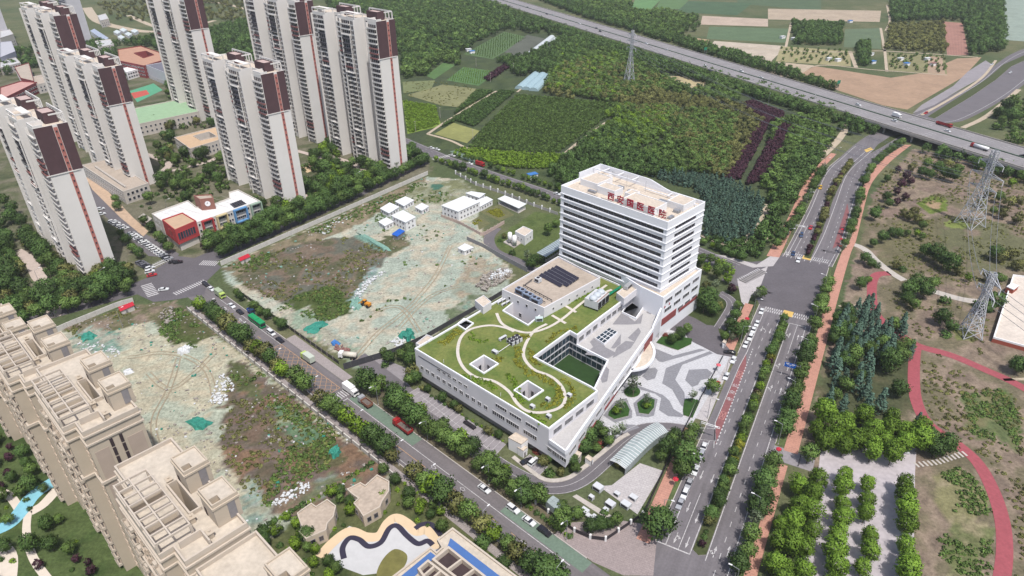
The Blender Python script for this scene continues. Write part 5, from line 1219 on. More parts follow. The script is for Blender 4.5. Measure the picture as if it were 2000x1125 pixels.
def res_tower(label, f, ztop, group='brown and white residential towers', units=2, far=False):
    a = math.radians(TAZ); d1 = Vector((math.sin(a), math.cos(a))); d2 = Vector((-d1.y, d1.x))
    def P(u, v): return (f[0]+d1.x*u+d2.x*v, f[1]+d1.y*u+d2.y*v)
    t = bld('residential_tower', label, 'tower block', P(-34, 8), group)
    fl_h = 2.95; nf = int((ztop-1)/fl_h); roof = nf*fl_h+0.6
    foot = [(-69, 0), (-54, 0), (-54, 7), (-43, 7), (-43, 2), (-36, 2), (-36, 0), (-21, 0), (-21, 7), (-9, 7), (-9, 1), (0, 1), (0, 15), (-69, 15)]
    pf = [P(u, v) for u, v in foot]
    w = MB(); w.prism(pf, 0, roof, 0, 1); w.ring(pf, 0.4, roof, roof+1.1); w.build('wall', [tw_white, roof_cream], t)
    # facades: (u0, u1, v, kind)
    rz = math.atan2(d1.y, d1.x)
    for u0, u1, v, kind in ((-69, -63.5, 0, 'win'), (-63.2, -54.5, 0, 'wave'), (-42.8, -36.3, 2, 'plain'), (-35.7, -26.5, 0, 'wave'), (-26.2, -21.5, 0, 'win'), (-8.6, -0.4, 1, 'plain'), (-52.5, -44.5, 7, 'win'), (-19.5, -10.5, 7, 'win')):
        wd = u1-u0; c = P((u0+u1)/2, v-0.02)
        pm = tmesh(('window_row', round(wd, 1)), pane_mesh(wd-0.3, 1.9, 4 if wd > 6 else 3), [tw_pane, tw_white])
        for k in range(1, nf):
            z = k*fl_h+0.75
            o = obj('window', pm, t); o.location = (c[0]-t.location[0], c[1]-t.location[1], z); o.rotation_euler = (0, 0, rz)
            if kind == 'win': continue
            top = nf-k; red = (kind == 'plain' and (5 <= top <= 7 or 4 <= k <= 5)) or (kind == 'wave' and (9 <= top <= 11) and k % 2 == 0)
            dark = kind == 'wave' and (4 <= top <= 7)
            if dark and far: continue
            m = tw_red if red else (tw_dark if dark else tw_white); kk = 'plain' if (kind == 'plain' or top <= 3 or red or dark) else 'wave'
            bmesh_ = tmesh(('balcony', kk, round(wd, 1), m.name), balc_mesh(wd-0.2, kk), [m])
            o = obj('balcony', bmesh_, t); o.location = (c[0]-t.location[0], c[1]-t.location[1], k*fl_h+0.05); o.rotation_euler = (0, 0, rz)
        if kind == 'wave':
            for (k0, k1) in ((nf-7, nf-3), (nf-11, nf-7), (4, 8)):
                fr = MB()
                for uu in (u0+0.1, u1-0.1): p = P(uu, v-1.0); fr.box((p[0], p[1], (k0+k1)/2*fl_h), (0.45, 0.5, (k1-k0)*fl_h), rz)
                for zz in (k0, k1): p = P((u0+u1)/2, v-0.8); fr.box((p[0], p[1], zz*fl_h), (wd, 1.5, 0.5), rz)
                fr.build('facade_frame', tw_white, t)
    # vertical fins at bay edges
    for u, v in ((-69, 0), (-54.2, 0), (-43, 2), (-36, 0), (-21.2, 0), (-9, 1)):
        p = P(u+0.1, v-0.7); MB().box((p[0], p[1], roof/2), (0.35, 1.3, roof), rz).build('fin', tw_white, t)
    # gable: brown top storeys, red window strip
    zb = roof-7*fl_h
    for v0, v1 in ((1.0, 8.6), (10.6, 15.0)): p = P(0.06, (v0+v1)/2); MB().box((p[0], p[1], (zb+roof+1.1)/2), (0.14, v1-v0, roof+1.1-zb), rz).build('brown_panel', tw_brown, t)
    p = P(0.07, 9.6); MB().box((p[0], p[1], roof/2), (0.12, 1.6, roof), rz).build('red_strip', M('tower_strip', C(196, 124, 114), 0.08, 0.5, 0.8), t)
    gm_ = win_mesh(0.8, 1.1, fr=tw_red)
    for k in range(1, nf):
        p = P(0.14, 9.6); o = obj('window', gm_, t); o.location = (p[0]-t.location[0], p[1]-t.location[1], k*fl_h+1.6); o.rotation_euler = (0, 0, rz+math.pi/2)
    p = P(0.2, 6.6); MB().box((p[0], p[1], zb-0.2), (0.3, 14.2, 0.45), rz).build('string_course', tw_white, t)
    p = P(-10, 15.05); MB().box((p[0], p[1], (zb+roof)/2), (18, 0.2, roof-zb), rz).build('brown_panel', tw_brown, t)
    # roof: brown lift houses and white frames
    for u0 in (-52, -19):
        q = [P(u0, 8), P(u0+11, 8), P(u0+11, 13.5), P(u0, 13.5)]
        b = MB(); b.prism(q, roof, roof+4.6, 0, 1); b.ring(q, 0.3, roof+4.6, roof+5.0); b.build('lift_house', [tw_brown, M('roof_pink', C(206, 182, 176), 0.08, 0.5, 0.9)], t)
        b = MB(); b.wall([P(u0-6, 14.8), P(u0+17, 14.8)], 0.4, roof+4.9, roof+5.6)
        for uu in np.linspace(u0-6, u0+17, 8): pp_ = P(uu, 14.8); b.box((pp_[0], pp_[1], roof+3.0), (0.8, 0.4, 3.8), rz)
        b.wall([P(u0+16.8, 14.8), P(u0+16.8, 9)], 0.4, roof+4.9, roof+5.5); b.build('roof_frame', tw_white, t)
    for u0 in (-69, -36):
        b = MB()
        for u, v in ((0.2, 0.2), (14.6, 0.2), (7, 0.2), (14.6, 6.5)): pp_ = P(u0+u, v); b.box((pp_[0], pp_[1], roof+1.8), (0.5, 0.4, 3.0), rz)
        b.wall([P(u0+0.2, 6.5), P(u0+0.2, 0.2), P(u0+14.6, 0.2), P(u0+14.6, 6.8)], 0.45, roof+2.9, roof+3.5)
        b.sheet([P(u0+0.5, 3.4), P(u0+14.4, 3.4), P(u0+14.4, 6.6), P(u0+0.5, 6.6)], roof+3.3); b.build('roof_frame', tw_white, t)
    b = MB(); b.wall([P(-8.8, 7), P(-8.8, 1.3), P(-0.3, 1.3), P(-0.3, 5)], 0.4, roof+1.1, roof+2.2); b.build('roof_frame', tw_white, t)
    return t
d2_ = Vector((-math.cos(math.radians(TAZ)), math.sin(math.radians(TAZ))))
def fr_of(r): return (r[0]-d2_.x*14.0, r[1]-d2_.y*14.0)
res_tower('brown and white tower nearest the camera at the left edge', fr_of(G(226, 525)), 75.5)
res_tower('brown and white tower behind the colourful kindergarten', fr_of(G(596, 393)), 79)
res_tower('tall brown and white tower rightmost of the residential group', fr_of(G(795, 328)), 97.5)
res_tower('tall brown and white tower just left of the rightmost one', fr_of(G(648, 272)), 99)
res_tower('brown and white tower behind the long shop building', fr_of(G(303, 358)), 77)
res_tower('tallest brown and white tower behind the shop building, at upper left', fr_of(G(232, 300)), 98)
res_tower('brown and white tower behind the tan school annex, top cut by the frame', fr_of(G(447, 240)), 97)
# far grey towers
grey_t = M('grey_tower', C(176, 174, 184), 0.08, 0.2, 0.8); grey_g = M('grey_glazing', C(116, 114, 130), 0.2, 0.3, 0.5)
for lab, r, z, L in (('distant grey balcony tower at the top left, right of the pair', G(182, 88), 62, 34), ('distant grey balcony tower at the far left edge', G(22, 80), 58, 30)):
    f = (r[0]-d2_.x*14, r[1]-d2_.y*14); a = math.radians(TAZ); dd = Vector((math.sin(a), math.cos(a)))
    P = lambda u, v: (f[0]+dd.x*u+d2_.x*v, f[1]+dd.y*u+d2_.y*v)
    t = bld('distant_tower', lab, 'tower block', P(-L/2, 7), 'distant grey towers'); q = [P(-L, 0), P(0, 0), P(0, 14), P(-L, 14)]
    b = MB(); b.prism(q, 0, z); b.build('wall', grey_g, t); rzt = math.atan2(dd.y, dd.x)
    nf = int(z/3)
    for k in range(nf+1):
        MB().ring(offset(ccw([P(-L, -0.6), P(-5, -0.6), P(-5, 10), P(-L, 10)]), 0.0), 0.7, k*3-0.0, k*3+1.0).build('balcony_band', grey_t, t)
    b = MB(); b.prism([P(-5, -0.8), P(0.5, -0.8), P(0.5, 14.5), P(-5, 14.5)], 0, z+2); b.build('end_wall', M('grey_tower_light', C(206, 204, 210), 0.06, 0.2, 0.8), t)
# ------------------------------------------------------------------ beige apartment blocks at the lower left
bg_wall = M('beige_render', C(200, 186, 168, 0.85), 0.05, 0.2, 0.85); bg_roof = M('beige_roof', C(214, 202, 186), 0.10, 0.3, 0.9, scale2=1.0)
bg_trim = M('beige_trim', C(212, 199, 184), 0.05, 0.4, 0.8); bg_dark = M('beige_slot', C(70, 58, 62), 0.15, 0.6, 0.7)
BAZ = 134.2
_a = math.radians(BAZ); be1 = Vector((math.sin(_a), math.cos(_a))); be2 = Vector((-be1.y, be1.x))
BO = G(160, 846, 53)
def beige(label, uo, vo, Z, L=37.0, pergola=True, gable=True):
    def P(u, v): return (BO[0]+be1.x*(u+uo)+be2.x*(v+vo), BO[1]+be1.y*(u+uo)+be2.y*(v+vo))
    t = bld('apartment_block', label, 'apartment block', P(-L/2, 6.5), 'beige apartment blocks'); rz = math.atan2(be1.y, be1.x)
    foot = [P(u, v) for u, v in ((-L, 0), (-28, 0), (-28, -2.8), (-5.2, -2.8), (-5.2, 0), (0, 0), (0, 13), (-L, 13))]
    slot = [P(-22.5, 6.2), P(-11.5, 6.2), P(-11.5, 8.0), P(-22.5, 8.0)]
    w = MB(); w.prism(foot, 0, Z-0.9, 0, 1, holes=[slot]); w.build('wall', [bg_wall, bg_roof], t)
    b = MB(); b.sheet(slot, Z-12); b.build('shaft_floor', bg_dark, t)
    b = MB(); b.ring(foot, 0.4, Z-0.9, Z+0.15); b.ring(offset(ccw(slot), 0.4), 0.4, Z-0.9, Z+0.1); b.build('parapet', bg_trim, t)
    for zc in (Z-1.6, Z-4.2):
        b = MB(); b.ring(offset(ccw(foot), 0.35), 0.36, zc-0.25, zc+0.25); b.build('cornice', bg_trim, t)
    b = MB(); b.ring(offset(ccw(foot), 0.5), 0.52, Z-17, Z-16.2); b.build('string_course', bg_trim, t)
    # stair houses on the rear edge
    for u0 in (-23.6, -10.4):
        q = [P(u0, 8.6), P(u0+6.5, 8.6), P(u0+6.5, 14.0), P(u0, 14.0)]
        well_ = [P(u0+4.0, 8.9), P(u0+6.0, 8.9), P(u0+6.0, 10.8), P(u0+4.0, 10.8)]
        s = MB(); s.prism(q, Z-0.9, Z+5.2, 0, 1, holes=[well_]); s.ring(q, 0.3, Z+5.2, Z+5.6); s.ring(offset(ccw(q), 0.25), 0.25, Z+4.2, Z+4.7)
        s.sheet(well_, Z+3.4)
        sh_ = s.build('stair_house', [bg_wall, bg_roof], t)
        p = P(u0+6.56, 12.2); MB().box((p[0], p[1], Z+2.0), (0.12, 1.6, 4.4), rz).build('stair_window', frame_grey, sh_, (0, 0, 0))
        p = P(u0+1.4, 8.55); MB().box((p[0], p[1], Z+0.2), (0.9, 0.1, 2.0), rz).build('roof_door', bg_dark, sh_, (0, 0, 0))
    # pergola of concrete beams over the front terraces
    if pergola:
        zt = Z+2.8
        for us in np.linspace(-27.5, -5.7, 9): MB().wall([P(us, -2.5), P(us, 4.2)], 0.32, zt-0.5, zt).build('pergola_beam', bg_trim, t)
        for vs in (-2.6, 0.4, 4.2): MB().wall([P(-27.7, vs), P(-5.5, vs)], 0.3, zt-0.52, zt-0.02+0.05).build('pergola_beam', bg_trim, t)
        for us in (-27.5, -20.5, -13, -5.7):
            for vs in (-2.6, 4.2): p = P(us, vs); MB().box((p[0], p[1], (Z-0.9+zt-0.52)/2), (0.5, 0.5, zt-0.52-Z+0.9), rz).build('pergola_post', bg_trim, t)
        for us in (-20.5, -13): MB().wall([P(us, -2.3), P(us, 4.0)], 0.2, Z-0.9, Z+1.3).build('terrace_wall', bg_wall, t)
        MB().wall([P(-27.6, -2.65), P(-5.6, -2.65)], 0.35, Z-0.9, Z+0.9).build('terrace_wall', bg_trim, t)
    b = MB(); b.wall([P(-4.6, 1.0), P(-4.6, 5.5), P(-0.6, 5.5)], 0.35, Z-0.9, Z+1.0); b.build('terrace_wall', bg_trim, t)
    for us, vs in ((-9.5, 5.6), (-23.5, 6.8), (-3, 6.5)):
        p = P(us, vs); MB().box((p[0], p[1], Z-0.2), (1.3, 1.0, 1.4), rz).box((p[0], p[1], Z+0.6), (1.7, 1.4, 0.15), rz).tube((p[0], p[1], Z+0.6), (p[0], p[1], Z+1.0), 0.25, 8).build('chimney', bg_wall, t)
    # gable with two dark stair slots
    nf = int(Z/2.95)
    if gable:
        for v in (5.0, 7.3):
            for k in range(nf-1):
                p = P(0.05, v); MB().box((p[0], p[1], k*2.95+2.4), (0.16, 0.75, 2.5), rz).build('stair_pane', bg_dark, t)
        for v0, v1 in ((0.8, 4.0), (8.4, 12.2)): p = P(0.02, (v0+v1)/2); MB().box((p[0], p[1], (Z-6)/2), (0.12, v1-v0, Z-8), rz).build('gable_panel', M('beige_panel', C(196, 178, 164), 0.06, 0.3, 0.85), t)
    # street facade windows and air-conditioner ledges
    for k in range(1, nf):
        z = k*2.95+0.3
        for u, v, wd in ((-L+2, 0, 1.8), (-31, 0, 2.2), (-25.4, -2.8, 2.4), (-20.5, -2.8, 2.0), (-16.6, -2.8, 1.2), (-12.6, -2.8, 2.0), (-8, -2.8, 2.4), (-2.6, 0, 1.8)):
            a0, b0 = P(u-2, v), P(u+2, v)
            windows_on(t, a0, b0, z, wd, 1.7, [2.0], fr=frame_beige, gl=glass_blue, t=0.3)
        for u in (-25.4, -8.0, -32.5):
            v = -2.8 if u > -28 else 0; p = P(u, v-0.55); o = obj('balcony', tmesh(('balcony', 'beige'), lambda: MB().box((0, 0, 0.06), (3.0, 1.1, 0.14)).box((0, -0.5, 0.5), (3.0, 0.1, 0.8)).box((-1.45, 0, 0.5), (0.1, 1.0, 0.8)).box((1.45, 0, 0.5), (0.1, 1.0, 0.8)), [bg_trim]), t); o.location = (p[0]-t.location[0], p[1]-t.location[1], z-1.6); o.rotation_euler = (0, 0, rz)
        if k % 2 == 0:
            for u in (-22.8, -10.3): p = P(u, -3.2); MB().box((p[0], p[1], z-1.0), (1.3, 0.8, 0.7), rz).build('unit_ledge', bg_trim, t)
    return t
beige('beige apartment block with pergola roof nearest the left edge, gable towards the camera', 0, 0, 53.0)
beige('beige apartment block stepping back behind the left one', -38.2, -3.6, 49.5, L=29.0, gable=False)
beige('beige apartment block farthest up the left edge', -84, -7.0, 36.0, gable=False)
beige('beige apartment block with open roof shaft at the bottom left', 54.3, 1.2, 53.0)
beige('beige apartment block cut by the bottom edge, right of the open shaft roof', 91.6, 2.4, 50.0)
# blue-roofed club house
cz_ = 12.0
ob = [G(x, y, cz_) for x, y in ((884, 1035), (1030, 1146), (930, 1240), (735, 1155), (841, 1073), (853, 1083), (866, 1071), (857, 1056))]
BH = bld('club_house', 'building with a blue metal roof and open courts at the bottom edge', 'building', cen(ob))
blue_roof = M('blue_metal_roof', C(84, 122, 184), 0.06, 0.4, 0.5)
b = MB(); b.prism(ob, 0, cz_, 0, 1); b.build('wall', [bg_wall, bg_roof], BH)
b = MB(); b.ring(offset(ccw(ob), 0.4), 0.5, cz_-0.6, cz_+0.5); b.build('parapet', bg_trim, BH)
for k, px in enumerate(([(880, 1052), (1010, 1152), (985, 1165), (868, 1075), (838, 1100), (770, 1165), (745, 1158), (841, 1079), (855, 1090), (872, 1074)], )):
    MB().sheet([G(x, y, cz_) for x, y in px], cz_+0.25).build('roof_sheet', blue_roof, BH)
for px, h in (([(876, 1066), (975, 1145), (940, 1168), (843, 1092)], 2.0), ([(836, 1092), (885, 1130), (850, 1160), (815, 1110)], 2.0)):
    q = [G(x, y, cz_+h) for x, y in px]
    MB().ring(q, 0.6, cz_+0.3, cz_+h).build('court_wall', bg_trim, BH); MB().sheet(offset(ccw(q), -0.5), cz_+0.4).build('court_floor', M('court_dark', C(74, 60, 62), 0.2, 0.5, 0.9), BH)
    for t_ in (0.3, 0.55, 0.8): MB().wall([Vector(q[0]).lerp(Vector(q[1]), t_)[:], Vector(q[3]).lerp(Vector(q[2]), t_)[:]], 0.5, cz_+0.5, cz_+h-0.1).build('court_beam', bg_trim, BH)
# two stepped pavilions in the garden
Zp = lambda pts, z: [G(480+x/3.75, 825+y/3.75, z) for x, y in pts]
for lab, pts in (('tan flat-roofed garden pavilion, the left one', [(375, 665), (480, 590), (515, 615), (597, 562), (662, 612), (645, 690), (600, 740), (590, 790), (440, 855), (388, 800), (412, 770), (385, 700)]),
                 ('tan flat-roofed garden pavilion, the right one near the street', [(740, 490), (840, 440), (875, 460), (962, 383), (1052, 432), (1050, 505), (1000, 580), (985, 620), (860, 690), (828, 640), (788, 592), (822, 558), (770, 520)])):
    q = Zp(pts, 4.5); t = bld('garden_pavilion', lab, 'pavilion', cen(q), 'garden pavilions')
    b = MB(); b.prism(q, 0, 4.2, 0, 1); b.build('wall', [bg_wall, M('pavilion_roof', C(196, 180, 164), 0.12, 0.25, 0.9, scale2=1)], t); b = MB(); b.ring(q, 0.35, 4.2, 4.7); b.build('parapet', bg_trim, t)
    cq = ccw(q)
    for i in range(len(cq)):
        L = math.dist(cq[i], cq[(i+1) % len(cq)])
        if L > 3: windows_on(t, cq[i], cq[(i+1) % len(cq)], 2.2, 1.4, 2.0, spread(L, 1.4, 1.2, 0.6), fr=frame_grey)
# ------------------------------------------------------------------ kindergarten, schools, shops
def block(name, label, cat, px, z, wallm, roofm, par=0.8, rows=(), w=1.6, h=1.5, gap=1.6, group=None, fr=frame_white, gl=glass_dark, holes=(), z0=0.0, sides=None):
    q = ccw([G(x, y, z) for x, y in px]); t = bld(name, label, cat, cen(q), group); hs = [[G(x, y, z) for x, y in hh] for hh in holes]
    b = MB(); b.prism(q, z0, z-par, 0, 1, holes=hs); b.build('wall', [wallm, roofm], t)
    if par: b = MB(); b.ring(offset(q, 0.05), 0.4, z-par, z); [b.ring(offset(ccw(hh), 0.3), 0.3, z-par, z) for hh in hs]; b.build('parapet', wallm, t)
    for hh in hs: MB().sheet(hh, 0.3).build('court_floor', conc, t)
    for i in range(len(q)):
        a_, b_ = q[i], q[(i+1) % len(q)]; L = math.dist(a_, b_)
        if L < 4 or (sides is not None and i not in sides): continue
        if (b_[0]-a_[0])*0-(-(b_[1]-a_[1]))*0 != 0: continue
        for zr in rows: windows_on(t, a_, b_, zr, w, h, spread(L, w, gap, 1.2), fr=fr, gl=gl)
    return t
k_white = M('kindergarten_white', C(226, 220, 212), 0.05, 0.3, 0.8); k_roof = M('kindergarten_roof', C(238, 238, 238), 0.06, 0.2, 0.8, scale2=0.8)
KP = [(316, 431), (296, 417), (367, 391), (384, 404), (412, 400), (448, 386), (447, 375), (465, 370), (508, 392), (384, 434), (356, 418)]
KG = block('kindergarten', 'white roofed kindergarten with red, yellow, blue and green framed windows', 'school', KP, 12.0, k_white, k_roof, 0.7)
red_k = M('kindergarten_red', C(196, 74, 76), 0.06, 0.4, 0.75)
rq = [G(x, y, 12) for x, y in ((317, 432), (342, 452), (384, 434), (357, 418))]
b = MB(); b.prism(rq, 4.2, 12.4, 0, 1); b.ring(rq, 0.4, 12.4, 13.0); b.build('red_corner', [red_k, M('tan_deck', C(206, 176, 148), 0.1, 0.3, 0.9)], KG)
b = MB(); b.prism(offset(ccw(rq), -0.8), 0, 4.2); b.build('corner_base', k_white, KG)
L = math.dist(rq[1], rq[2]); windows_on(KG, rq[1], rq[2], 8.4, 1.5, 4.2, [L*0.12+1.5*i for i in range(7)], 'curtain_wall_pane', gl=glass_blue, fr=red_k)
L = math.dist(rq[0], rq[1]); windows_on(KG, rq[0], rq[1], 8.4, 1.5, 4.2, [L*0.45+1.5*i for i in range(4)], 'curtain_wall_pane', gl=glass_blue, fr=red_k)
ka, kb = G(384, 434, 12), G(508, 392, 12); KL = math.dist(ka, kb)
for nm, col, s0, s1 in (('red_frame', red_k, 0.07, 0.22), ('yellow_frame', M('kindergarten_yellow', C(224, 206, 160), 0.05, 0.4, 0.8), 0.29, 0.44), ('blue_frame', M('kindergarten_blue', C(110, 164, 216), 0.05, 0.4, 0.8), 0.56, 0.75), ('green_frame', M('kindergarten_green', C(168, 190, 172), 0.05, 0.4, 0.8), 0.83, 0.99)):
    p, q = Vector(ka).lerp(Vector(kb), s0), Vector(ka).lerp(Vector(kb), s1); n_ = Vector(((q-p).y, -(q-p).x)).normalized(); rz = math.atan2((q-p).y, (q-p).x)
    f = MB()
    for pt in (p, q): c = pt+n_*0.8; f.box((c.x, c.y, 8.0), (0.7, 1.8, 7.6), rz)
    c = (p+q)/2+n_*0.8
    for z_ in (4.4, 11.7): f.box((c.x, c.y, z_), ((q-p).length, 1.8, 0.6), rz)
    f.build(nm, col, KG)
    LL = (q-p).length
    for z_ in (6.4, 9.9): windows_on(KG, (p+n_*0.2)[:], (q+n_*0.2)[:], z_, LL-1.2, 1.6, [LL/2], mull=4)
for s in (0.03, 0.25, 0.48, 0.52, 0.79):
    for z_ in (2.2, 6.4, 9.9): windows_on(KG, ka, kb, z_, 1.2, 1.6, [KL*s])
la, lb = G(296, 417, 12), G(316, 431, 12); windows_on(KG, la, lb, 9.5, 1.1, 1.4, [3, 5, 9]); windows_on(KG, la, lb, 6, 1.1, 1.4, [3, 5, 9])
ctq = [G(x, y, 17.5) for x, y in ((378, 383), (413, 381), (417, 388), (390, 391))]
cb = M('clock_tower_brown', C(158, 110, 98), 0.08, 0.4, 0.85)
b = MB(); b.prism(ctq, 8, 17.5, 0, 1); b.ring(ctq, 0.4, 17.5, 18.1); CT_ = b.build('clock_tower', [cb, roof_tan], KG)
cq = ccw(ctq); ii = min(range(4), key=lambda i: (cq[i][1]+cq[(i+1) % 4][1])); fa, fb = cq[ii], cq[(ii+1) % 4]; rz = math.atan2(fb[1]-fa[1], fb[0]-fa[0]); mc = ((fa[0]+fb[0])/2, (fa[1]+fb[1])/2); nn = (math.sin(rz), -math.cos(rz))
cf = MB().tube((mc[0]+nn[0]*0.05, mc[1]+nn[1]*0.05, 15), (mc[0]+nn[0]*0.2, mc[1]+nn[1]*0.2, 15), 1.5, 20).build('clock_face', white_wall, CT_, (0, 0, 0))
MB().box((mc[0]+nn[0]*0.24, mc[1]+nn[1]*0.24, 15.5), (0.14, 0.06, 1.1), rz).build('clock_hand', black_mat, CT_, (0, 0, 0)); MB().box((mc[0]+nn[0]*0.24-math.cos(rz)*0.35, mc[1]+nn[1]*0.24-math.sin(rz)*0.35, 15.0), (0.8, 0.05, 0.14), rz).build('clock_hand', black_mat, CT_, (0, 0, 0))
for i in range(6):
    for j in range(4):
        p = bil([G(x, y, 12) for x, y in ((449, 397), (470, 389), (481, 397), (458, 405))], (i+.5)/6, (j+.5)/4); MB().box((p.x, p.y, 11.75), (1.6, 1.0, 0.12), 0.4).build('solar_collector', solar_mat, KG)
rl_ = MB()
for i in range(1, 9): a_, b_ = Vector(G(296, 417, 12)).lerp(Vector(G(447, 376, 12)), i/9), Vector(G(330, 427, 12)).lerp(Vector(G(500, 392, 12)), i/9); rl_.wall([a_[:], b_[:]], 0.12, 11.3, 11.36)
stuff(rl_.build('roof_seams', conc, KG))
sch_w = M('school_white', C(216, 208, 200), 0.06, 0.3, 0.8); sch_red = M('school_red', C(150, 70, 72), 0.08, 0.3, 0.8)
block('school_building', 'cream school building with a pale green flat roof', 'school', [(266, 243), (262, 211), (368, 190), (388, 217)], 10, sch_w, M('pale_green_roof', C(164, 196, 160), 0.08, 0.3, 0.9), 0.6, (3.0, 6.6), 1.5, 1.7, 2.2)
block('school_annex', 'tan roofed school annex with a small roof court', 'school', [(340, 268), (427, 246), (441, 269), (371, 290)], 9, sch_w, M('tan_roof', C(214, 184, 152), 0.08, 0.3, 0.9), 0.6, (2.6, 5.8), 1.4, 1.8, 1.6, holes=[[(378, 265), (408, 257), (423, 266), (392, 273)]])
block('red_school', 'red walled school with tan roof court behind the towers', 'school', [(230, 96), (275, 89), (325, 106), (322, 116), (281, 128), (232, 118)], 13, sch_red, M('red_roof_tan', C(196, 152, 128), 0.1, 0.3, 0.9), 0.9, (3, 6.5, 10), 4.0, 1.4, 1.0, holes=[[(262, 103), (285, 99), (300, 106), (280, 112)]])
block('red_school_wing', 'red walled school wing at the far left', 'school', [(28, 130), (56, 122), (66, 158), (40, 152)], 11, sch_red, roof_tan, 0.8, (3, 6.5), 4.0, 1.4, 1.0)
block('red_school_wing', 'long pink roofed school wing left of the tall towers', 'school', [(0, 170), (40, 158), (72, 160), (0, 195)], 10, sch_red, M('pink_roof', C(206, 160, 152), 0.08, 0.3, 0.9), 0.8, (3, 6.5), 3.0, 1.4, 1.0)
block('school_hall', 'white walled sports hall with a grey sheet roof', 'school', [(285, 127), (349, 116), (356, 146), (341, 149)], 13, M('hall_white', C(224, 224, 230), 0.05, 0.3, 0.7), M('hall_roof', C(124, 122, 132), 0.08, 0.3, 0.6), 0.3, (2.5,), 1.2, 2.6, 1.2)
block('white_gallery', 'white arcaded gallery in front of the red school', 'school', [(240, 133), (276, 124), (282, 131), (246, 141)], 8, white_wall, white_wall, 0.5, (2.5, 5.6), 2.2, 1.6, 0.8)
block('shop_building', 'long two-storey shop building with cluttered tan roof beside the car park street', 'shop', [(160, 322), (208, 311), (290, 357), (240, 374)], 8.5, sch_w, roof_tan, 0.6, (2.4, 5.8), 1.8, 2.0, 1.2, gl=glass_dark)
for k, (x0, y0, x1, y1) in enumerate(((186, 324, 245, 364),)): tag(MB().wall([G(x0, y0, 9), G(x1, y1, 9)], 1.2, 7.9, 9.0).build('roof_duct', conc), 'long grey duct lying on the shop roof', 'duct')
small_box('guard_booth', 'grey booth with skylight roof beside the kindergarten', ((270, 425), (280, 417), (297, 427), (287, 435)), 3.5, frame_grey, conc)
struct(MB().sheet(GL([(253, 178), (300, 163), (318, 176), (268, 200)]), 0.1).build('sports_court', M('court_green', C(96, 168, 132), 0.06, 0.3, 0.9)))
struct(MB().sheet(GL([(256, 182), (286, 176), (292, 184), (262, 193)]), 0.14).build('sports_court', M('court_red', C(200, 96, 84), 0.06, 0.3, 0.9)))
block('distant_hall', 'grey hall at the far left edge below the distant tower', 'hall', [(0, 82), (22, 80), (30, 100), (0, 112)], 12, M('hall_grey', C(170, 170, 184), 0.06, 0.3, 0.7), M('hall_grey_roof', C(196, 196, 204), 0.06, 0.3, 0.7), 0.4, ())
block('distant_shed', 'pale blue roofed shed beside the far dirt road', 'shed', [(176, 60), (184, 56), (212, 74), (204, 80)], 6, white_wall, M('pale_blue_roof', C(180, 190, 210), 0.06, 0.3, 0.7), 0.0, ())
for k, (x, y) in enumerate(((228, 62), (240, 58), (250, 66), (262, 60), (236, 72))): block('distant_hut', 'small white hut in the works yard beyond the red school, %s from the left' % ORD[k], 'hut', [(x-7, y), (x, y-4), (x+8, y), (x+1, y+4)], 3.5, white_wall, M('hut_roof', C(214, 224, 226), 0.06, 0.3, 0.7), 0.0, (), group='huts in the far works yard')
for k, (px, z_, c_) in enumerate((([(60, 150), (95, 143), (110, 156), (72, 165)], 9, 'tan'), ([(0, 118), (30, 112), (40, 122), (0, 132)], 8, 'pale'), ([(195, 118), (222, 112), (232, 124), (205, 131)], 10, 'tan'), ([(185, 80), (215, 76), (222, 86), (192, 92)], 8, 'pale'), ([(330, 88), (362, 82), (370, 92), (340, 98)], 8, 'tan'), ([(0, 60), (18, 56), (26, 66), (0, 74)], 14, 'pale'), ([(190, 30), (206, 26), (212, 36), (196, 40)], 10, 'pale'), ([(105, 190), (140, 182), (150, 200), (112, 208)], 8, 'tan'))):
    block('low_building', 'flat %s roofed low building beyond the residential towers, %s in order' % (c_, ORD[k]), 'building', px, z_, sch_w, roof_tan if c_ == 'tan' else M('pale_roof', C(206, 206, 208), 0.08, 0.3, 0.85), 0.6, (2.6, 5.8), 1.6, 1.6, 1.8, group='low buildings beyond the towers')
# garden paths among the towers
for px, w_ in (([(30, 490), (60, 510), (75, 540), (95, 560), (105, 590), (105, 620)], 6), ([(622, 298), (660, 310), (700, 325), (712, 345), (700, 362), (690, 370)], 5), ([(560, 290), (600, 300), (640, 312)], 4), ([(540, 380), (580, 385), (640, 372), (690, 350)], 4), ([(330, 335), (400, 318), (430, 305)], 4), ([(280, 300), (330, 320), (300, 345)], 5)):
    struct(MB().ribbon(smooth_line(GL(px), 5), w_, Z2).build('garden_path', M('garden_paving', C(206, 190, 180), 0.08, 0.4, 0.9, scale2=1.5)))
flat('play_area', GL([(585, 325), (610, 318), (625, 328), (600, 338)]), Z3, M('play_sand', C(224, 196, 158), 0.08, 0.4, 0.9))
# pool and terrace paths of the lower-left garden
struct(MB().ribbon(smooth_line(GL([(-30, 1042), (15, 1025), (40, 1000), (65, 968), (105, 940)]), 6), 5.0, 0.09).build('pool_water', M('pool_water', C(150, 214, 232), 0.08, 0.4, 0.15, spec=0.5)))
for px, w_ in (([(60, 1000), (85, 985), (112, 955)], 3.5), ([(-5, 955), (20, 970), (36, 992)], 2.5), ([(55, 1000), (52, 1040), (65, 1090), (100, 1140)], 2.2), ([(0, 1070), (15, 1095), (12, 1140)], 5.0)):
    struct(MB().ribbon(smooth_line(GL(px), 5), w_, 0.06).build('garden_path', M('pale_path', C(232, 220, 206), 0.05, 0.4, 0.85)))
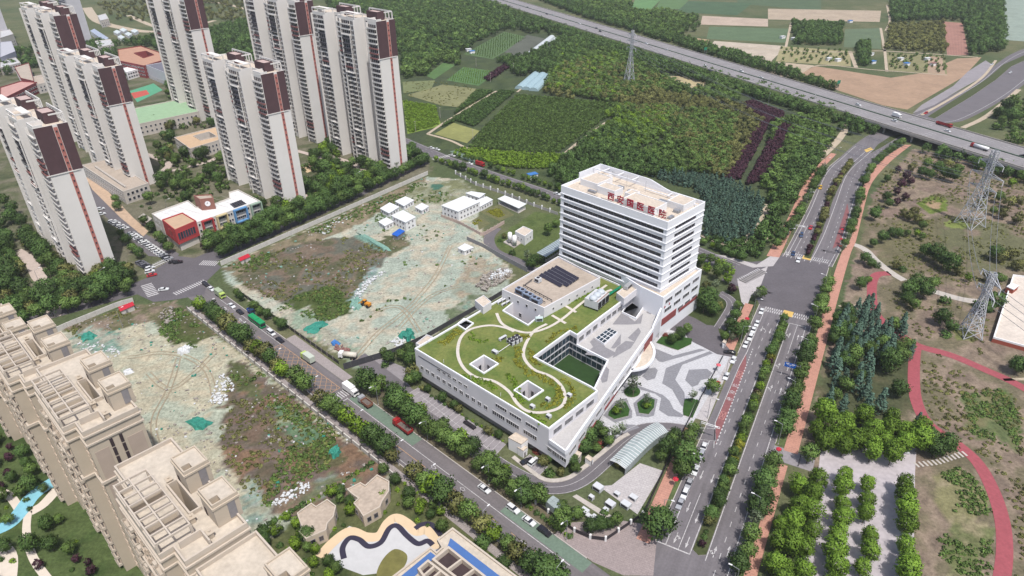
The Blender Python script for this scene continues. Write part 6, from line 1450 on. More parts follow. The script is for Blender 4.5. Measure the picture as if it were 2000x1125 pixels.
# winding playground in the lower garden
Zw = lambda pts: GL([(480+x/3.75, 825+y/3.75) for x, y in pts])
cream = M('cream_rubber', C(236, 210, 176), 0.04, 0.4, 0.85); navy = M('navy_rubber', C(58, 54, 74), 0.08, 0.4, 0.8); pale_rub = M('pale_terrazzo', C(214, 214, 216), 0.05, 0.4, 0.8)
flat('playground', Zw([(560, 960), (660, 830), (760, 760), (950, 830), (1060, 690), (1110, 690), (1250, 800), (1320, 770), (1400, 840), (1420, 920), (1360, 1010), (1100, 1090), (860, 1120), (700, 1060)]), Z2, pale_rub)
struct(MB().ribbon(smooth_line(Zw([(540, 990), (640, 880), (760, 800), (880, 840), (980, 830), (1040, 740), (1100, 700), (1180, 740), (1250, 800), (1320, 790), (1380, 840), (1400, 930)]), 6), 3.2, Z3+0.01).build('cream_path', cream))
struct(MB().ribbon(smooth_line(Zw([(720, 1000), (710, 920), (760, 850), (830, 860), (900, 910), (990, 880), (1050, 780), (1110, 760), (1180, 830), (1260, 890), (1330, 870), (1370, 900)]), 6), 1.7, Z4+0.01).build('navy_path', navy))
struct(MB().ribbon(smooth_line(Zw([(1240, 780), (1290, 750), (1360, 750), (1430, 830)]), 6), 1.6, Z4+0.03).build('navy_path', navy))
struct(MB().sheet(smooth_line(Zw([(960, 1125), (1000, 1010), (1090, 930), (1180, 970), (1160, 1060), (1060, 1140)]), 5, True), Z3+0.03).build('lawn_mound', M('garden_lawn', C(128, 124, 72), 0.2, 0.4, 0.95)))
# ------------------------------------------------------------------ site walls, hoardings, fences
def fence(name, label, pts, h, mat, w=0.25, post=None, pm=None, cat='wall', step=3.0, ph=0.4, z0=0.0):
    t = bld(name, label, cat, pts[0]); L = plen(pts); n = max(1, int(L/step))
    if n > 300: n = 300
    for i in range(n):
        a_, b_ = pat(pts, L*i/n), pat(pts, L*(i+1)/n)
        dx = Vector(b_)-Vector(a_); b_ = (Vector(b_)-dx*0.02)[:]
        MB().wall([a_, b_], w, z0, h).build('panel', mat, t)
        if post: MB().box((a_[0], a_[1], (h+ph)/2), (post, post, h+ph), math.atan2(dx.y, dx.x)).build('post', pm or mat, t)
    return t
site_white = M('site_wall_white', C(220, 216, 210), 0.08, 0.5, 0.85, scale2=2); hoard = M('hoarding_grey', C(150, 150, 154), 0.1, 0.5, 0.6); hoard_dark = M('hoarding_dark', C(78, 78, 84), 0.15, 0.5, 0.6)
NW_WALL = GL([(432, 519), (640, 428), (836, 341)])
fence('site_wall', 'long white panel wall along the tree-lined street side of the upper site', NW_WALL, 2.6, site_white, 0.3, step=4)
fence('site_wall', 'low white wall of the lower site behind the street footway', [LOW(-126, 12.9), LOW(27, 12.7)], 1.6, site_white, 0.35, 0.6, M('pier_dark', C(140, 132, 128), 0.1, 1, 0.8), step=5)
fence('site_wall', 'white panel wall of the lower site along the shaded street', GL([(-30, 712), (130, 640), (235, 597), (262, 590)]), 2.4, site_white, 0.3, step=4)
fence('hoarding', 'grey metal hoarding between upper site and hospital drive', GL([(672, 722), (705, 712), (745, 700), (775, 690), (832, 664)]), 3.0, hoard_dark, 0.15, step=3, cat='hoarding')
fence('hoarding', 'dark hoarding along the hospital side of the upper site', GL([(834, 660), (900, 622), (960, 588), (985, 573)]), 2.4, hoard_dark, 0.15, step=3, cat='hoarding')
fence('hoarding', 'grey hoarding between the upper site and the hospital lawn road', GL([(912, 470), (945, 485), (985, 508), (1030, 532)]), 2.6, hoard, 0.15, step=3, cat='hoarding')
fence('site_fence', 'dark railing of the upper site along the lower street', [LOW(-122, -10.5), LOW(-72, -10.2), LOW(-40, -10.2)], 1.8, M('rail_dark', C(70, 72, 66), 0.2, 1, 0.7), 0.12, 0.4, MATS['pier_dark'], 'railing', 4)
fence('back_fence', 'pale railing with white piers along the back street', GL([(890, 340), (930, 362), (985, 380), (1040, 402), (1090, 420)]), 1.7, M('rail_pale', C(186, 182, 180), 0.1, 1, 0.7), 0.12, 0.7, white_wall, 'railing', 6, 0.9)
fence('plaza_fence', 'dark low railing between plaza and avenue footway', [MAIN(-17, -16.6), MAIN(36, -15.0)], 1.2, dark_metal, 0.08, 0.15, dark_metal, 'railing', 3)
fence('garden_fence', 'dark railing along the avenue side of the utility garden', [MAIN(-19, -16.8), MAIN(-57, -16.3)], 1.6, dark_metal, 0.1, 0.2, dark_metal, 'railing', 3)
fence('corner_fence', 'dark railing with white piers round the street corner garden', [MAIN(-57, -16.6), LOW(90, -12), LOW(82, -9.8), LOW(56, -10.0)], 1.5, dark_metal, 0.1, 0.6, white_wall, 'railing', 5)
fence('ramp_fence', 'dark railing with white piers along the gate footway', [MAIN(42, -16.6), MAIN(80, -16.9)], 1.5, dark_metal, 0.1, 0.5, white_wall, 'railing', 5)
fence('prefab_wall', 'pink block wall around the site office yard', GL([(862, 425), (895, 437), (942, 462), (970, 446), (985, 437)]), 2.0, M('block_pink', C(206, 184, 174), 0.1, 0.5, 0.9), 0.25, 0.4, None, 'wall', 3)
# red-roofed gate sheds
for lab, px in (('small red-roofed shed on the lower site wall', [(232, 600), (258, 590), (261, 596), (236, 607)]), ('small red-roofed shed on the upper site wall', [(466, 504), (484, 496), (488, 501), (470, 509)])):
    small_box('gate_shed', lab, px, 2.8, site_white, M('shed_red', C(206, 48, 66), 0.06, 0.5, 0.6), 'shed', 0, 0.3)
# ------------------------------------------------------------------ prefabricated site houses
pre_roof = M('prefab_roof', C(240, 242, 244), 0.04, 0.3, 0.6)
def prefab(label, px, z, rows, name='prefab_house', roofm=None, wallm=white_wall):
    q = ccw([G(x, y, z) for x, y in px]); t = bld(name, label, 'site house', cen(q), 'prefabricated site houses')
    b = MB(); b.prism(q, 0, z-0.15); b.build('wall', wallm, t); b = MB(); b.prism(offset(q, 0.3), z-0.15, z+0.05); b.build('roof', roofm or pre_roof, t)
    for i in range(4):
        L = math.dist(q[i], q[(i+1) % 4])
        for zr in rows: windows_on(t, q[i], q[(i+1) % 4], zr, 1.0, 1.0, spread(L, 1.0, 1.8, 1.0), fr=frame_grey, gl=glass_grey)
    return t
prefab('large two-storey white site office with terrace beds in front', [(863, 401), (906, 383), (937, 394), (895, 413)], 6.2, (1.7, 4.6))
prefab('low white rear wing behind the site office', [(910, 377), (920, 374), (947, 378), (936, 386)], 3.4, (1.7,))
prefab('low white right wing of the site office', [(930, 392), (950, 384), (962, 390), (938, 403)], 3.4, (1.7,))
prefab('white site cabin at the left of the cabin group', [(743, 407), (761, 396), (779, 404), (760, 416)], 3.2, (1.7,))
prefab('white site cabin farthest back in the cabin group', [(772, 393), (792, 384), (808, 391), (789, 402)], 3.2, (1.7,))
prefab('small white site cabin at the right of the cabin group', [(811, 404), (824, 397), (837, 403), (824, 411)], 3.2, (1.7,))
prefab('two-storey white site cabin in the middle of the cabin group', [(765, 421), (787, 411), (811, 424), (792, 434)], 5.8, (1.6, 4.3))
prefab('white site cabin beside the blue canopy', [(740, 433), (755, 425), (768, 433), (752, 441)], 3.2, (1.7,))
prefab('white container cabin by the grey hoarding', [(895, 484), (908, 476), (924, 483), (907, 490)], 3.0, (1.6,))
small_box('site_canopy', 'bright blue canopy shed beside the site cabins', ((766, 457), (780, 447), (790, 451), (776, 461)), 3.0, hoard, M('tarp_blue', C(38, 104, 206), 0.05, 0.5, 0.6), 'shed', 0, 0.3)
q = [G(x, y, 3.6) for x, y in ((973, 388), (986, 382), (1027, 398), (1013, 406))]; t = bld('open_pavilion', 'long white open-sided pavilion beside the back fence', 'pavilion', cen(q))
MB().prism(offset(ccw(q), 0.3), 3.3, 3.6).build('roof', pre_roof, t); MB().prism(q, 0, 0.3).build('floor_slab', conc, t)
for i in range(7):
    for v in (0.03, 0.97): p = bil([q[0], q[3], q[2], q[1]], v, i/6*0.96+0.02); MB().box((p.x, p.y, 1.8), (0.3, 0.3, 3.0)).build('column', white_wall, t)
for i, (px, key) in enumerate((([(912, 437), (935, 423), (958, 436), (935, 450)], 'flower'), ([(935, 412), (975, 400), (1005, 420), (975, 432)], 'flower'))):
    flat('office_bed', GL(px), 0.05, M('bed_soil', C(112, 112, 76), 0.25, 0.5, 0.95))
    scatter('flower_bed', 'yellow hedge pattern in the site office bed %s' % ('nearer the wall' if i == 0 else 'by the open pavilion'), 'flower bed', key, fill([(x*0.6+0.4*cen(px)[0], y*0.6+0.4*cen(px)[1]) for x, y in px], 0.8, 0.3, 0.6, 0.9, clump=0.5))
struct(MB().ribbon(smooth_line(GL([(970, 445), (955, 465), (965, 490), (1005, 508), (1045, 528), (1080, 520)]), 6), 6, Z2).build('lawn_road', asphalt))
# debris piles, nets and loader on the site
debris = {'white': M('debris_white', C(226, 228, 230), 0.15, 1.2, 0.8), 'grey': M('debris_grey', C(140, 130, 126), 0.3, 1.2, 0.9, col2=C(198, 190, 180)), 'teal': M('net_teal', C(58, 146, 128), 0.25, 0.8, 0.7), 'blue': M('debris_blue', C(70, 130, 200), 0.15, 0.8, 0.6), 'brick': M('debris_brick', C(150, 110, 104), 0.2, 1.0, 0.9), 'pale': M('net_pale', C(132, 172, 158), 0.2, 0.8, 0.8)}
def heap(label, px, n, kind, size, h=0.6, name='rubble_heap'):
    b = MB(); R = random.Random(len(label)*3+n)
    hp = rnd_in(GL(px), n)
    for (x, y), g0 in zip(hp, zground(hp)): s = size*R.uniform(0.4, 1.4); b.box((x, y, g0+h*R.uniform(0.2, 0.9)), (s, s*R.uniform(0.3, 1), h*R.uniform(0.2, 0.7)), R.uniform(0, 3))
    return tag(stuff(b.build(name, debris[kind])), label, 'rubble')
def net(label, px, kind, h=0.5, name='debris_net'):
    poly = GL(px); c = cen(poly); b = MB(); R = random.Random(int(abs(c[0])*10)); line = smooth_line(poly, 4, True); k = 4; n = len(line); vs = []; fs = []; g0 = max(zground(line+[c]))
    for j in range(k):
        f = 1-j/k
        for i in range(n): e_ = R.uniform(0.62, 1.22) if j == 0 else R.uniform(0.75, 1.1); vs.append((c[0]+(line[i][0]-c[0])*f*e_, c[1]+(line[i][1]-c[1])*f*e_, 0.25 if j == 0 else g0+h*(0.6+0.8*R.random())+0.3))
    vs.append((c[0], c[1], g0+h+0.4))
    for j in range(k-1):
        for i in range(n): fs.append((j*n+i, j*n+(i+1) % n, (j+1)*n+(i+1) % n, (j+1)*n+i))
    for i in range(n): fs.append(((k-1)*n+i, (k-1)*n+(i+1) % n, k*n))
    b.add(vs, fs); return tag(b.build(name, debris[kind]), label, 'net')
heap('heap of grey and white scrap by the hospital hoarding', [(930, 560), (945, 540), (985, 525), (1000, 532), (985, 550), (950, 572)], 170, 'grey', 1.4, 1.2); heap('white scrap strewn over the grey heap', [(950, 552), (975, 530), (1000, 530), (985, 545)], 50, 'white', 1.2, 1.6)
heap('white bags edging the dark pit of the upper site', [(688, 605), (695, 570), (730, 540), (735, 546), (705, 578), (702, 606)], 90, 'white', 1.0, 0.8)
heap('white frames piled at the pit corner', [(705, 556), (735, 540), (750, 528), (755, 534), (730, 550)], 40, 'white', 0.8, 0.6)
heap('white pipes tangled on the lower site', [(405, 790), (430, 735), (445, 732), (460, 760), (445, 785), (425, 795)], 90, 'white', 1.0, 0.7); heap('red brown bricks stacked by the parked tanker', [(652, 680), (660, 674), (690, 690), (680, 700)], 60, 'brick', 1.1, 1.0)
heap('white litter by the teal net heap', [(760, 672), (775, 660), (795, 665), (780, 680)], 45, 'white', 1.0, 0.8)
heap('white litter near the beige blocks', [(150, 672), (200, 670), (240, 690), (215, 705), (160, 695)], 70, 'white', 0.8, 0.5)
heap('pale rubble along the upper site wall', [(600, 455), (670, 425), (690, 425), (640, 460)], 60, 'white', 0.9, 0.6)
heap('pale rubble in the corner of the lower site', [(310, 620), (335, 600), (345, 620), (330, 640)], 60, 'grey', 1.0, 0.8)
heap('pale litter below the lower site weeds', [(520, 985), (560, 965), (610, 945), (605, 960), (560, 990)], 70, 'white', 0.8, 0.5)
net('bright teal net over a heap near the hoarding corner', [(778, 658), (795, 648), (810, 650), (808, 662), (795, 670)], 'teal', 1.6)
net('teal net draped on the pit edge of the upper site', [(683, 590), (700, 583), (712, 592), (700, 608), (685, 605)], 'pale', 0.8); net('pale teal net strip on the upper site', [(596, 640), (625, 628), (640, 636), (620, 650), (600, 652)], 'teal', 0.5)
net('blue sheet beside the parked tanker', [(645, 672), (655, 665), (664, 672), (655, 678)], 'blue', 0.5); net('teal net on the lower site near the beige blocks', [(162, 655), (180, 650), (190, 658), (178, 668), (160, 668)], 'teal', 0.6)
net('teal net at the lower site wall', [(470, 660), (485, 655), (492, 662), (480, 668)], 'teal', 0.5); net('dark teal net below the lower site weeds', [(365, 825), (395, 815), (415, 830), (390, 845)], 'teal', 0.5); net('teal net at the right end of the lower site', [(640, 890), (660, 875), (668, 885), (655, 900)], 'teal', 0.6)
net('pale tarpaulin roll on the lower site', [(345, 690), (365, 678), (378, 682), (360, 696)], 'white', 0.8); net('white sheet beside the left beige block', [(240, 728), (258, 722), (262, 728), (244, 736)], 'white', 0.4)
net('teal strip behind the cabin group', [(698, 460), (712, 460), (765, 490), (752, 492)], 'pale', 0.6)
def sprinkle(label, px, n, kind, smax, clump, z=0.25):
    pts = [q for q in rnd_in(GL(px), n) if fbm(np.array([q[0]]), np.array([q[1]]), 12, 91, 3)[0] > clump]; b = MB(); R = random.Random(n)
    for (x, y), g0 in zip(pts, zground(pts)): s_ = smax*R.uniform(0.3, 1.0)**1.5+0.12; b.box((x, y, g0+s_*0.2), (s_, s_*R.uniform(0.4, 1), s_*R.uniform(0.3, 0.7)), R.uniform(0, 3))
    tag(stuff(b.build('scattered_rubble', debris[kind])), label, 'rubble')
sprinkle('pale rubble scattered over the upper site', SITE_N, 700, 'grey', 0.9, 0.45); sprinkle('white scraps scattered over the upper site', SITE_N, 150, 'white', 0.8, 0.5); sprinkle('pale rubble scattered over the lower site', SITE_S, 650, 'grey', 0.9, 0.45); sprinkle('white scraps scattered over the lower site', SITE_S, 120, 'white', 0.8, 0.5); sprinkle('teal net scraps scattered over the lower site', SITE_S, 160, 'teal', 1.0, 0.52); sprinkle('teal net scraps scattered over the upper site', SITE_N, 170, 'pale', 1.2, 0.5)
rut_m = M('wheel_rut', C(176, 162, 138, 0.7), 0.15, 0.4, 0.95, scale2=1.5)
for px in ([(690, 705), (740, 650), (800, 600), (850, 540), (880, 480)], [(820, 650), (780, 600), (730, 610)], [(900, 560), (840, 580), (780, 640)], [(350, 700), (330, 760), (300, 830), (330, 900), (430, 960)], [(420, 690), (380, 730), (330, 760), (290, 730)], [(250, 700), (330, 690), (400, 720), (420, 780)]):
    ln = smooth_line(GL(px), 6)
    for o_ in (-0.9, 0.9): l2 = offs_line(ln, o_); struct(MB().strip(offs_line(l2, 0.25), offs_line(l2, -0.25), [g_+0.1 for g_ in zground(l2)]).build('wheel_rut', rut_m))
# ------------------------------------------------------------------ the scrubland: running tracks, paths, walled yard
def track(name, px, w, mat, z=Z2): return struct(MB().ribbon(smooth_line(GL(px), 6), w, z).build(name, mat))
track('running_track', [(1738, 534), (1715, 536), (1705, 548), (1703, 580), (1712, 615), (1745, 645), (1775, 665), (1800, 678), (1860, 695), (1930, 725), (1975, 745), (2030, 775)], 4.2, track_red)
track('running_track', [(1790, 672), (1786, 700), (1785, 750), (1792, 790), (1815, 830), (1870, 868), (1910, 905), (1940, 960), (1958, 1020), (1962, 1080), (1955, 1140)], 4.2, track_red, Z2+0.006)
track('footpath', [(1648, 478), (1668, 478), (1690, 488), (1712, 510), (1740, 532), (1766, 548)], 4.0, conc); track('footpath', [(1638, 598), (1670, 597), (1705, 610)], 1.2, dirt_path); track('footpath', [(1960, 742), (2010, 740)], 1.5, dirt_path)
for i in range(22): p = pat(GL([(1790, 908), (1830, 903), (1860, 893), (1885, 886)]), i*1.6) if i*1.6 < plen(GL([(1790, 908), (1830, 903), (1860, 893), (1885, 886)])) else None; p and struct(MB().box((p[0], p[1], 0.08), (0.7, 2.2, 0.12), 0.25).build('stepping_slab', kerb_mat))
struct(MB().ribbon(smooth_line(GL([(1820, 568), (1880, 585), (1930, 590), (1975, 590)]), 5), 4.5, Z2).build('footpath', conc))
flat('car_park', GL([(1604, 863), (1700, 868), (1790, 876), (1787, 925), (1784, 1140), (1560, 1140), (1583, 1010), (1600, 905)]), Z2, M('car_park_paving', C(196, 188, 192, 0.78), 0.06, 0.15, 0.9, scale2=0.6))
flat('car_park_mouth', [MAIN(-14, 12.9), MAIN(-7, 12.9), MAIN(-7, 26), MAIN(-14, 26)], Z2+0.012, asphalt_light)
yq = GL([(1936, 668), (1975, 545), (2050, 555), (2050, 700)]); t = bld('walled_yard', 'white topped yard with a red base at the right edge', 'yard', cen(yq))
b = MB(); b.prism(yq, 0, 1.8, 1, 0); b.build('platform', [M('yard_top', C(226, 214, 202), 0.1, 0.2, 0.9, scale2=1), M('yard_red', C(176, 92, 74), 0.08, 0.4, 0.85)], t); b = MB(); b.ring(yq, 0.5, 1.8, 2.6); b.build('rim_wall', white_wall, t)
small_box('yard_house', 'red and white gate house on the walled yard at the right edge', ((1966, 560), (1976, 553), (1990, 558), (1980, 566)), 4.0, MATS['yard_red'], white_wall)
# ------------------------------------------------------------------ highway on its embankment and bridge
HZ = 7.0
hn = [G(x, y, HZ) for x, y in ((985, 12), (1171, 75), (1293, 115), (1500, 170), (1671, 222), (1820, 273), (2000, 331), (2120, 372))]
hd = Vector((hn[-1][0]-hn[0][0], hn[-1][1]-hn[0][1])).normalized()
hA = Vector(hn[0])-hd*900; hB = Vector(hn[-1])+hd*150; hno = Vector((-hd.y, hd.x))
if hno.x < 0: hno = -hno
sm = sum((Vector(p)-hA).dot(hno) for p in hn)/len(hn); o_h = hA+hno*(sm+2.5)
HWL = (hB-hA).dot(hd)
def HW(s, m): p = o_h+hd*s+hno*m; return (p.x, p.y)
HWW = 40.0
hs_br = (Vector(G(1660, 222, HZ))-o_h).dot(hd)
deck = MB(); deck.strip([HW(0, 0), HW(hs_br, 0), HW(HWL, 0)], [HW(0, HWW), HW(hs_br, HWW), HW(HWL, HWW)], HZ); struct(deck.build('highway', highway_mat))
emb = MB(); q0 = [HW(0, -9), HW(hs_br, -9), HW(hs_br, HWW+9), HW(0, HWW+9)]; q1 = [HW(0, -0.5), HW(hs_br, -0.5), HW(hs_br, HWW+0.5), HW(0, HWW+0.5)]
emb.wedge([(*p, 0) for p in q0], [(*p, HZ-0.06) for p in q1]); struct(emb.build('embankment', M('embankment_grass', C(86, 100, 58), 0.25, 0.3, 0.95, scale2=1)))
br = thing('highway_bridge', 'concrete highway bridge crossing over the avenue', 'bridge', (*HW(hs_br, 0), 0), 0, None, True)
MB().prism([HW(hs_br, -0.3), HW(HWL, -0.3), HW(HWL, HWW+0.3), HW(hs_br, HWW+0.3)], HZ-1.7, HZ-0.05).build('deck', conc, br)
for s in np.arange(hs_br+8, HWL-20, 24):
    for m in (3, 14, 26, 37): p = HW(s, m); MB().tube((*p, 0), (*p, HZ-1.75), 0.7, 8).build('pier', conc, br)
    MB().wall([HW(s, 1), HW(s, HWW-1)], 1.4, HZ-2.9, HZ-1.72).build('pier_cap', conc, br)
for lab, m in (('concrete parapet on the near edge of the highway', 0.3), ('concrete parapet on the far edge of the highway', HWW-0.3)):
    tag(MB().wall([HW(0, m), HW(HWL, m)], 0.4, HZ, HZ+0.95).build('highway_parapet', conc), lab, 'parapet')
tag(MB().wall([HW(0, HWW/2-0.25), HW(HWL, HWW/2-0.25)], 0.5, HZ, HZ+0.8).build('highway_divider', M('divider_green', C(110, 128, 112), 0.15, 0.4, 0.8)), 'green grey divider along the middle of the highway', 'divider')
hm = MB()
for m in (1.6, HWW/2-1.4, HWW/2+1.0, HWW-1.8): hm.ribbon([HW(0, m), HW(HWL, m)], 0.3, HZ+0.02)
for m in (5.6, 9.6, 13.6, 26.0, 30.0, 34.0): hm.dashes([HW(400, m), HW(HWL, m)], 0.3, HZ+0.02, 6, 9)
paint('highway_markings', hm)
# ------------------------------------------------------------------ fields beyond the woods
def field(px, col, stripes=None, name='field', z=0.06, az=60):
    m = M('soil_%d_%d' % (px[0][0], px[0][1]), col, 0.14, 0.05, 0.95, scale2=0.3)
    o = flat(name, GL(px), z, m)
    if stripes:
        nt = m.node_tree; N = nt.nodes; L = nt.links; b = N['Principled BSDF']; src = b.inputs['Base Color'].links[0].from_socket
        w = N.new('ShaderNodeTexWave'); w.inputs['Scale'].default_value = stripes; w.inputs['Distortion'].default_value = 1.5; tc = N.new('ShaderNodeTexCoord'); mp = N.new('ShaderNodeMapping'); mp.inputs['Rotation'].default_value[2] = math.radians(az)
        L.new(tc.outputs['Object'], mp.inputs[0]); L.new(mp.outputs[0], w.inputs[0]); mr = N.new('ShaderNodeMapRange'); mr.inputs[3].default_value = 0.82; mr.inputs[4].default_value = 1.12; L.new(w.outputs[1], mr.inputs[0])
        v = N.new('ShaderNodeVectorMath'); v.operation = 'SCALE'; L.new(src, v.inputs[0]); L.new(mr.outputs[0], v.inputs['Scale']); L.new(v.outputs[0], b.inputs['Base Color'])
    return o
FIELDS = [([(1440, 0), (1604, 0), (1604, 22), (1500, 12), (1440, 8)], (92, 112, 80), 0.2), ([(1500, 17), (1721, 21), (1718, 43), (1500, 38)], (196, 178, 156), 0.3), ([(1372, 31), (1500, 37), (1500, 52), (1368, 48)], (204, 184, 166), 0.3), ([(1385, 52), (1545, 56), (1538, 84), (1380, 76)], (104, 126, 92), 0.3),
 ([(1395, 80), (1536, 90), (1502, 124), (1460, 118), (1380, 100)], (208, 194, 176), 0.5), ([(1490, 118), (1590, 128), (1560, 148), (1508, 152)], (202, 184, 160), 0.5), ([(1556, 150), (1590, 129), (1740, 152), (1800, 143), (1870, 114), (1917, 112), (1882, 150), (1772, 214), (1725, 206)], (186, 156, 130), 0.3),
 ([(1650, 57), (1720, 55), (1721, 96), (1648, 92)], (108, 126, 96), 0.4), ([(1842, 42), (1880, 45), (1892, 108), (1850, 108)], (180, 134, 120), 0.2), ([(1525, 90), (1660, 100), (1662, 130), (1515, 120)], (172, 164, 122), 0.5), ([(1732, 103), (1845, 110), (1850, 145), (1736, 138)], (150, 146, 106), 0.6), ([(1812, 110), (1840, 112), (1846, 145), (1812, 142)], (190, 164, 140), 0.3),
 ([(1962, -10), (2060, -10), (2060, 85), (1960, 78)], (160, 174, 162), None), ([(905, 106), (985, 62), (1032, 73), (962, 116)], (96, 122, 76), 0.5), ([(985, 102), (1030, 68), (1066, 76), (1020, 115)], (104, 108, 96), 0.6), ([(832, 148), (866, 122), (890, 127), (848, 155)], (96, 130, 74), 0.4), ([(872, 157), (905, 131), (972, 140), (935, 168)], (96, 132, 78), 0.5),
 ([(786, 160), (850, 157), (842, 175), (788, 182)], (128, 136, 92), None), ([(795, 186), (866, 165), (948, 176), (918, 212), (862, 206)], (142, 142, 100), None), ([(786, 196), (850, 206), (862, 246), (796, 262)], (132, 158, 62), None), ([(848, 262), (886, 240), (937, 256), (912, 280)], (156, 158, 96), 0.4), ([(1240, 0), (1290, 0), (1270, 20), (1230, 22)], (110, 150, 96), None), ([(1290, 0), (1345, 0), (1330, 18), (1280, 18)], (104, 134, 86), 0.5), ([(1345, 2), (1470, 6), (1440, 30), (1320, 24)], (84, 110, 78), 0.2), ([(1340, 72), (1385, 78), (1375, 98), (1318, 84)], (200, 172, 140), None), ([(1290, 150), (1330, 148), (1400, 165), (1350, 172)], (196, 180, 140), None)]
for i, (px, c_, st) in enumerate(FIELDS): field(px, C(*c_, 0.7), st, z=0.05+0.004*i, az=30+37*(i % 4))
for px, w_ in (([(835, 262), (880, 232), (970, 178)], 2.6), ([(835, 262), (880, 275), (915, 290), (935, 282)], 2.6), ([(1105, 300), (1140, 272), (1190, 236)], 4), ([(1010, 180), (1060, 140)], 2), ([(1430, 92), (1560, 100), (1670, 102), (1730, 100), (1910, 112)], 3), ([(1660, 100), (1672, 132)], 4), ([(1728, 98), (1732, 140)], 3), ([(1720, 55), (1728, 100)], 3), ([(1732, 10), (1738, 40), (1730, 60)], 3), ([(1545, 45), (1535, 92)], 3), ([(1520, 152), (1600, 128), (1700, 136), (1850, 147)], 2.5), ([(1612, 205), (1650, 240), (1640, 270), (1600, 310)], 5), ([(1800, 225), (1870, 185), (1920, 150), (1945, 118)], 2.5), ([(1880, 250), (1930, 225), (1990, 175)], 4),
              ([(170, 15), (190, 40), (240, 55), (300, 62), (360, 50)], 14), ([(250, 30), (330, 58), (420, 40)], 8), ([(0, 128), (60, 118)], 10), ([(330, 10), (420, 5), (480, 18)], 8), ([(1500, 400), (1480, 440), (1450, 480)], 4), ([(1370, 460), (1430, 480), (1500, 465)], 2.5)):
    struct(MB().ribbon(smooth_line(GL(px), 5), w_, 0.17).build('dirt_track', dirt_path))
gh_m = M('greenhouse_film', C(214, 220, 222), 0.06, 0.3, 0.4); gh_b = M('greenhouse_blue', C(170, 196, 204), 0.06, 0.3, 0.4)
def tunnel(label, a_, b_, w_, mat):
    a_, b_ = Vector(G(*a_)), Vector(G(*b_)); d = (b_-a_).normalized(); n_ = Vector((-d.y, d.x)); b = MB(); k = 7; vs = []
    for p in (a_, b_):
        for i in range(k): t_ = math.pi*i/(k-1); q = p+n_*(math.cos(t_)*w_/2); vs.append((q.x, q.y, math.sin(t_)*w_*0.38))
    b.add(vs, [(i, i+1, k+i+1, k+i) for i in range(k-1)]+[tuple(range(k)), tuple(range(2*k-1, k-1, -1))]); tag(b.build('greenhouse', mat), label, 'greenhouse', 'greenhouses among the fields')
tunnel('long white greenhouse tunnel, upper of the pair by the dark nursery', (1035, 106), (1078, 73), 8, gh_m); tunnel('long white greenhouse tunnel, lower of the pair by the dark nursery', (1045, 110), (1086, 78), 8, gh_m)
for k in range(3): tunnel('blue-grey greenhouse near the pylon, %s of three from the left' % ORD[k], (1014+k*14, 174+k*2), (1048+k*12, 145+k*2), 9, gh_b)
for k, (x, y, c_) in enumerate(((915, 100, 'white'), (922, 104, 'blue'), (1660, 44, 'blue'), (1618, 118, 'white'), (1636, 120, 'white'), (1700, 108, 'white'), (1758, 118, 'white'), (1770, 128, 'blue'), (1810, 118, 'white'), (1822, 128, 'brick'), (1704, 124, 'blue'), (1196, 262, 'white'), (1040, 347, 'blue'), (1528, 75, 'white'), (1550, 78, 'white'), (1786, 10, 'white'), (1800, 4, 'white'), (1920, 27, 'white'))):
    t = bld('field_hut', 'small %s hut among the fields, %s from the left' % ({'white': 'white', 'blue': 'blue roofed', 'brick': 'brown'}[c_], ORD[k]), 'hut', G(x, y), 'huts among the fields'); p = G(x, y)
    MB().box((p[0], p[1], 1.3), (6, 4, 2.6), 0.5).build('wall', white_wall, t); MB().box((p[0], p[1], 2.75), (6.6, 4.6, 0.25), 0.5).build('roof', debris[c_], t)
# ------------------------------------------------------------------ vehicles
car_glass = glass_mat('car_glass', C(44, 46, 54, 0.8), 0.08); tyre = black_mat
PAINT = {k: M('car_paint_'+k, C(*c), 0.03, 2, 0.3, spec=0.5) for k, c in dict(white=(236, 238, 240), black=(44, 42, 48), silver=(176, 178, 184), red=(196, 52, 58), blue=(52, 74, 110), yellow=(222, 176, 60), orange=(206, 92, 62), grey=(112, 112, 120)).items()}
def car_meshes(kind):
    H, L = {'sedan': (1.45, 4.7), 'suv': (1.7, 4.7), 'van': (1.95, 5.0)}[kind]; h = L/2; W = 0.91
    def prof(pts, w0, w1):
        n = len(pts); b = MB(); b.add([(-w0 if z < 0.7 else -w1, y, z) for y, z in pts]+[(w0 if z < 0.7 else w1, y, z) for y, z in pts], [tuple(range(n)), tuple(range(2*n-1, n-1, -1))]+[(i, n+i, n+(i+1) % n, (i+1) % n) for i in range(n)]); return b
    zb = 0.95 if kind == 'sedan' else 1.05
    body = prof([(-h, 0.35), (-h, 0.75), (-h+0.15, zb), (h-1.3, zb), (h-0.3, zb-0.15), (h, 0.65), (h, 0.32)], W, W-0.06)
    y0, y1, t0, t1 = {'sedan': (-h+0.5, h-1.35, -h+1.15, h-2.1), 'suv': (-h+0.12, h-1.35, -h+0.5, h-2.0), 'van': (-h+0.08, h-0.9, -h+0.3, h-1.6)}[kind]
    cab = MB().wedge([(-W+0.08, y0, zb), (W-0.08, y0, zb), (W-0.08, y1, zb), (-W+0.08, y1, zb)], [(-0.7, t0, H-0.06), (0.7, t0, H-0.06), (0.7, t1, H-0.06), (-0.7, t1, H-0.06)])
    roof = MB().wedge([(-0.72, t0-0.05, H-0.07), (0.72, t0-0.05, H-0.07), (0.72, t1+0.05, H-0.07), (-0.72, t1+0.05, H-0.07)], [(-0.62, t0+0.1, H), (0.62, t0+0.1, H), (0.62, t1-0.1, H), (-0.62, t1-0.1, H)])
    return body.mesh('body'), cab.mesh('windows'), roof.mesh('roof')
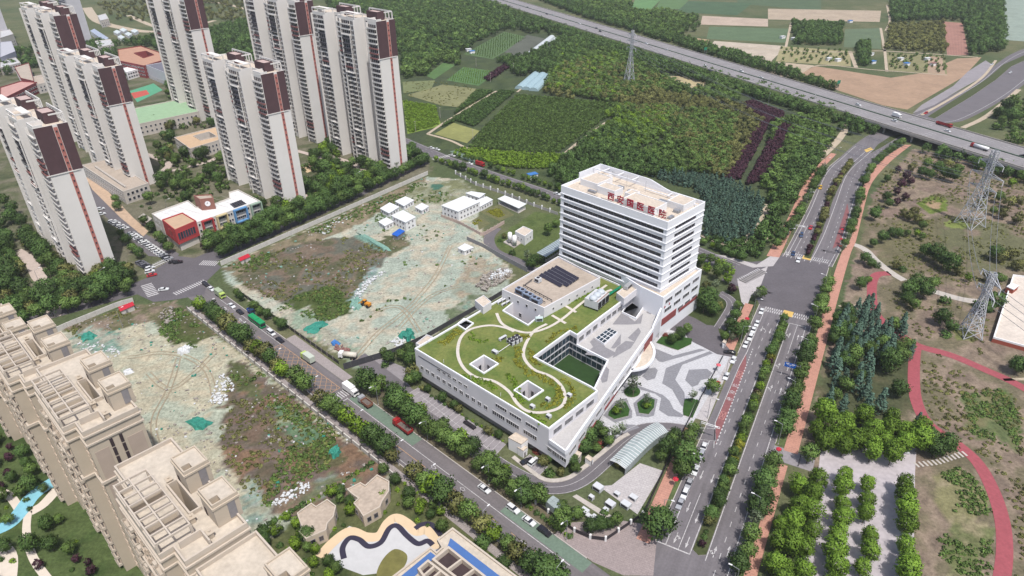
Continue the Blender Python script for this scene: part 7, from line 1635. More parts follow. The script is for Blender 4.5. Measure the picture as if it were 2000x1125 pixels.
wheel_me = MB().tube((-0.11, 0, 0), (0.11, 0, 0), 0.33, 10).mesh('wheel'); wheel_me.materials.append(tyre)
CARM = {}
def car(px, az, color='white', kind='sedan', label='', group=None, z=0.05, xy=None, wheels=True):
    key = (kind, color)
    if key not in CARM:
        b_, c_, r_ = car_meshes(kind); b_.materials.append(PAINT[color]); c_.materials.append(car_glass); r_.materials.append(PAINT[color]); CARM[key] = (b_, c_, r_)
    p = xy or G(px[0], px[1], z); t = thing('car' if kind != 'van' else 'van', label, 'car' if kind != 'van' else 'van', (p[0], p[1], z), rotz(az), group)
    b_, c_, r_ = CARM[key]; obj('body', b_, t, (0, 0, 0)); obj('windows', c_, t, (0, 0, 0)); obj('roof', r_, t, (0, 0, 0))
    if wheels:
        for x in (-0.8, 0.8):
            for y in (-1.4, 1.4): obj('wheel', wheel_me, t, (x, y, 0.33))
    return t
LS_, LN = 133.7, -46.3
for px, c, k, lb in (((946, 957), 'white', 'sedan', 'white car with a dark sunroof parked along the lower street'), ((1002, 996), 'white', 'suv', 'white estate car parked below the glazed house'), ((1033, 1020), 'white', 'sedan', 'white saloon parked third along the lower street kerb'), ((1063, 1040), 'black', 'suv', 'black car in the shade at the end of the kerb row'),
                     ((547, 666), 'black', 'sedan', 'black car parked behind the white van near the site gate'), ((413, 566), 'white', 'sedan', 'white car parked at the top of the lower street'), ((453, 599), 'white', 'sedan', 'white car parked between the yellow truck and black car'), ((469, 611), 'black', 'sedan', 'black car parked behind the blue tricycle truck'), ((402, 557), 'black', 'suv', 'black car parked first beside the west junction')):
    car(px, LS_, c, k, lb, 'cars parked on the lower street')
car((530, 652), LS_, 'white', 'van', 'white van parked behind the green bus'); car((766, 882), LN, 'orange', 'sedan', 'orange red car half hidden under the street trees')
car((297, 539), 60, 'red', 'sedan', 'red car turning at the west junction'); car((293, 532), 60, 'white', 'suv', 'white car beside the red one at the west junction'); car((320, 567), 80, 'white', 'sedan', 'white car crossing the west junction')
car((339, 513), 70, 'black', 'sedan', 'black car waiting at the west junction, left of two'); car((348, 514), 70, 'black', 'suv', 'black car waiting at the west junction, right of two')
for (a_, b_, n, az, nm) in (((218, 433), (246, 449), 7, 50, 'in the upper market street row'), ((254, 456), (332, 509), 16, 50, 'in the long market street row'), ((272, 513), (296, 527), 5, 40, 'in the row by the lower zebra'), ((196, 405), (200, 425), 2, 45, 'behind the market street tree')):
    for i in range(n):
        p = Vector(G(*a_)).lerp(Vector(G(*b_)), (i+0.5)/n); c = VR.choice(['white', 'white', 'white', 'silver', 'black', 'grey'])
        car(None, az+VR.uniform(-4, 4), c, VR.choice(['sedan', 'suv']), '%s car %s, %s from the far end' % (c, nm, ordw(i)), 'cars parked on the market street', xy=(p.x, p.y))
for i, (px, c, k) in enumerate((((1487, 610), 'white', 'sedan'), ((1478, 634), 'white', 'sedan'), ((1471, 647), 'white', 'sedan'), ((1465, 661), 'white', 'suv'), ((1456, 675), 'white', 'sedan'))): car(px, 209, c, k, 'white car in the kerb row above the hospital gate, %s from the crossing' % ORD[i], 'cars parked along the avenue')
for px, c, k, lb in (((1432, 705), 'white', 'sedan', 'white car standing beside the bus bay, the upper one'), ((1418, 737), 'white', 'sedan', 'white car standing beside the bus bay, the lower one'), ((1374, 876), 'white', 'sedan', 'white car under the white gantry at the head of the kerb row'), ((1369, 891), 'silver', 'suv', 'silver car second behind the white gantry'), ((1358, 921), 'white', 'sedan', 'white car beside the big footway tree'), ((1345, 947), 'silver', 'sedan', 'silver car half under the footway tree'), ((1337, 967), 'white', 'suv', 'white car last but one in the kerb row'), ((1328, 986), 'silver', 'sedan', 'silver blue car at the lower end of the kerb row')):
    car(px, 209, c, k, lb, 'cars parked along the avenue')
car((1425, 690), 285, 'black', 'sedan', 'black car leaving the hospital gate'); car((1583, 446), 209, 'red', 'sedan', 'red car heading to the junction'); car((1602, 368), 209, 'yellow', 'suv', 'yellow taxi with dark roof on the upper avenue'); car((1565, 461), 205, 'blue', 'suv', 'dark blue car behind the red one on the upper avenue'); car((1549, 497), 206, 'blue', 'sedan', 'dark blue car waiting at the upper crossing'); car((1559, 510), 209, 'white', 'sedan', 'white car on the upper zebra crossing')
for px, c, lb in (((843, 290), 'white', 'white car on the back street, left of the zebra'), ((854, 293), 'white', 'second white car on the back street left of the zebra'), ((884, 305), 'white', 'white car beside the green bay of the back street'), ((1088, 380), 'white', 'white car on the back street beside the tower'), ((918, 321), 'white', 'white car ahead of the red truck on the back street')): car(px, 130, c, 'sedan', lb, 'cars on the back street')
car((1718, 869), 25, 'white', 'sedan', 'white car parked between the trees of the car park, the left one'); car((1768, 878), 20, 'white', 'suv', 'white car parked between the trees of the car park, the right one'); car((1029, 903), 60, 'black', 'sedan', 'dark car in the small bay by the wedge corner'); car((1042, 904), 40, 'white', 'suv', 'white car in the small bay by the wedge corner')
for i, (x, y, c) in enumerate(((1030, 15, 'black'), (1068, 28, 'black'), (1080, 30, 'white'), (1132, 47, 'white'), (1164, 56, 'black'), (1172, 62, 'black'), (1178, 70, 'white'), (1263, 86, 'white'), (1302, 98, 'white'), (1386, 139, 'black'), (1377, 130, 'white'), (1448, 140, 'white'), (1486, 152, 'white'), (1676, 206, 'white'), (1746, 237, 'white'), (1850, 257, 'white'), (1998, 306, 'black'))):
    car((x, y), 154.5 if i % 2 else -25.5, c, 'suv' if i % 3 else 'sedan', '%s car on the highway, %s from the top of the picture' % (c, ordw(i)), 'cars on the highway', z=HZ+0.02)
for px, c, lb in (((1808, 222), 'red', 'red car on the avenue just beyond the bridge'), ((1937, 127), 'white', 'white car on the pale lane beyond the bridge'), ((1973, 143), 'white', 'white car on the far right carriageway')): car(px, 230, c, 'suv', lb, 'cars beyond the bridge')
def truck(px, az, label, cabc, kind, cargo, L=7.0, z=0.05, name='truck', W=2.4):
    p = G(px[0], px[1], z); t = thing(name, label, 'truck', (p[0], p[1], z), rotz(az))
    h = L/2; cl = 1.9
    MB().wedge([(-W/2, h-cl, 0.6), (W/2, h-cl, 0.6), (W/2, h, 0.6), (-W/2, h, 0.6)], [(-W/2+.05, h-cl, 2.8), (W/2-.05, h-cl, 2.8), (W/2-.05, h-0.25, 2.8), (-W/2+.05, h-0.25, 2.8)]).build('cab', cabc, t, (0, 0, 0))
    MB().box((0, h-0.1, 2.0), (W-0.3, 0.12, 0.8)).build('windscreen', car_glass, t.children[0], (0, 0, 0)); MB().box((0, 0, 0.75), (0.9, L, 0.3)).build('chassis', dark_metal, t, (0, 0, 0))
    y0, y1 = -h, h-cl-0.15; c = (y0+y1)/2; d = y1-y0
    if kind == 'box': MB().box((0, c, 2.15), (W, d, 2.5)).build('cargo_box', cargo, t, (0, 0, 0))
    elif kind == 'tank':
        b = MB().tube((0, y0, 1.9), (0, y1, 1.9), 1.1, 14); b.build('tank', cargo, t, (0, 0, 0), True)
    else:
        b = MB().box((0, c, 1.0), (W, d, 0.15))
        for x in (-W/2, W/2): b.box((x, c, 1.6), (0.1, d, 1.1))
        for y in (y0, y1): b.box((0, y, 1.6), (W-0.1, 0.1, 1.1))
        b.build('cargo_bed', cargo, t, (0, 0, 0)); MB().box((0, c, 1.3), (W-0.3, d-0.3, 0.4)).build('load', M('truck_load', C(120, 110, 104), 0.3, 1.5, 0.9), t, (0, 0, 0))
    for y in (h-1.0, -h+0.9, -h+2.1):
        for x in (-W/2+0.15, W/2-0.15): o = obj('wheel', wheel_me, t, (x, y, 0.48)); o.scale = (1.6, 1.45, 1.45)
    return t
lime = M('truck_lime', C(196, 220, 120), 0.05, 1, 0.5); tr_red = M('truck_red', C(176, 50, 52), 0.08, 1, 0.5)
truck((787, 838), LN, 'red open truck with an empty dark bed parked in the green bay', tr_red, 'bed', tr_red, 8.8); truck((686, 767), LS_, 'white box truck parked at the zebra crossing', white_wall, 'box', white_wall, 7.6); truck((714, 790), LN, 'grey truck with a rusty open load behind the white box truck', PAINT['silver'], 'bed', M('rusty', C(150, 104, 84), 0.2, 1, 0.8), 6.6)
truck((602, 704), LN, 'lime green refuse truck driving through the yellow hatching', lime, 'box', M('truck_pale', C(206, 214, 200), 0.05, 1, 0.5), 7.4); truck((431, 579), LS_, 'lime green truck parked near the west junction', lime, 'box', M('truck_green_grey', C(176, 190, 160), 0.05, 1, 0.5), 6.8)
truck((680, 699), -80, 'white tanker truck parked inside the site fence', white_wall, 'tank', M('tank_cream', C(228, 222, 208), 0.05, 1, 0.5), 7.6); truck((491, 612), LS_, 'small blue cargo tricycle truck on the lower street', PAINT['blue'], 'bed', M('blue_bed', C(60, 96, 180), 0.05, 1, 0.5), 4.2, W=1.7)
truck((938, 324), 130, 'red truck on the back street', tr_red, 'box', tr_red, 7); truck((1843, 246), 154.5, 'long red truck with a dark load on the bridge', tr_red, 'bed', tr_red, 12, HZ+0.02); truck((1912, 291), -25.5, 'red lorry carrying a white tank on the bridge', tr_red, 'tank', white_wall, 12, HZ+0.02); truck((1751, 229), 154.5, 'white box lorry on the bridge', white_wall, 'box', white_wall, 7, HZ+0.02)
p = G(503, 633); t = thing('bus', 'green bus parked on the lower street', 'bus', (p[0], p[1], 0.05), rotz(LS_)); bus_g = M('bus_green', C(40, 160, 100), 0.05, 1, 0.4)
MB().box((0, 0, 1.75), (2.5, 10.8, 2.5)).build('body', bus_g, t, (0, 0, 0)); MB().box((0, 0, 2.0), (2.54, 10.2, 0.9)).build('window_band', car_glass, t, (0, 0, 0)); MB().box((0, 5.4, 1.9), (2.2, 0.08, 1.4)).build('windscreen', car_glass, t, (0, 0, 0)); MB().box((0, -1, 3.1), (1.8, 4, 0.25)).build('roof_unit', bus_g, t, (0, 0, 0))
for y in (-3.4, 3.4):
    for x in (-1.1, 1.1): o = obj('wheel', wheel_me, t, (x, y, 0.48)); o.scale = (1.6, 1.45, 1.45)
# wheel loader on the site
p = G(714, 598, 0.3); t = thing('wheel_loader', 'orange wheel loader working at the pit edge', 'loader', (p[0], p[1], zground([p])[0]+0.1), rotz(-60)); ldr = M('loader_orange', C(224, 150, 50), 0.06, 1, 0.5)
MB().box((0, -1.6, 1.4), (1.9, 2.6, 1.2)).build('engine_body', ldr, t, (0, 0, 0)); MB().box((0, 0.2, 2.0), (1.5, 1.4, 1.9)).build('cab', car_glass, t, (0, 0, 0)); MB().box((0, 0.2, 3.0), (1.6, 1.5, 0.15)).build('cab_roof', ldr, t, (0, 0, 0))
for x in (-0.6, 0.6): MB().tube((x, 0.9, 1.6), (x, 3.0, 0.9), 0.18, 6).build('lift_arm', ldr, t, (0, 0, 0))
MB().wedge([(-1.4, 2.8, 0.2), (1.4, 2.8, 0.2), (1.4, 4.0, 0.2), (-1.4, 4.0, 0.2)], [(-1.4, 2.6, 1.4), (1.4, 2.6, 1.4), (1.4, 3.1, 1.2), (-1.4, 3.1, 1.2)]).build('bucket', ldr, t, (0, 0, 0))
for x in (-1.0, 1.0):
    for y in (-1.9, 1.3): o = obj('wheel', wheel_me, t, (x, y, 0.7)); o.scale = (3, 2.1, 2.1)
# parked motor scooters in the bay
sc_m = MB().box((0, 0, 0.55), (0.35, 1.3, 0.35)).box((0, 0.55, 0.95), (0.6, 0.08, 0.08)).box((0, 0.5, 0.7), (0.1, 0.1, 0.5)).box((0, -0.25, 0.8), (0.3, 0.7, 0.15)).mesh('frame'); sc_m.materials.append(dark_metal)
sc_w = MB().tube((-0.06, 0, 0), (0.06, 0, 0), 0.27, 10).mesh('wheel'); sc_w.materials.append(tyre)
for i in range(10):
    q = Vector(G(908, 826)).lerp(Vector(G(927, 839)), i/9); t = thing('motor_scooter', 'black motor scooter in the hospital bay row, %s from the left' % ORD[i], 'scooter', (q.x, q.y, 0.16), rotz(45), 'scooters in the bay row'); obj('frame', sc_m, t, (0, 0, 0)); obj('wheel', sc_w, t, (0, 0.6, 0.27)); obj('wheel', sc_w, t, (0, -0.6, 0.27))
# ------------------------------------------------------------------ street furniture
lamp_pole = MB().tube((0, 0, 0), (0, 0, 9.0), 0.11, 7, 0.07).tube((0, 0, 9.0), (0, 2.0, 9.6), 0.06, 6).mesh('pole'); lamp_pole.materials.append(steel)
lamp_head = MB().box((0, 2.4, 9.65), (0.35, 1.0, 0.14)).mesh('lamp_head'); lamp_head.materials.append(white_wall)
lamp_base = MB().box((0, 0, 0.2), (0.4, 0.4, 0.4)).mesh('base'); lamp_base.materials.append(conc)
def lamps(pts, az, where, end):
    for i, p in enumerate(pts):
        t = thing('street_lamp', 'street lamp, %s from %s %s' % (ordw(i), end, where), 'street lamp', (p[0], p[1], 0), rotz(az), 'street lamps'); pl_ = obj('pole', lamp_pole, t, (0, 0, 0)); obj('lamp_head', lamp_head, pl_, (0, 0, 0)); obj('base', lamp_base, t, (0, 0, 0))
lamps([LOW(s, 8.6) for s in (-110, -82, -54, -28, 0, 22, 38, 62, 90)], 43.7, 'along the lower street footway', 'the west junction'); lamps([LOW(s, -5.6) for s in (-8, 20, 50, 64, 82)], 223.7, 'on the hospital side of the lower street', 'the zebra')
lamps([MAIN(s, 13.8) for s in (-100, -70, -42, -6, 20, 50, 78, 108)], 299, 'on the east verge of the avenue', 'the bottom'); lamps([MAIN(s, -10.9) for s in (-56, -34, -4, 22, 48, 72)], 119, 'on the hospital side of the avenue', 'the bottom')
lamps([along(ULs, URs, -0.06)[i] for i in (2, 8, 14, 19)], 119, 'on the west side of the upper avenue', 'the junction'); lamps(GL([(1330, 130), (1398, 176), (1500, 205), (1588, 208)]), 25, 'below the highway', 'the left')
lamps(GL([(80, 560), (205, 560), (240, 640), (500, 430), (700, 365), (330, 420)]), 45, 'among the trees of the shaded street', 'the left')
sign_blue = M('sign_blue', C(34, 104, 200), 0.05, 1, 0.4)
t = thing('direction_sign', 'blue direction sign on a bracket over the right carriageway', 'sign', (*MAIN(34, 13.8), 0), rotz(29)); MB().tube((0, 0, 0), (0, 0, 6.8), 0.14, 8).build('post', steel, t, (0, 0, 0))
for z_ in (5.2, 6.3): MB().tube((0, 0, z_), (-5.2, 0, z_), 0.07, 6).build('bracket', steel, t, (0, 0, 0))
MB().box((-3.6, -0.1, 5.8), (4.2, 0.08, 2.0)).build('board', sign_blue, t, (0, 0, 0)); MB().box((-3.6, -0.15, 5.6), (0.12, 0.03, 1.2)).box((-3.6, -0.15, 5.9), (2.4, 0.03, 0.12)).box((-4.6, -0.15, 6.4), (1.2, 0.03, 0.3)).box((-2.5, -0.15, 6.4), (1.2, 0.03, 0.3)).build('sign_symbol', white_wall, t, (0, 0, 0))
for lab, fr, s, m, rz_, ln in (('white traffic gantry over the kerb row of the avenue', MAIN, -14, -11.2, 29, 6.5), ('white traffic gantry arm on the upper avenue', MAIN, 166, -8.6, 29, 5.0), ('dark signal arm at the zebra crossing of the junction', MAIN, 86, -12.5, 29, 6.5), ('signal arm at the upper right of the junction', MAIN, 141, 14.4, 209, 7)):
    p = fr(s, m); t = thing('traffic_gantry', lab, 'gantry', (p[0], p[1], 0), rotz(rz_)); MB().tube((0, 0, 0), (0, 0, 6.4), 0.16, 8).build('post', steel, t, (0, 0, 0))
    mm = dark_metal if 'ignal' in lab else white_wall
    for z_ in (5.6, 6.2): MB().tube((0, 0, z_), (ln, 0, z_), 0.1, 6).build('arm', mm, t, (0, 0, 0))
    MB().box((ln*0.8, -0.15, 5.9), (1.0, 0.3, 0.5)).build('signal_head' if 'ignal' in lab else 'camera', mm, t, (0, 0, 0))
lant = M('lantern_red', C(206, 50, 70), 0.06, 1, 0.5); lant_p = M('lantern_pink', C(232, 110, 122), 0.06, 1, 0.5)
for i, (s, m) in enumerate(((-41, -11.6), (14, -12.0), (64, -12.0), (-12, 14.6), (-52, 14.0), (25, -14.6), (156, 15.5), (165, 15.0), (178, 14), (152, -13))):
    p = MAIN(s, m); t = thing('flower_lantern', '%s flower-shaped lantern on a post beside the avenue, %s from the start' % ('pink' if i == 5 else 'red', ORD[i]), 'lantern', (p[0], p[1], 0), 0, 'flower lanterns along the avenue'); MB().tube((0, 0, 0), (0, 0, 3.4), 0.06, 6).build('post', steel, t, (0, 0, 0))
    b = MB()
    for k in range(6): a = k*math.pi/3; b.dome((math.cos(a)*0.55, math.sin(a)*0.55, 3.2), 0.45, 0.4, 8, 2)
    b.dome((0, 0, 3.3), 0.55, 0.6, 8, 2).build('bloom', lant_p if i == 5 else lant, t, (0, 0, 0))
# characters painted on the bus bay
for ch, s in zip('公交车', (18.5, 14.0, 9.5)):
    o = obj('lane_character', char_mesh(ch, 2.2, 0.002, paint_white, 0.02)); p = MAIN(s, -7.6); o.location = (p[0], p[1], Z3+0.03); o.rotation_euler = (0, 0, rotz(29)); struct(o)
# bollards across the car park mouth, bins, benches, guard box
for i in range(5): p = MAIN(-7.5-i*1.5, 21.5); tag(MB().tube((0, 0, 0), (0, 0, 0.9), 0.14, 8).dome((0, 0, 0.9), 0.14, 0.1, 8, 2).build('bollard', dark_metal, None, (p[0], p[1], 0.05)), 'black bollard across the car park mouth, %s from the top' % ORD[i], 'bollard', 'bollards at the car park')
small_box('gate_box', 'small white gate box beside the hospital gate', ((1411, 668), (1414, 664), (1419, 667), (1416, 671)), 2.6)
# ------------------------------------------------------------------ pylons and wires
def pylon(label, c, h, az, arms, base=4.2, top=0.9):
    t = thing('lattice_pylon', label, 'pylon', (c[0], c[1], 0), rotz(az), 'lattice pylons'); b = MB(); lv = []
    n = 9
    for k in range(n+1):
        z = h*(1-(1-k/n)**1.25); w = base+(top-base)*min(1, (z/h)/0.62)**0.85; lv.append((z, w))
    cor = lambda z, w: [(-w, -w, z), (w, -w, z), (w, w, z), (-w, w, z)]
    for k in range(n):
        A_, B_ = cor(*lv[k]), cor(*lv[k+1])
        for i in range(4):
            j = (i+1) % 4; b.tube(A_[i], B_[i], 0.22, 4, cap=False); b.tube(A_[i], B_[j], 0.14, 4, cap=False); b.tube(A_[j], B_[i], 0.14, 4, cap=False); b.tube(B_[i], B_[j], 0.14, 4, cap=False)
    stuff(b.build('lattice', M('pylon_steel', C(206, 208, 214), 0.06, 0.8, 0.5), t, (0, 0, 0))); tips = []
    for z, ln in arms:
        for sx in (-1, 1):
            a = MB(); tip = (sx*ln, 0, z+0.4)
            for y in (-top, top):
                for zz in (z, z+1.8): a.tube((sx*top, y, zz), tip, 0.15, 4, cap=False)
            for f in (0.3, 0.6):
                for y in (-1, 1): a.tube((sx*(top+(ln-top)*f), y*top*(1-f), z+1.8*(1-f)+0.4*f), (sx*(top+(ln-top)*f), y*top*(1-f), z+0.4*f), 0.06, 4, cap=False)
            ca_ = a.build('cross_arm', MATS['pylon_steel'], t, (0, 0, 0)); MB().tube(tip, (tip[0], tip[1], z-2.2), 0.2, 6).build('insulator', white_wall, ca_, (0, 0, 0))
            tips.append(Matrix.Rotation(rotz(az), 3, 'Z') @ Vector((tip[0], tip[1], z-2.2))+Vector((c[0], c[1], 0)))
    return tips
tp1 = pylon('lattice pylon standing in the woods before the highway', G(1228, 166), 50, 60, ((34, 6.5), (40, 7.5), (46, 5.5)), 4.2)
tp2 = pylon('tall lattice pylon in the scrubland below the bridge', G(1893, 440), 43, 70, ((22, 8), (29, 9.5), (36, 7)), 5.5, 1.3)
tp3 = pylon('lattice pylon beside the walled yard at the right edge', G(1893, 655), 30, 100, ((21, 7.5), (27, 8.5)), 3.6, 1.0)
wire_m = M('wire', C(140, 142, 150), 0.05, 1, 0.5)
def wire(label, a_, b_, sag):
    b = MB(); P_ = [a_.lerp(b_, i/12)-Vector((0, 0, sag*4*(i/12)*(1-i/12))) for i in range(13)]
    for i in range(12): b.tube(P_[i], P_[i+1], 0.09, 4, cap=False)
    tag(b.build('power_line', wire_m), label, 'power line', 'power lines')
for i in range(6): wire('power line between the woods pylon and the scrubland pylon, %s strand' % ORD[i], tp1[i], tp2[i], 12)
for i in range(4): wire('thin power line between the two scrubland pylons, %s strand' % ORD[i], tp2[i], tp3[i], 5); wire('thin power line leaving the lower pylon downwards, %s strand' % ORD[i], tp3[i], Vector((tp3[i].x+40, tp3[i].y-220, 28)), 6)
for i, px in enumerate(((844, 112), (812, 258), (924, 275), (860, 230), (958, 160), (1003, 140), (930, 130), (1378, 110))):
    p = G(*px); t = thing('utility_pole', 'thin concrete utility pole among the field plots, %s in order' % ORD[i], 'utility pole', (p[0], p[1], 0), 0.6, 'utility poles in the fields'); MB().tube((0, 0, 0), (0, 0, 9), 0.16, 6, 0.1).build('pole', conc, t, (0, 0, 0)); MB().box((0, 0, 8.4), (1.8, 0.12, 0.12)).build('cross_arm', conc, t, (0, 0, 0))
for lab, px in (('green road sign board on two posts beyond the highway', (1376, 112)), ('green and white road sign at the bridge end of the highway', (1634, 180))):
    p = G(*px); t = thing('road_sign', lab, 'sign', (p[0], p[1], 0), rotz(154)); MB().box((0, 0, 9.2), (4.0, 0.15, 3.0)).build('board', M('sign_green', C(46, 140, 110), 0.05, 1, 0.4), t, (0, 0, 0))
    for x in (-1.2, 1.2): MB().tube((x, 0.1, 0), (x, 0.1, 8.5), 0.14, 6).build('post', steel, t, (0, 0, 0))
# ------------------------------------------------------------------ planting
D = {'street': 'mid green tree', 'dense': 'dark tree', 'lime': 'yellow green tree', 'olive': 'olive tree', 'airy': 'thin pale tree', 'conifer': 'blue conifer', 'bush': 'dark shrub', 'limebush': 'bright shrub', 'purple': 'purple tree', 'yellow': 'yellow tree', 'bright': 'plane tree', 'redbush': 'red shrub'}
row(['street', 'dense', 'street', 'olive', 'lime'], [LOW(-122, 9.0), LOW(110, 9.0)], 5.2, D, 'along the lower street footway', 'the west junction', 1.3, 0.5, 0.06, 'trees along the lower street')
row(['street', 'dense', 'street'], [LOW(-20, -7.6), LOW(80, -7.6)], 5.0, D, 'between lower street and hospital drive', 'the zebra', 1.3, 0.8, 0.05, 'trees along the hospital drive')
row(['dense', 'street', 'lime'], [LOW(-16, -11.2), LOW(70, -10.8)], 7.5, D, 'along the hospital drive kerb', 'the zebra', 1.1, 0.7, 0.15, 'trees along the hospital drive')
row(['dense', 'street'], [LOW(-122, -8.0), LOW(-76, -7.8)], 5.5, D, 'on the site side of the lower street', 'the west junction', 0.75, 0.8, 0.15, 'trees beside the upper site')
row(['bush', 'limebush'], [LOW(60, -7.5), LOW(84, -7.5)], 2.0, D, 'at the street corner', 'the left', 0.8, 0.3, 0.0, 'corner shrubs')
# tree-lined street along the site wall
seg_w = GL([(-150, 690), (0, 652), (160, 607), (265, 577)]); seg_e = GL([(432, 508), (560, 452), (700, 388), (835, 322)])
for seg, nm, end in ((seg_e, 'upper site wall', 'the west junction'), (seg_w, 'lower site wall', 'the left edge')):
    row(['dense', 'dense', 'street'], offs_line(seg, -1.5), 5.0, D, 'by the '+nm, end, 1.25, 0.6, 0.03, 'trees of the shaded street')
    row(['dense', 'street', 'dense'], offs_line(seg, -13.5), 5.0, D, 'across from the '+nm, end, 1.3, 0.8, 0.03, 'trees of the shaded street')
    row(['dense', 'street', 'lime', 'purple'], offs_line(seg, -18.5), 5.0, D, 'in gardens opposite the '+nm, end, 1.2, 1.2, 0.05, 'trees of the shaded street')
# gardens between the towers
TOWERS = []
for o in list(bpy.data.objects):
    if o.name.startswith('residential_tower'):
        c = o.location; a = math.radians(TAZ); u = Vector((math.sin(a), math.cos(a))); v = Vector((-u.y, u.x)); TOWERS.append([tuple((Vector((c.x, c.y))+u*x+v*y)[:]) for x, y in ((-37, -12), (37, -12), (37, 10), (-37, 10))])
AV = TOWERS+[[G(x, y) for x, y in q] for q in ([(295, 480), (300, 415), (470, 368), (515, 400), (390, 470)], [(150, 335), (210, 310), (300, 370), (250, 400)], [(160, 350), (200, 350), (360, 500), (340, 530), (280, 530), (170, 420)], [(262, 250), (262, 205), (375, 190), (395, 240)], [(335, 300), (340, 255), (440, 250), (450, 300)], [(20, 480), (50, 480), (120, 570), (120, 625), (80, 620)], [(245, 205), (250, 160), (330, 160), (330, 200)], [(280, 165), (285, 120), (360, 120), (360, 170)])]
GLAB = {'dense': 'dark green garden tree between the residential towers', 'street': 'mid green garden tree between the residential towers', 'lime': 'yellow green garden tree between the residential towers', 'purple': 'purple leaved garden tree between the residential towers', 'bush': 'dark green garden shrub between the residential towers', 'olive': 'olive garden tree between the residential towers'}
def glab(a): return {k: D[k]+' '+a for k in D}
def ggrp(a): return {k: 'garden %s plants %s' % (k, a) for k in D}
GGRP = {k: 'garden %s plants between the towers' % k for k in GLAB}
patch(['dense', 'street', 'dense', 'bush', 'lime'], [(440, 470), (420, 400), (520, 380), (600, 330), (650, 270), (800, 290), (835, 318), (700, 375), (560, 440)], 110, 3.4, glab('between the kindergarten and the rightmost towers'), ggrp('between the kindergarten and the rightmost towers'), 1.2, AV, name='garden_tree')
patch(['dense', 'street', 'dense', 'olive'], [(-60, 640), (-60, 480), (60, 470), (140, 500), (230, 520), (280, 540), (250, 575), (120, 610)], 110, 3.6, glab('in the gardens at the left edge'), ggrp('in the gardens at the left edge'), 1.25, AV, name='garden_tree')
patch(['dense', 'street', 'bush'], [(200, 400), (290, 395), (340, 300), (420, 300), (520, 380), (420, 400), (300, 450)], 45, 3.6, glab('around the market street'), ggrp('around the market street'), 1.2, AV, name='garden_tree')
patch(['dense', 'street', 'olive'], [(300, 300), (330, 260), (250, 230), (300, 180), (400, 180), (440, 240), (350, 330)], 40, 4.5, glab('around the schools'), ggrp('around the schools'), 1.3, AV, name='garden_tree')
patch(['dense', 'street'], [(230, 160), (280, 160), (360, 180), (450, 160), (400, 120), (240, 130)], 24, 6, glab('beyond the sports court'), ggrp('beyond the sports court'), 1.4, AV, name='garden_tree')
for i, px in enumerate(((228, 398), (232, 412), (285, 442), (300, 455), (312, 470), (322, 482), (333, 495), (275, 505), (262, 495), (250, 480), (240, 466))): tree('dense' if i % 2 else 'street', G(*px), 0.95, 'tree shading the parked cars of the market street, %s along' % ORD[i], 'trees of the market street')
# lower-left garden
patch(['dense', 'street', 'bush', 'purple', 'limebush'], [(-40, 1160), (-40, 870), (30, 860), (95, 960), (190, 1125), (190, 1180)], 60, 2.6, {k: D[k]+' in the pool garden at the lower left' for k in D}, {k: 'pool garden %s plants' % k for k in D}, 0.75, [GL([(-40, 1050), (20, 1035), (110, 950), (125, 960), (40, 1060), (110, 1160), (60, 1160), (30, 1060)])])
patch(['dense', 'street', 'bush', 'limebush', 'lime'], [(500, 1060), (600, 990), (700, 930), (770, 915), (860, 990), (880, 1035), (830, 1060), (690, 1160), (560, 1160)], 75, 2.5, {k: D[k]+' in the garden around the pavilions' for k in D}, {k: 'pavilion garden %s plants' % k for k in D}, 0.7,
      [Zw([(540, 1000), (650, 820), (760, 740), (1060, 660), (1130, 670), (1300, 740), (1420, 830), (1450, 930), (1300, 1100), (950, 1160), (700, 1100)]), GL([(575, 1005), (610, 975), (660, 985), (640, 1045), (590, 1055)]), GL([(670, 955), (740, 920), (765, 940), (745, 990), (705, 1010)])])
row(['limebush', 'bush'], GL([(500, 1040), (560, 1005), (640, 965), (730, 905)]), 1.8, D, 'hedging the lower site edge', 'the left', 0.9, 0.3, 0, 'hedge shrubs of the lower site')
row(['bush', 'dense'], [LOW(62, 13.5), LOW(110, 14)], 3.0, D, 'behind the lower street footway by the club house', 'the left', 0.7, 0.4, 0, 'shrubs by the club house')
# avenue
row(['street', 'airy', 'dense', 'street'], [MAIN(-4, 14.6), MAIN(128, 14.6)], 6.5, D, 'on the east verge of the avenue', 'the car park mouth', 1.1, 0.4, 0.1, 'trees on the east verge')
row(['street', 'dense', 'airy'], [MAIN(-18, 14.0), MAIN(-110, 13.8)], 5.5, D, 'on the verge below the car park mouth', 'the top', 1.15, 0.4, 0.05, 'trees on the south verge')
row(['street', 'dense', 'purple', 'street', 'dense', 'purple', 'lime', 'street', 'yellow', 'bush', 'olive'], [MAIN(-61, 2.2), MAIN(73, 2.2)], 2.9, D, 'in the avenue median', 'the bottom', 0.72, 0.6, 0.0, 'median planting')
row(['bush', 'olive', 'purple'], smooth_line(along(GL([(1570, 500), (1606, 413), (1620, 371), (1655, 317)]), GL([(1583, 503), (1608, 445), (1632, 375), (1671, 317)]), 0.5), 3), 3.0, D, 'in the upper avenue median', 'the junction', 0.85, 0.4, 0.0, 'median planting')
row(['street', 'airy', 'dense'], GL([(1512, 490), (1550, 440), (1585, 378), (1610, 330)]), 6.5, D, 'beside the left upper footway', 'the junction', 0.95, 0.4, 0.05, 'trees of the upper avenue')
row(['street', 'dense', 'airy'], GL([(1640, 500), (1652, 478)])+GL([(1672, 415), (1682, 370), (1700, 335), (1730, 305), (1760, 285)]), 7.0, D, 'beside the right upper footway', 'the junction', 0.95, 0.4, 0.1, 'trees of the upper avenue')
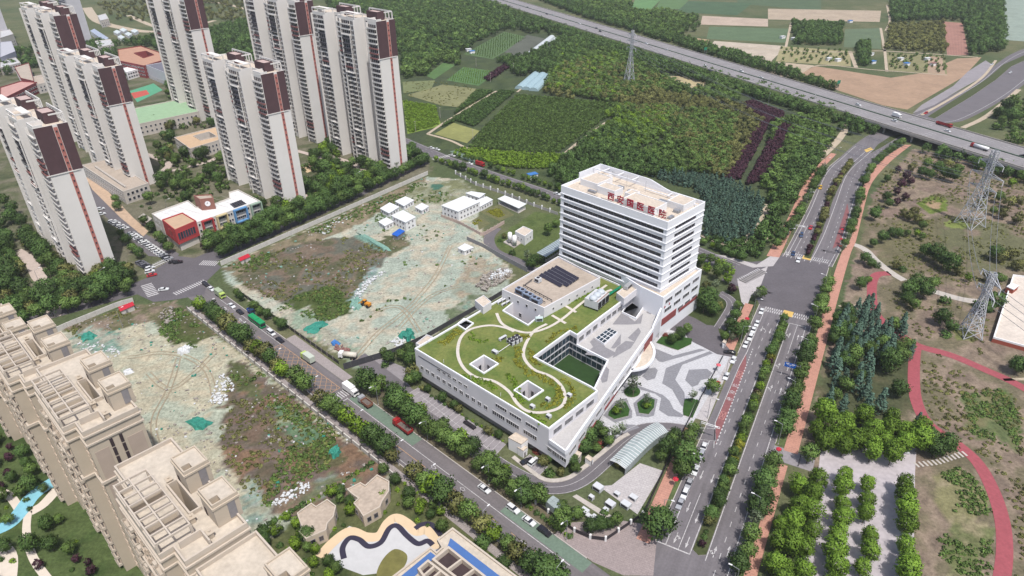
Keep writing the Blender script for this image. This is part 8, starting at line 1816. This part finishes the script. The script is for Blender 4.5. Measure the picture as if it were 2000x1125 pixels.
for i, (px, k, s) in enumerate((((1440, 664), 'dense', 1.3), ((1450, 648), 'street', 1.0), ((1335, 918), 'dense', 1.5), ((1330, 938), 'street', 1.2), ((1283, 1052), 'dense', 1.6), ((1290, 1030), 'street', 1.2), ((1345, 868), 'street', 1.0), ((1352, 850), 'street', 0.9), ((1390, 772), 'street', 1.0), ((1475, 590), 'airy', 1.0), ((1484, 585), 'street', 1.1), ((1428, 672), 'airy', 0.8), ((1366, 855), 'airy', 0.9))):
    tree(k, G(*px), s, '%s on the hospital side of the avenue, %s in order' % (D[k].replace('street tree', 'tree'), ORD[i]), 'trees on the hospital side of the avenue')
# hospital grounds
HG = [(1237, 766, 'airy', 1.2), (1263, 790, 'airy', 1.0), (1263, 795, 'lime', 0.55), (1212, 800, 'airy', 1.2), (1205, 805, 'lime', 0.7), (1352, 780, 'airy', 1.0), (1312, 668, 'dense', 0.8), (1330, 658, 'dense', 0.9), (1342, 648, 'street', 0.9), (1322, 660, 'street', 0.7), (1300, 655, 'redbush', 1.5), (1385, 590, 'dense', 1.2), (1375, 602, 'dense', 1.3), (1392, 610, 'dense', 1.0), (1370, 585, 'street', 1.1), (1395, 565, 'airy', 1.1), (1380, 560, 'olive', 1.0), (1405, 600, 'olive', 0.8), (1430, 565, 'purple', 1.4), (1440, 600, 'street', 0.8), (1435, 620, 'dense', 0.8), (1425, 640, 'dense', 0.9), (1415, 660, 'street', 0.8),
      (1400, 540, 'street', 1.2), (1380, 530, 'lime', 1.0), (1365, 515, 'street', 1.1), (1420, 550, 'lime', 0.9), (1165, 840, 'dense', 0.8), (1150, 860, 'dense', 0.9), (1180, 850, 'street', 0.8), (1190, 868, 'street', 0.7), (1140, 880, 'dense', 0.8), (1165, 880, 'street', 0.7), (1200, 855, 'airy', 1.1), (1215, 845, 'airy', 0.9), (1172, 868, 'redbush', 1.4), (1118, 905, 'dense', 0.7), (1075, 900, 'street', 0.6), (1095, 925, 'olive', 0.6), (1060, 905, 'olive', 0.7), (1125, 920, 'street', 0.6), (1050, 880, 'redbush', 1.4), (1075, 925, 'bush', 1.4),
      (760, 705, 'dense', 0.9), (785, 700, 'street', 0.9), (800, 690, 'dense', 1.0), (750, 692, 'street', 0.8), (805, 712, 'dense', 1.1), (806, 735, 'olive', 1.2), (800, 750, 'street', 0.8), (812, 745, 'dense', 0.8), (752, 715, 'bush', 1.4), (1310, 870, 'street', 1.0), (1300, 885, 'dense', 0.9), (1290, 898, 'street', 0.8), (1318, 856, 'dense', 0.9), (1252, 866, 'purple', 0.9), (1262, 856, 'purple', 0.9), (1272, 848, 'purple', 0.8), (1238, 880, 'purple', 0.8), (1208, 910, 'olive', 0.6),
      (1070, 455, 'street', 1.0), (1085, 440, 'street', 0.9), (1030, 505, 'airy', 1.3), (1045, 512, 'dense', 0.9), (1060, 510, 'bush', 1.5), (985, 462, 'olive', 0.7), (1038, 522, 'dense', 0.9), (1000, 495, 'bush', 1.4), (976, 470, 'bush', 1.2), (1180, 1000, 'bush', 1.0)]
for i, (x, y, k, s) in enumerate(HG): tree(k, G(x, y, 1.8*s if 'bush' not in k else 0.5), s, '%s in the hospital grounds, %s counted from the plaza' % (D[k].replace('street tree', 'tree'), ordw(i)), 'plants in the hospital grounds')
# planting strip along the podium
row(['bush', 'dense', 'limebush', 'bush', 'olive'], [Vector(P0).lerp(Vector(P1), 0.06)[:], Vector(P0).lerp(Vector(P1), 0.72)[:]] and offs_line([Vector(P0).lerp(Vector(P1), 0.06)[:], Vector(P0).lerp(Vector(P1), 0.75)[:]], 2.6), 2.3, D, 'at the foot of the podium', 'the left', 0.62, 0.5, 0, 'plants at the foot of the podium')
row(['bush', 'dense', 'street'], [LOW(58, -12.5), LOW(86, -13), LOW(90, -20)], 2.8, D, 'around the utility garden', 'the left', 0.7, 0.6, 0.1, 'plants around the utility garden')
# back street trees
row(['street', 'dense', 'lime'], offs_line(bk_u, 14.0)[3:7], 4.2, D, 'by the pale railing', 'the left', 0.8, 0.5, 0.0, 'trees along the back street')
row(['street', 'lime', 'dense'], offs_line(bk_u, -2.5)[3:9], 4.5, D, 'across the back street', 'the left', 0.7, 0.7, 0.05, 'trees along the back street')
row(['lime', 'street'], GL([(1365, 512), (1400, 522), (1430, 545)]), 4.0, D, 'behind the tower by the junction', 'the left', 0.9, 0.5, 0, 'trees behind the tower')
# car park
for nm, a_, b_, n, s in (('left', (1590, 938), (1562, 1150), 7, 1.05), ('outer left', (1562, 955), (1530, 1150), 6, 1.1), ('edge', (1528, 1020), (1503, 1150), 4, 1.05), ('second', (1650, 925), (1628, 1150), 8, 1.0), ('third', (1698, 945), (1690, 1150), 7, 0.92), ('right', (1772, 950), (1766, 1150), 8, 1.02)):
    for i in range(n):
        p = Vector(G(*a_, 4.5)).lerp(Vector(G(*b_, 4.5)), i/(n-1)); tree('bright', (p.x+VR.uniform(-.6, .6), p.y+VR.uniform(-1, 1)), s*VR.uniform(0.85, 1.1), 'plane tree in the %s column of the car park, %s from the top' % (nm, ORD[i]), 'plane trees of the car park')
for nm, a_, b_, n in (('front', (1648, 872), (1745, 888), 3), ('middle', (1600, 860), (1800, 866), 7), ('back', (1592, 838), (1800, 842), 7), ('rear', (1605, 818), (1740, 818), 4)):
    for i in range(n):
        p = Vector(G(*a_, 4.5)).lerp(Vector(G(*b_, 4.5)), i/(n-1)); tree('bright', (p.x+VR.uniform(-1.2, 1.2), p.y+VR.uniform(-1.5, 1.5)), 1.1*VR.uniform(0.85, 1.12), 'plane tree in the %s row above the car park, %s from the left' % (nm, ORD[i]), 'plane trees of the car park')
tree('street', G(1575, 905), 1.3, 'loose grey green tree at the car park mouth')
# scrubland
CL = {'conifer': 'blue green conifer in the dense stand beside the red track', 'dense': 'dark broadleaf tree at the edge of the conifer stand', 'bush': 'dark shrub at the edge of the conifer stand', 'street': 'green broadleaf tree in the conifer stand'}
patch(['conifer', 'conifer', 'conifer', 'street'], [(1622, 690), (1645, 620), (1690, 605), (1750, 640), (1782, 690), (1770, 720), (1700, 730), (1690, 790), (1730, 810), (1640, 810), (1605, 800)], 75, 2.8, CL, {k: 'conifer stand %s plants' % k for k in CL}, 1.1)
patch(['dense'], [(1620, 690), (1640, 612), (1660, 605), (1665, 690), (1640, 740)], 14, 3.0, CL, {'dense': 'conifer stand dense plants'}, 0.9)
SB = [(1735, 720, 'dense', 1.3), (1752, 768, 'dense', 1.0), (1738, 812, 'conifer', 0.7), (1790, 830, 'conifer', 1.0), (1810, 868, 'dense', 1.1), (1825, 885, 'dense', 1.2), (1845, 880, 'dense', 1.2), (1852, 870, 'bush', 1.8), (1688, 510, 'dense', 0.8), (1700, 518, 'dense', 0.8), (1712, 520, 'bush', 1.8), (1680, 560, 'dense', 0.9), (1695, 550, 'street', 0.8), (1750, 520, 'olive', 0.9), (1762, 528, 'bush', 1.6), (1772, 575, 'dense', 1.1), (1788, 565, 'dense', 1.2), (1805, 575, 'dense', 1.2), (1770, 590, 'dense', 1.0), (1785, 600, 'street', 1.0), (1838, 628, 'dense', 1.1), (1855, 645, 'dense', 0.9), (1848, 655, 'bush', 1.6), (1820, 560, 'street', 1.1), (1845, 590, 'bush', 2.0), (1925, 608, 'dense', 1.2), (1940, 600, 'dense', 1.2), (1912, 598, 'bush', 2.0), (1985, 722, 'dense', 1.1), (1995, 715, 'dense', 1.0),
      (1755, 330, 'purple', 1.5), (1770, 345, 'purple', 1.6), (1760, 360, 'purple', 1.6), (1778, 355, 'purple', 1.4), (1752, 375, 'purple', 1.3), (1768, 385, 'purple', 1.3), (1752, 395, 'purple', 1.2), (1732, 352, 'dense', 0.8), (1730, 390, 'dense', 0.9), (1735, 402, 'dense', 0.8), (1708, 425, 'dense', 1.0), (1712, 415, 'dense', 0.9), (1785, 415, 'olive', 1.3), (1795, 430, 'olive', 1.2), (1775, 425, 'olive', 1.1), (1800, 445, 'street', 0.9), (1765, 420, 'olive', 1.0), (1800, 340, 'dense', 1.2), (1815, 345, 'dense', 1.2), (1830, 335, 'dense', 1.3), (1845, 345, 'dense', 1.2), (1860, 350, 'dense', 1.2), (1780, 330, 'olive', 1.0), (1810, 325, 'street', 1.1), (1850, 325, 'olive', 1.2), (1870, 335, 'street', 1.2), (1930, 380, 'olive', 1.1), (1950, 390, 'street', 1.2), (1970, 400, 'olive', 1.2), (1990, 395, 'olive', 1.2), (1915, 400, 'olive', 1.0), (1960, 420, 'olive', 1.3), (1985, 430, 'olive', 1.3), (1940, 415, 'street', 1.0), (1995, 350, 'street', 1.4), (1975, 360, 'lime', 0.9),
      (1705, 478, 'dense', 0.8), (1722, 470, 'dense', 0.9), (1740, 462, 'dense', 0.9), (1755, 460, 'dense', 0.8), (1772, 458, 'street', 0.8), (1790, 458, 'lime', 0.8), (1800, 465, 'street', 0.7), (1808, 495, 'dense', 1.3), (1825, 505, 'dense', 1.3), (1840, 515, 'dense', 1.4), (1855, 525, 'dense', 1.3), (1870, 530, 'olive', 1.1), (1940, 500, 'dense', 1.2), (1955, 505, 'olive', 1.2), (1975, 500, 'olive', 1.2), (1990, 520, 'olive', 1.3), (1930, 545, 'olive', 1.0), (1950, 550, 'street', 1.1), (1890, 545, 'lime', 0.8), (1965, 210, 'dense', 1.8), (1950, 225, 'dense', 1.6), (1975, 235, 'dense', 1.7), (1955, 240, 'street', 1.3)]
for i, (x, y, k, s) in enumerate(SB): tree(k, G(x, y, 2.0*s if 'bush' not in k else 0.5), s, '%s in the eastern scrubland, %s in order from the conifers' % (D[k].replace('street tree', 'tree'), ordw(i)), 'plants in the scrubland')
# ------------------------------------------------------------------ woods, nurseries and weeds
def lane(px, w):
    l_ = smooth_line(GL(px), 4); return offs_line(l_, w/2)+offs_line(l_, -w/2)[::-1]
LANES = [lane([(1098, 306), (1140, 272), (1194, 232)], 9), lane([(832, 264), (880, 232), (975, 176)], 5), lane([(930, 250), (1005, 184), (1012, 178)], 3), lane([(1112, 296), (1060, 302), (915, 292)], 3), lane([(1190, 206), (1330, 212), (1448, 206)], 3), lane([(1240, 300), (1310, 262), (1330, 214)], 3), lane([(1418, 352), (1300, 345), (1240, 318)], 3)]
def wood(label, key, px, step, **kw):
    nm = 'woodland' if kw.pop('w', 0) else 'planting'; kw['avoid'] = list(kw.get('avoid', ()))+LANES
    scatter(nm, label, 'woodland' if nm == 'woodland' else 'plants', key, fill(px, step, **kw))
wood('dark green nursery block behind the bright field plots', 'nurserydark', [(862, 250), (930, 178), (1005, 180), (985, 205), (930, 245), (935, 252), (890, 238)], 2.2, jit=0.18, smin=0.65, smax=0.85)
wood('mid green nursery rows in the middle of the fields', 'nursery', [(938, 258), (1010, 186), (1195, 202), (1190, 230), (1110, 297), (1060, 300), (915, 290)], 2.1, jit=0.12, smin=0.55, smax=0.75)
wood('bright green planting along the back street', 'limeplant', [(915, 290), (1060, 302), (1105, 302), (1080, 330), (1010, 330), (960, 322), (890, 296)], 2.4)
wood('young nursery rows beside the dark net field', 'nursery', [(908, 105), (985, 64), (1028, 74), (962, 114)], 4.0, jit=0.1, smin=0.3, smax=0.5)
wood('vegetable rows of the bright plot', 'limeplant', [(874, 156), (906, 132), (968, 141), (934, 166)], 3.2, jit=0.1, smin=0.3, smax=0.45)
wood('rough grass on the pale plots beside the towers', 'weed', [(788, 160), (866, 160), (948, 176), (918, 212), (862, 206), (790, 186)], 4.5, keep=0.7, clump=0.45)
wood('yellow green low crop beside the towers', 'limeplant', [(788, 198), (850, 208), (860, 245), (798, 260)], 2.2, smin=0.6, smax=0.9)
wood('dark broadleaf wood directly behind the tower', 'darkoak', [(1070, 345), (1110, 300), (1180, 250), (1245, 265), (1240, 300), (1300, 325), (1340, 350), (1240, 345), (1110, 372)], 4.4, smin=0.65, smax=1.05, w=1)
wood('bright broadleaf wood right of the dirt lane', 'limeoak', [(1140, 285), (1195, 210), (1310, 215), (1300, 260), (1240, 290)], 4.5, keep=0.8, smin=0.55, smax=0.95, w=1)
wood('mixed green wood behind the tower', 'oak', [(1140, 290), (1195, 208), (1330, 215), (1440, 230), (1420, 340), (1330, 340), (1240, 310)], 4.2, keep=0.9, smin=0.55, smax=0.95, w=1)
wood('olive green wood towards the highway', 'oliveoak', [(1190, 205), (1290, 180), (1440, 205), (1490, 235), (1420, 350), (1380, 345), (1300, 260)], 4.2, keep=0.9, smin=0.55, smax=0.95, w=1)
wood('blue green spruce plantation right of the tower', 'spruce', [(1270, 345), (1330, 345), (1420, 358), (1495, 400), (1470, 470), (1420, 478), (1370, 460), (1370, 380)], 3.4, jit=0.3, smin=0.85, smax=1.15, w=1)
wood('purple leaved strip running down from the highway', 'plum', [(1486, 226), (1508, 232), (1444, 352), (1412, 357)], 1.7); wood('purple leaved strip nearer the avenue', 'plum', [(1520, 243), (1552, 250), (1510, 350), (1458, 362)], 1.7); wood('purple leaved block below the highway trees', 'plum', [(1440, 206), (1470, 200), (1530, 222), (1522, 242), (1478, 228)], 1.8)
wood('purple leaved strip in the upper fields', 'plum', [(800, 95), (890, 42), (900, 48), (815, 103)], 3.0); wood('purple leaved strip beside the blue greenhouses', 'plum', [(945, 155), (985, 128), (1000, 130), (955, 160)], 2.6)
wood('green wood between the purple strips and the avenue', 'oak', [(1510, 240), (1600, 225), (1630, 265), (1600, 320), (1560, 375), (1530, 430), (1500, 395), (1480, 350)], 4.6, smin=0.6, smax=1.0, w=1, avoid=[GL([(1525, 245), (1548, 250), (1500, 345), (1462, 360)])])
wood('dark wood along the left footway of the upper avenue', 'darkoak', [(1560, 300), (1600, 310), (1540, 410), (1500, 480), (1480, 470), (1505, 400)], 5.0, w=1)
wood('dark shrubs along the field side of the back street', 'nurserydark', [(1370, 470), (1500, 470), (1480, 505), (1440, 510)], 3.5)
wood('mixed wood around the woods pylon', 'oak', [(1060, 175), (1090, 80), (1170, 80), (1290, 120), (1450, 170), (1440, 205), (1290, 178), (1190, 203)], 5.2, smin=0.6, smax=1.05, w=1, avoid=[GL([(1285, 145), (1335, 145), (1405, 168), (1350, 178)])])
wood('olive wood mixed around the woods pylon', 'oliveoak', [(1060, 190), (1100, 120), (1200, 120), (1300, 160), (1290, 200), (1200, 205)], 7.0, keep=0.7, w=1)
wood('yellow green trees mixed around the woods pylon', 'limeoak', [(1070, 180), (1100, 90), (1220, 110), (1200, 190)], 9.0, keep=0.6, w=1)
wood('dense wood above the field plots', 'darkoak', [(640, 20), (770, 40), (790, 150), (850, 120), (900, 105), (985, 60), (1080, 70), (1050, 60), (985, 20), (900, -20), (640, -20)], 8.0, smin=0.9, smax=1.5, w=1, keep=0.8)
wood('paler wood mixed above the field plots', 'oak', [(640, 10), (770, 30), (790, 150), (900, 100), (985, 55), (990, 20), (900, -20), (640, -30)], 10.0, smin=0.9, smax=1.5, w=1, keep=0.8)
wood('dark wood behind the towers', 'darkoak', [(420, 60), (500, 40), (620, 60), (640, 150), (600, 200), (430, 120)], 8.0, smin=1, smax=1.5, w=1, avoid=TOWERS)
wood('dense trees between the upper fields and the greenhouses', 'darkoak', [(970, 120), (1030, 112), (1100, 75), (1180, 88), (1100, 135), (1060, 145), (1010, 150), (980, 130)], 6.5, w=1)
wood('trees along the lane by the bright plots', 'oak', [(788, 90), (840, 105), (905, 108), (900, 130), (860, 122), (830, 150), (786, 155)], 6.5, w=1)
wood('trees hiding the near highway bank', 'darkoak', [(1170, 80), (1290, 120), (1500, 178), (1620, 218), (1640, 235), (1600, 232), (1480, 195), (1290, 140), (1150, 90)], 5.0, w=1)
wood('tree belt along the near upper highway bank', 'darkoak', [(1000, 22), (1080, 50), (1170, 78), (1160, 90), (1060, 60), (985, 35)], 6.0, w=1)
wood('tree belt along the far highway bank', 'darkoak', [(1050, 0), (1140, 35), (1235, 62), (1370, 105), (1500, 143), (1620, 180), (1640, 178), (1510, 130), (1380, 92), (1240, 50), (1120, 0)], 6.0, w=1)
wood('wood beyond the highway at the top', 'oak', [(1080, -20), (1230, -5), (1235, 25), (1300, 25), (1360, 40), (1330, 70), (1310, 85), (1240, 55), (1130, 15)], 8.0, w=1, smin=0.9, smax=1.3)
wood('dark wood beyond the highway at the top', 'darkoak', [(1080, -20), (1230, -5), (1240, 25), (1360, 35), (1365, 60), (1330, 75), (1240, 45)], 10.0, w=1, smin=0.9, smax=1.3, keep=0.7)
wood('orchard block among the far fields', 'darkoak', [(1548, 46), (1645, 50), (1643, 91), (1550, 88)], 6.5, w=1); wood('mixed orchard left of the reddish field', 'oliveoak', [(1735, 50), (1842, 45), (1850, 106), (1728, 98)], 7.5, w=1); wood('wood at the far right among the fields', 'darkoak', [(1740, 0), (1960, 0), (1960, 100), (1895, 110), (1880, 42), (1840, 40), (1740, 45)], 9.0, w=1, smin=1, smax=1.5)
wood('small tree clump between the allotments', 'darkoak', [(1672, 88), (1695, 88), (1697, 130), (1678, 130)], 4.5, w=1); wood('vegetable rows of the allotments', 'nursery', [(1735, 105), (1845, 112), (1850, 143), (1738, 137)], 6.0, keep=0.55); wood('low crops of the left allotment', 'nursery', [(1525, 92), (1655, 100), (1658, 128), (1517, 119)], 7.0, keep=0.5)
wood('scrub on the embankment below the bridge', 'darkoak', [(1600, 225), (1680, 240), (1720, 262), (1690, 270), (1640, 262)], 6.0, keep=0.7); wood('scrub under the bridge at the right', 'darkoak', [(1780, 285), (1900, 315), (2050, 350), (2050, 375), (1900, 335), (1800, 305)], 6.0, keep=0.75)
wood('rough trees right of the far avenue', 'oak', [(1930, 250), (1960, 200), (2050, 190), (2100, 330), (1990, 290)], 8.0, keep=0.7, w=1)
wood('far wood beyond the schools', 'darkoak', [(225, 90), (330, 75), (420, 60), (430, 110), (340, 110), (300, 95)], 8.0, smin=1, smax=1.5, w=1); wood('far scrub at the top left', 'oliveoak', [(190, 10), (330, 0), (480, 0), (500, 40), (350, 45), (230, 40)], 11, keep=0.6, w=1)
wood('clipped shrubbery filling the gardens between the towers', 'nurserydark', [(425, 470), (415, 400), (520, 380), (600, 325), (640, 265), (800, 285), (838, 318), (700, 375), (560, 440)], 4.2, keep=0.75, avoid=AV, clump=0.42)
wood('shrubbery in the gardens at the left edge', 'nurserydark', [(-80, 640), (-60, 480), (60, 470), (140, 500), (230, 520), (285, 545), (250, 575), (120, 612)], 4.0, keep=0.8, avoid=AV, clump=0.4)
wood('shrubbery around the schools', 'nursery', [(300, 310), (330, 250), (250, 230), (300, 180), (400, 180), (470, 330), (430, 400), (330, 400)], 4.2, keep=0.7, avoid=AV, clump=0.42)
patch(['dense', 'street', 'dense'], [(-90, 480), (-90, 380), (20, 400), (110, 470), (60, 478)], 26, 4.5, glab('behind the nearest left tower'), ggrp('behind the nearest left tower'), 1.2, AV, name='garden_tree')
wood('scrub beyond the schools at the far left', 'darkoak', [(-50, 115), (60, 100), (120, 80), (230, 90), (230, 130), (60, 140), (-50, 160)], 9.0, keep=0.6, avoid=TOWERS, smin=1, smax=1.4)
# weeds on the sites and the scrub
TRK = [lane([(1738, 534), (1715, 536), (1705, 548), (1703, 580), (1712, 615), (1745, 645), (1775, 665), (1800, 678), (1860, 695), (1930, 725), (1975, 745), (2030, 775)], 6), lane([(1790, 672), (1786, 700), (1785, 750), (1792, 790), (1815, 830), (1870, 868), (1910, 905), (1940, 960), (1958, 1020), (1962, 1080), (1955, 1140)], 6)]
for lab, key, px, st, kp, cl in (('olive weeds over the dark pit of the upper site', 'weed', [(455, 548), (500, 505), (600, 472), (690, 462), (755, 490), (700, 555), (690, 605), (640, 628), (520, 580)], 2.0, 0.7, 0.5), ('green weeds at the lower rim of the pit', 'greenweed', [(560, 590), (640, 560), (690, 585), (680, 612), (640, 630), (600, 622), (540, 605)], 1.5, 0.9, 0.42), ('weeds along the upper site wall', 'greenweed', [(440, 524), (640, 435), (830, 350), (835, 362), (700, 432), (600, 475), (470, 545)], 1.6, 0.7, 0.5),
                             ('green weeds on the heap of the lower site', 'greenweed', [(310, 645), (345, 598), (400, 640), (425, 655), (385, 680), (325, 668)], 1.4, 0.9, 0.45), ('weeds on the left bank of the lower site', 'weed', [(120, 645), (250, 600), (300, 612), (215, 648), (160, 662)], 1.6, 0.7, 0.48), ('weeds over the brown half of the lower site', 'weed', [(440, 720), (470, 700), (640, 830), (770, 928), (700, 960), (560, 1010), (480, 960), (430, 880)], 1.8, 0.7, 0.5), ('green weeds along the white wall of the lower site', 'greenweed', [(440, 690), (460, 690), (620, 815), (770, 928), (740, 935), (600, 850), (450, 740)], 1.7, 0.8, 0.45), ('green weeds in the lower corner of the lower site', 'greenweed', [(560, 880), (640, 855), (690, 905), (640, 935), (520, 1010), (510, 985)], 1.5, 0.9, 0.45),
                             ('weeds dotting the pale upper site', 'greenweed', [(760, 500), (830, 440), (900, 470), (960, 520), (880, 560), (760, 600), (700, 640)], 3.5, 0.5, 0.6), ('weeds behind the site cabins', 'greenweed', [(700, 430), (760, 400), (870, 370), (880, 395), (800, 440), (720, 470)], 2.2, 0.6, 0.5), ('dry scrub over the lower right land', 'weed', [(1800, 700), (1990, 760), (2020, 1130), (1970, 1130), (1950, 980), (1880, 880), (1810, 820)], 2.0, 0.7, 0.46), ('green scrub ring at the lower right', 'greenweed', [(1835, 930), (1870, 908), (1935, 960), (1935, 1000), (1870, 1035), (1850, 1000), (1875, 980), (1870, 950)], 1.4, 0.95, 0.36), ('green scrub hollow at the right', 'greenweed', [(1875, 770), (1960, 760), (2000, 830), (1990, 880), (1900, 850)], 1.5, 0.9, 0.42), ('green scrub near the lower right corner', 'greenweed', [(1835, 1050), (1900, 1012), (1950, 1040), (1930, 1125), (1830, 1130)], 1.5, 0.9, 0.42), ('dry scrub over the upper right land', 'weed', [(1690, 480), (1720, 340), (1790, 300), (2050, 360), (2050, 560), (1800, 560)], 2.2, 0.6, 0.46), ('olive scrub between tracks and yard', 'weed', [(1720, 560), (1930, 610), (1930, 720), (1810, 690)], 2.4, 0.6, 0.48)):
    scatter('weeds', lab, 'weeds', key, fill(px, st, keep=kp, clump=cl, smin=0.5, smax=1.2, avoid=TRK))
for lab, px in (('low hedge round the east side of the car park', [(1620, 850), (1790, 880)]),): pass

# ------------------------------------------------------------------ the hazy air over the plain
hz_b = MB().box((0, 2750, 85), (10400, 8800, 173)).build('haze', [])
hz_m = bpy.data.materials.new('summer_haze'); hz_m.use_nodes = True; hz_m.node_tree.nodes.clear()
_pv = hz_m.node_tree.nodes.new('ShaderNodeVolumePrincipled'); _pv.inputs['Color'].default_value = (0.86, 0.9, 0.95, 1); _pv.inputs['Density'].default_value = 0.00007; _pv.inputs['Anisotropy'].default_value = 0.0
_po = hz_m.node_tree.nodes.new('ShaderNodeOutputMaterial'); hz_m.node_tree.links.new(_pv.outputs[0], _po.inputs['Volume'])
hz_b.data.materials.append(hz_m); stuff(hz_b)
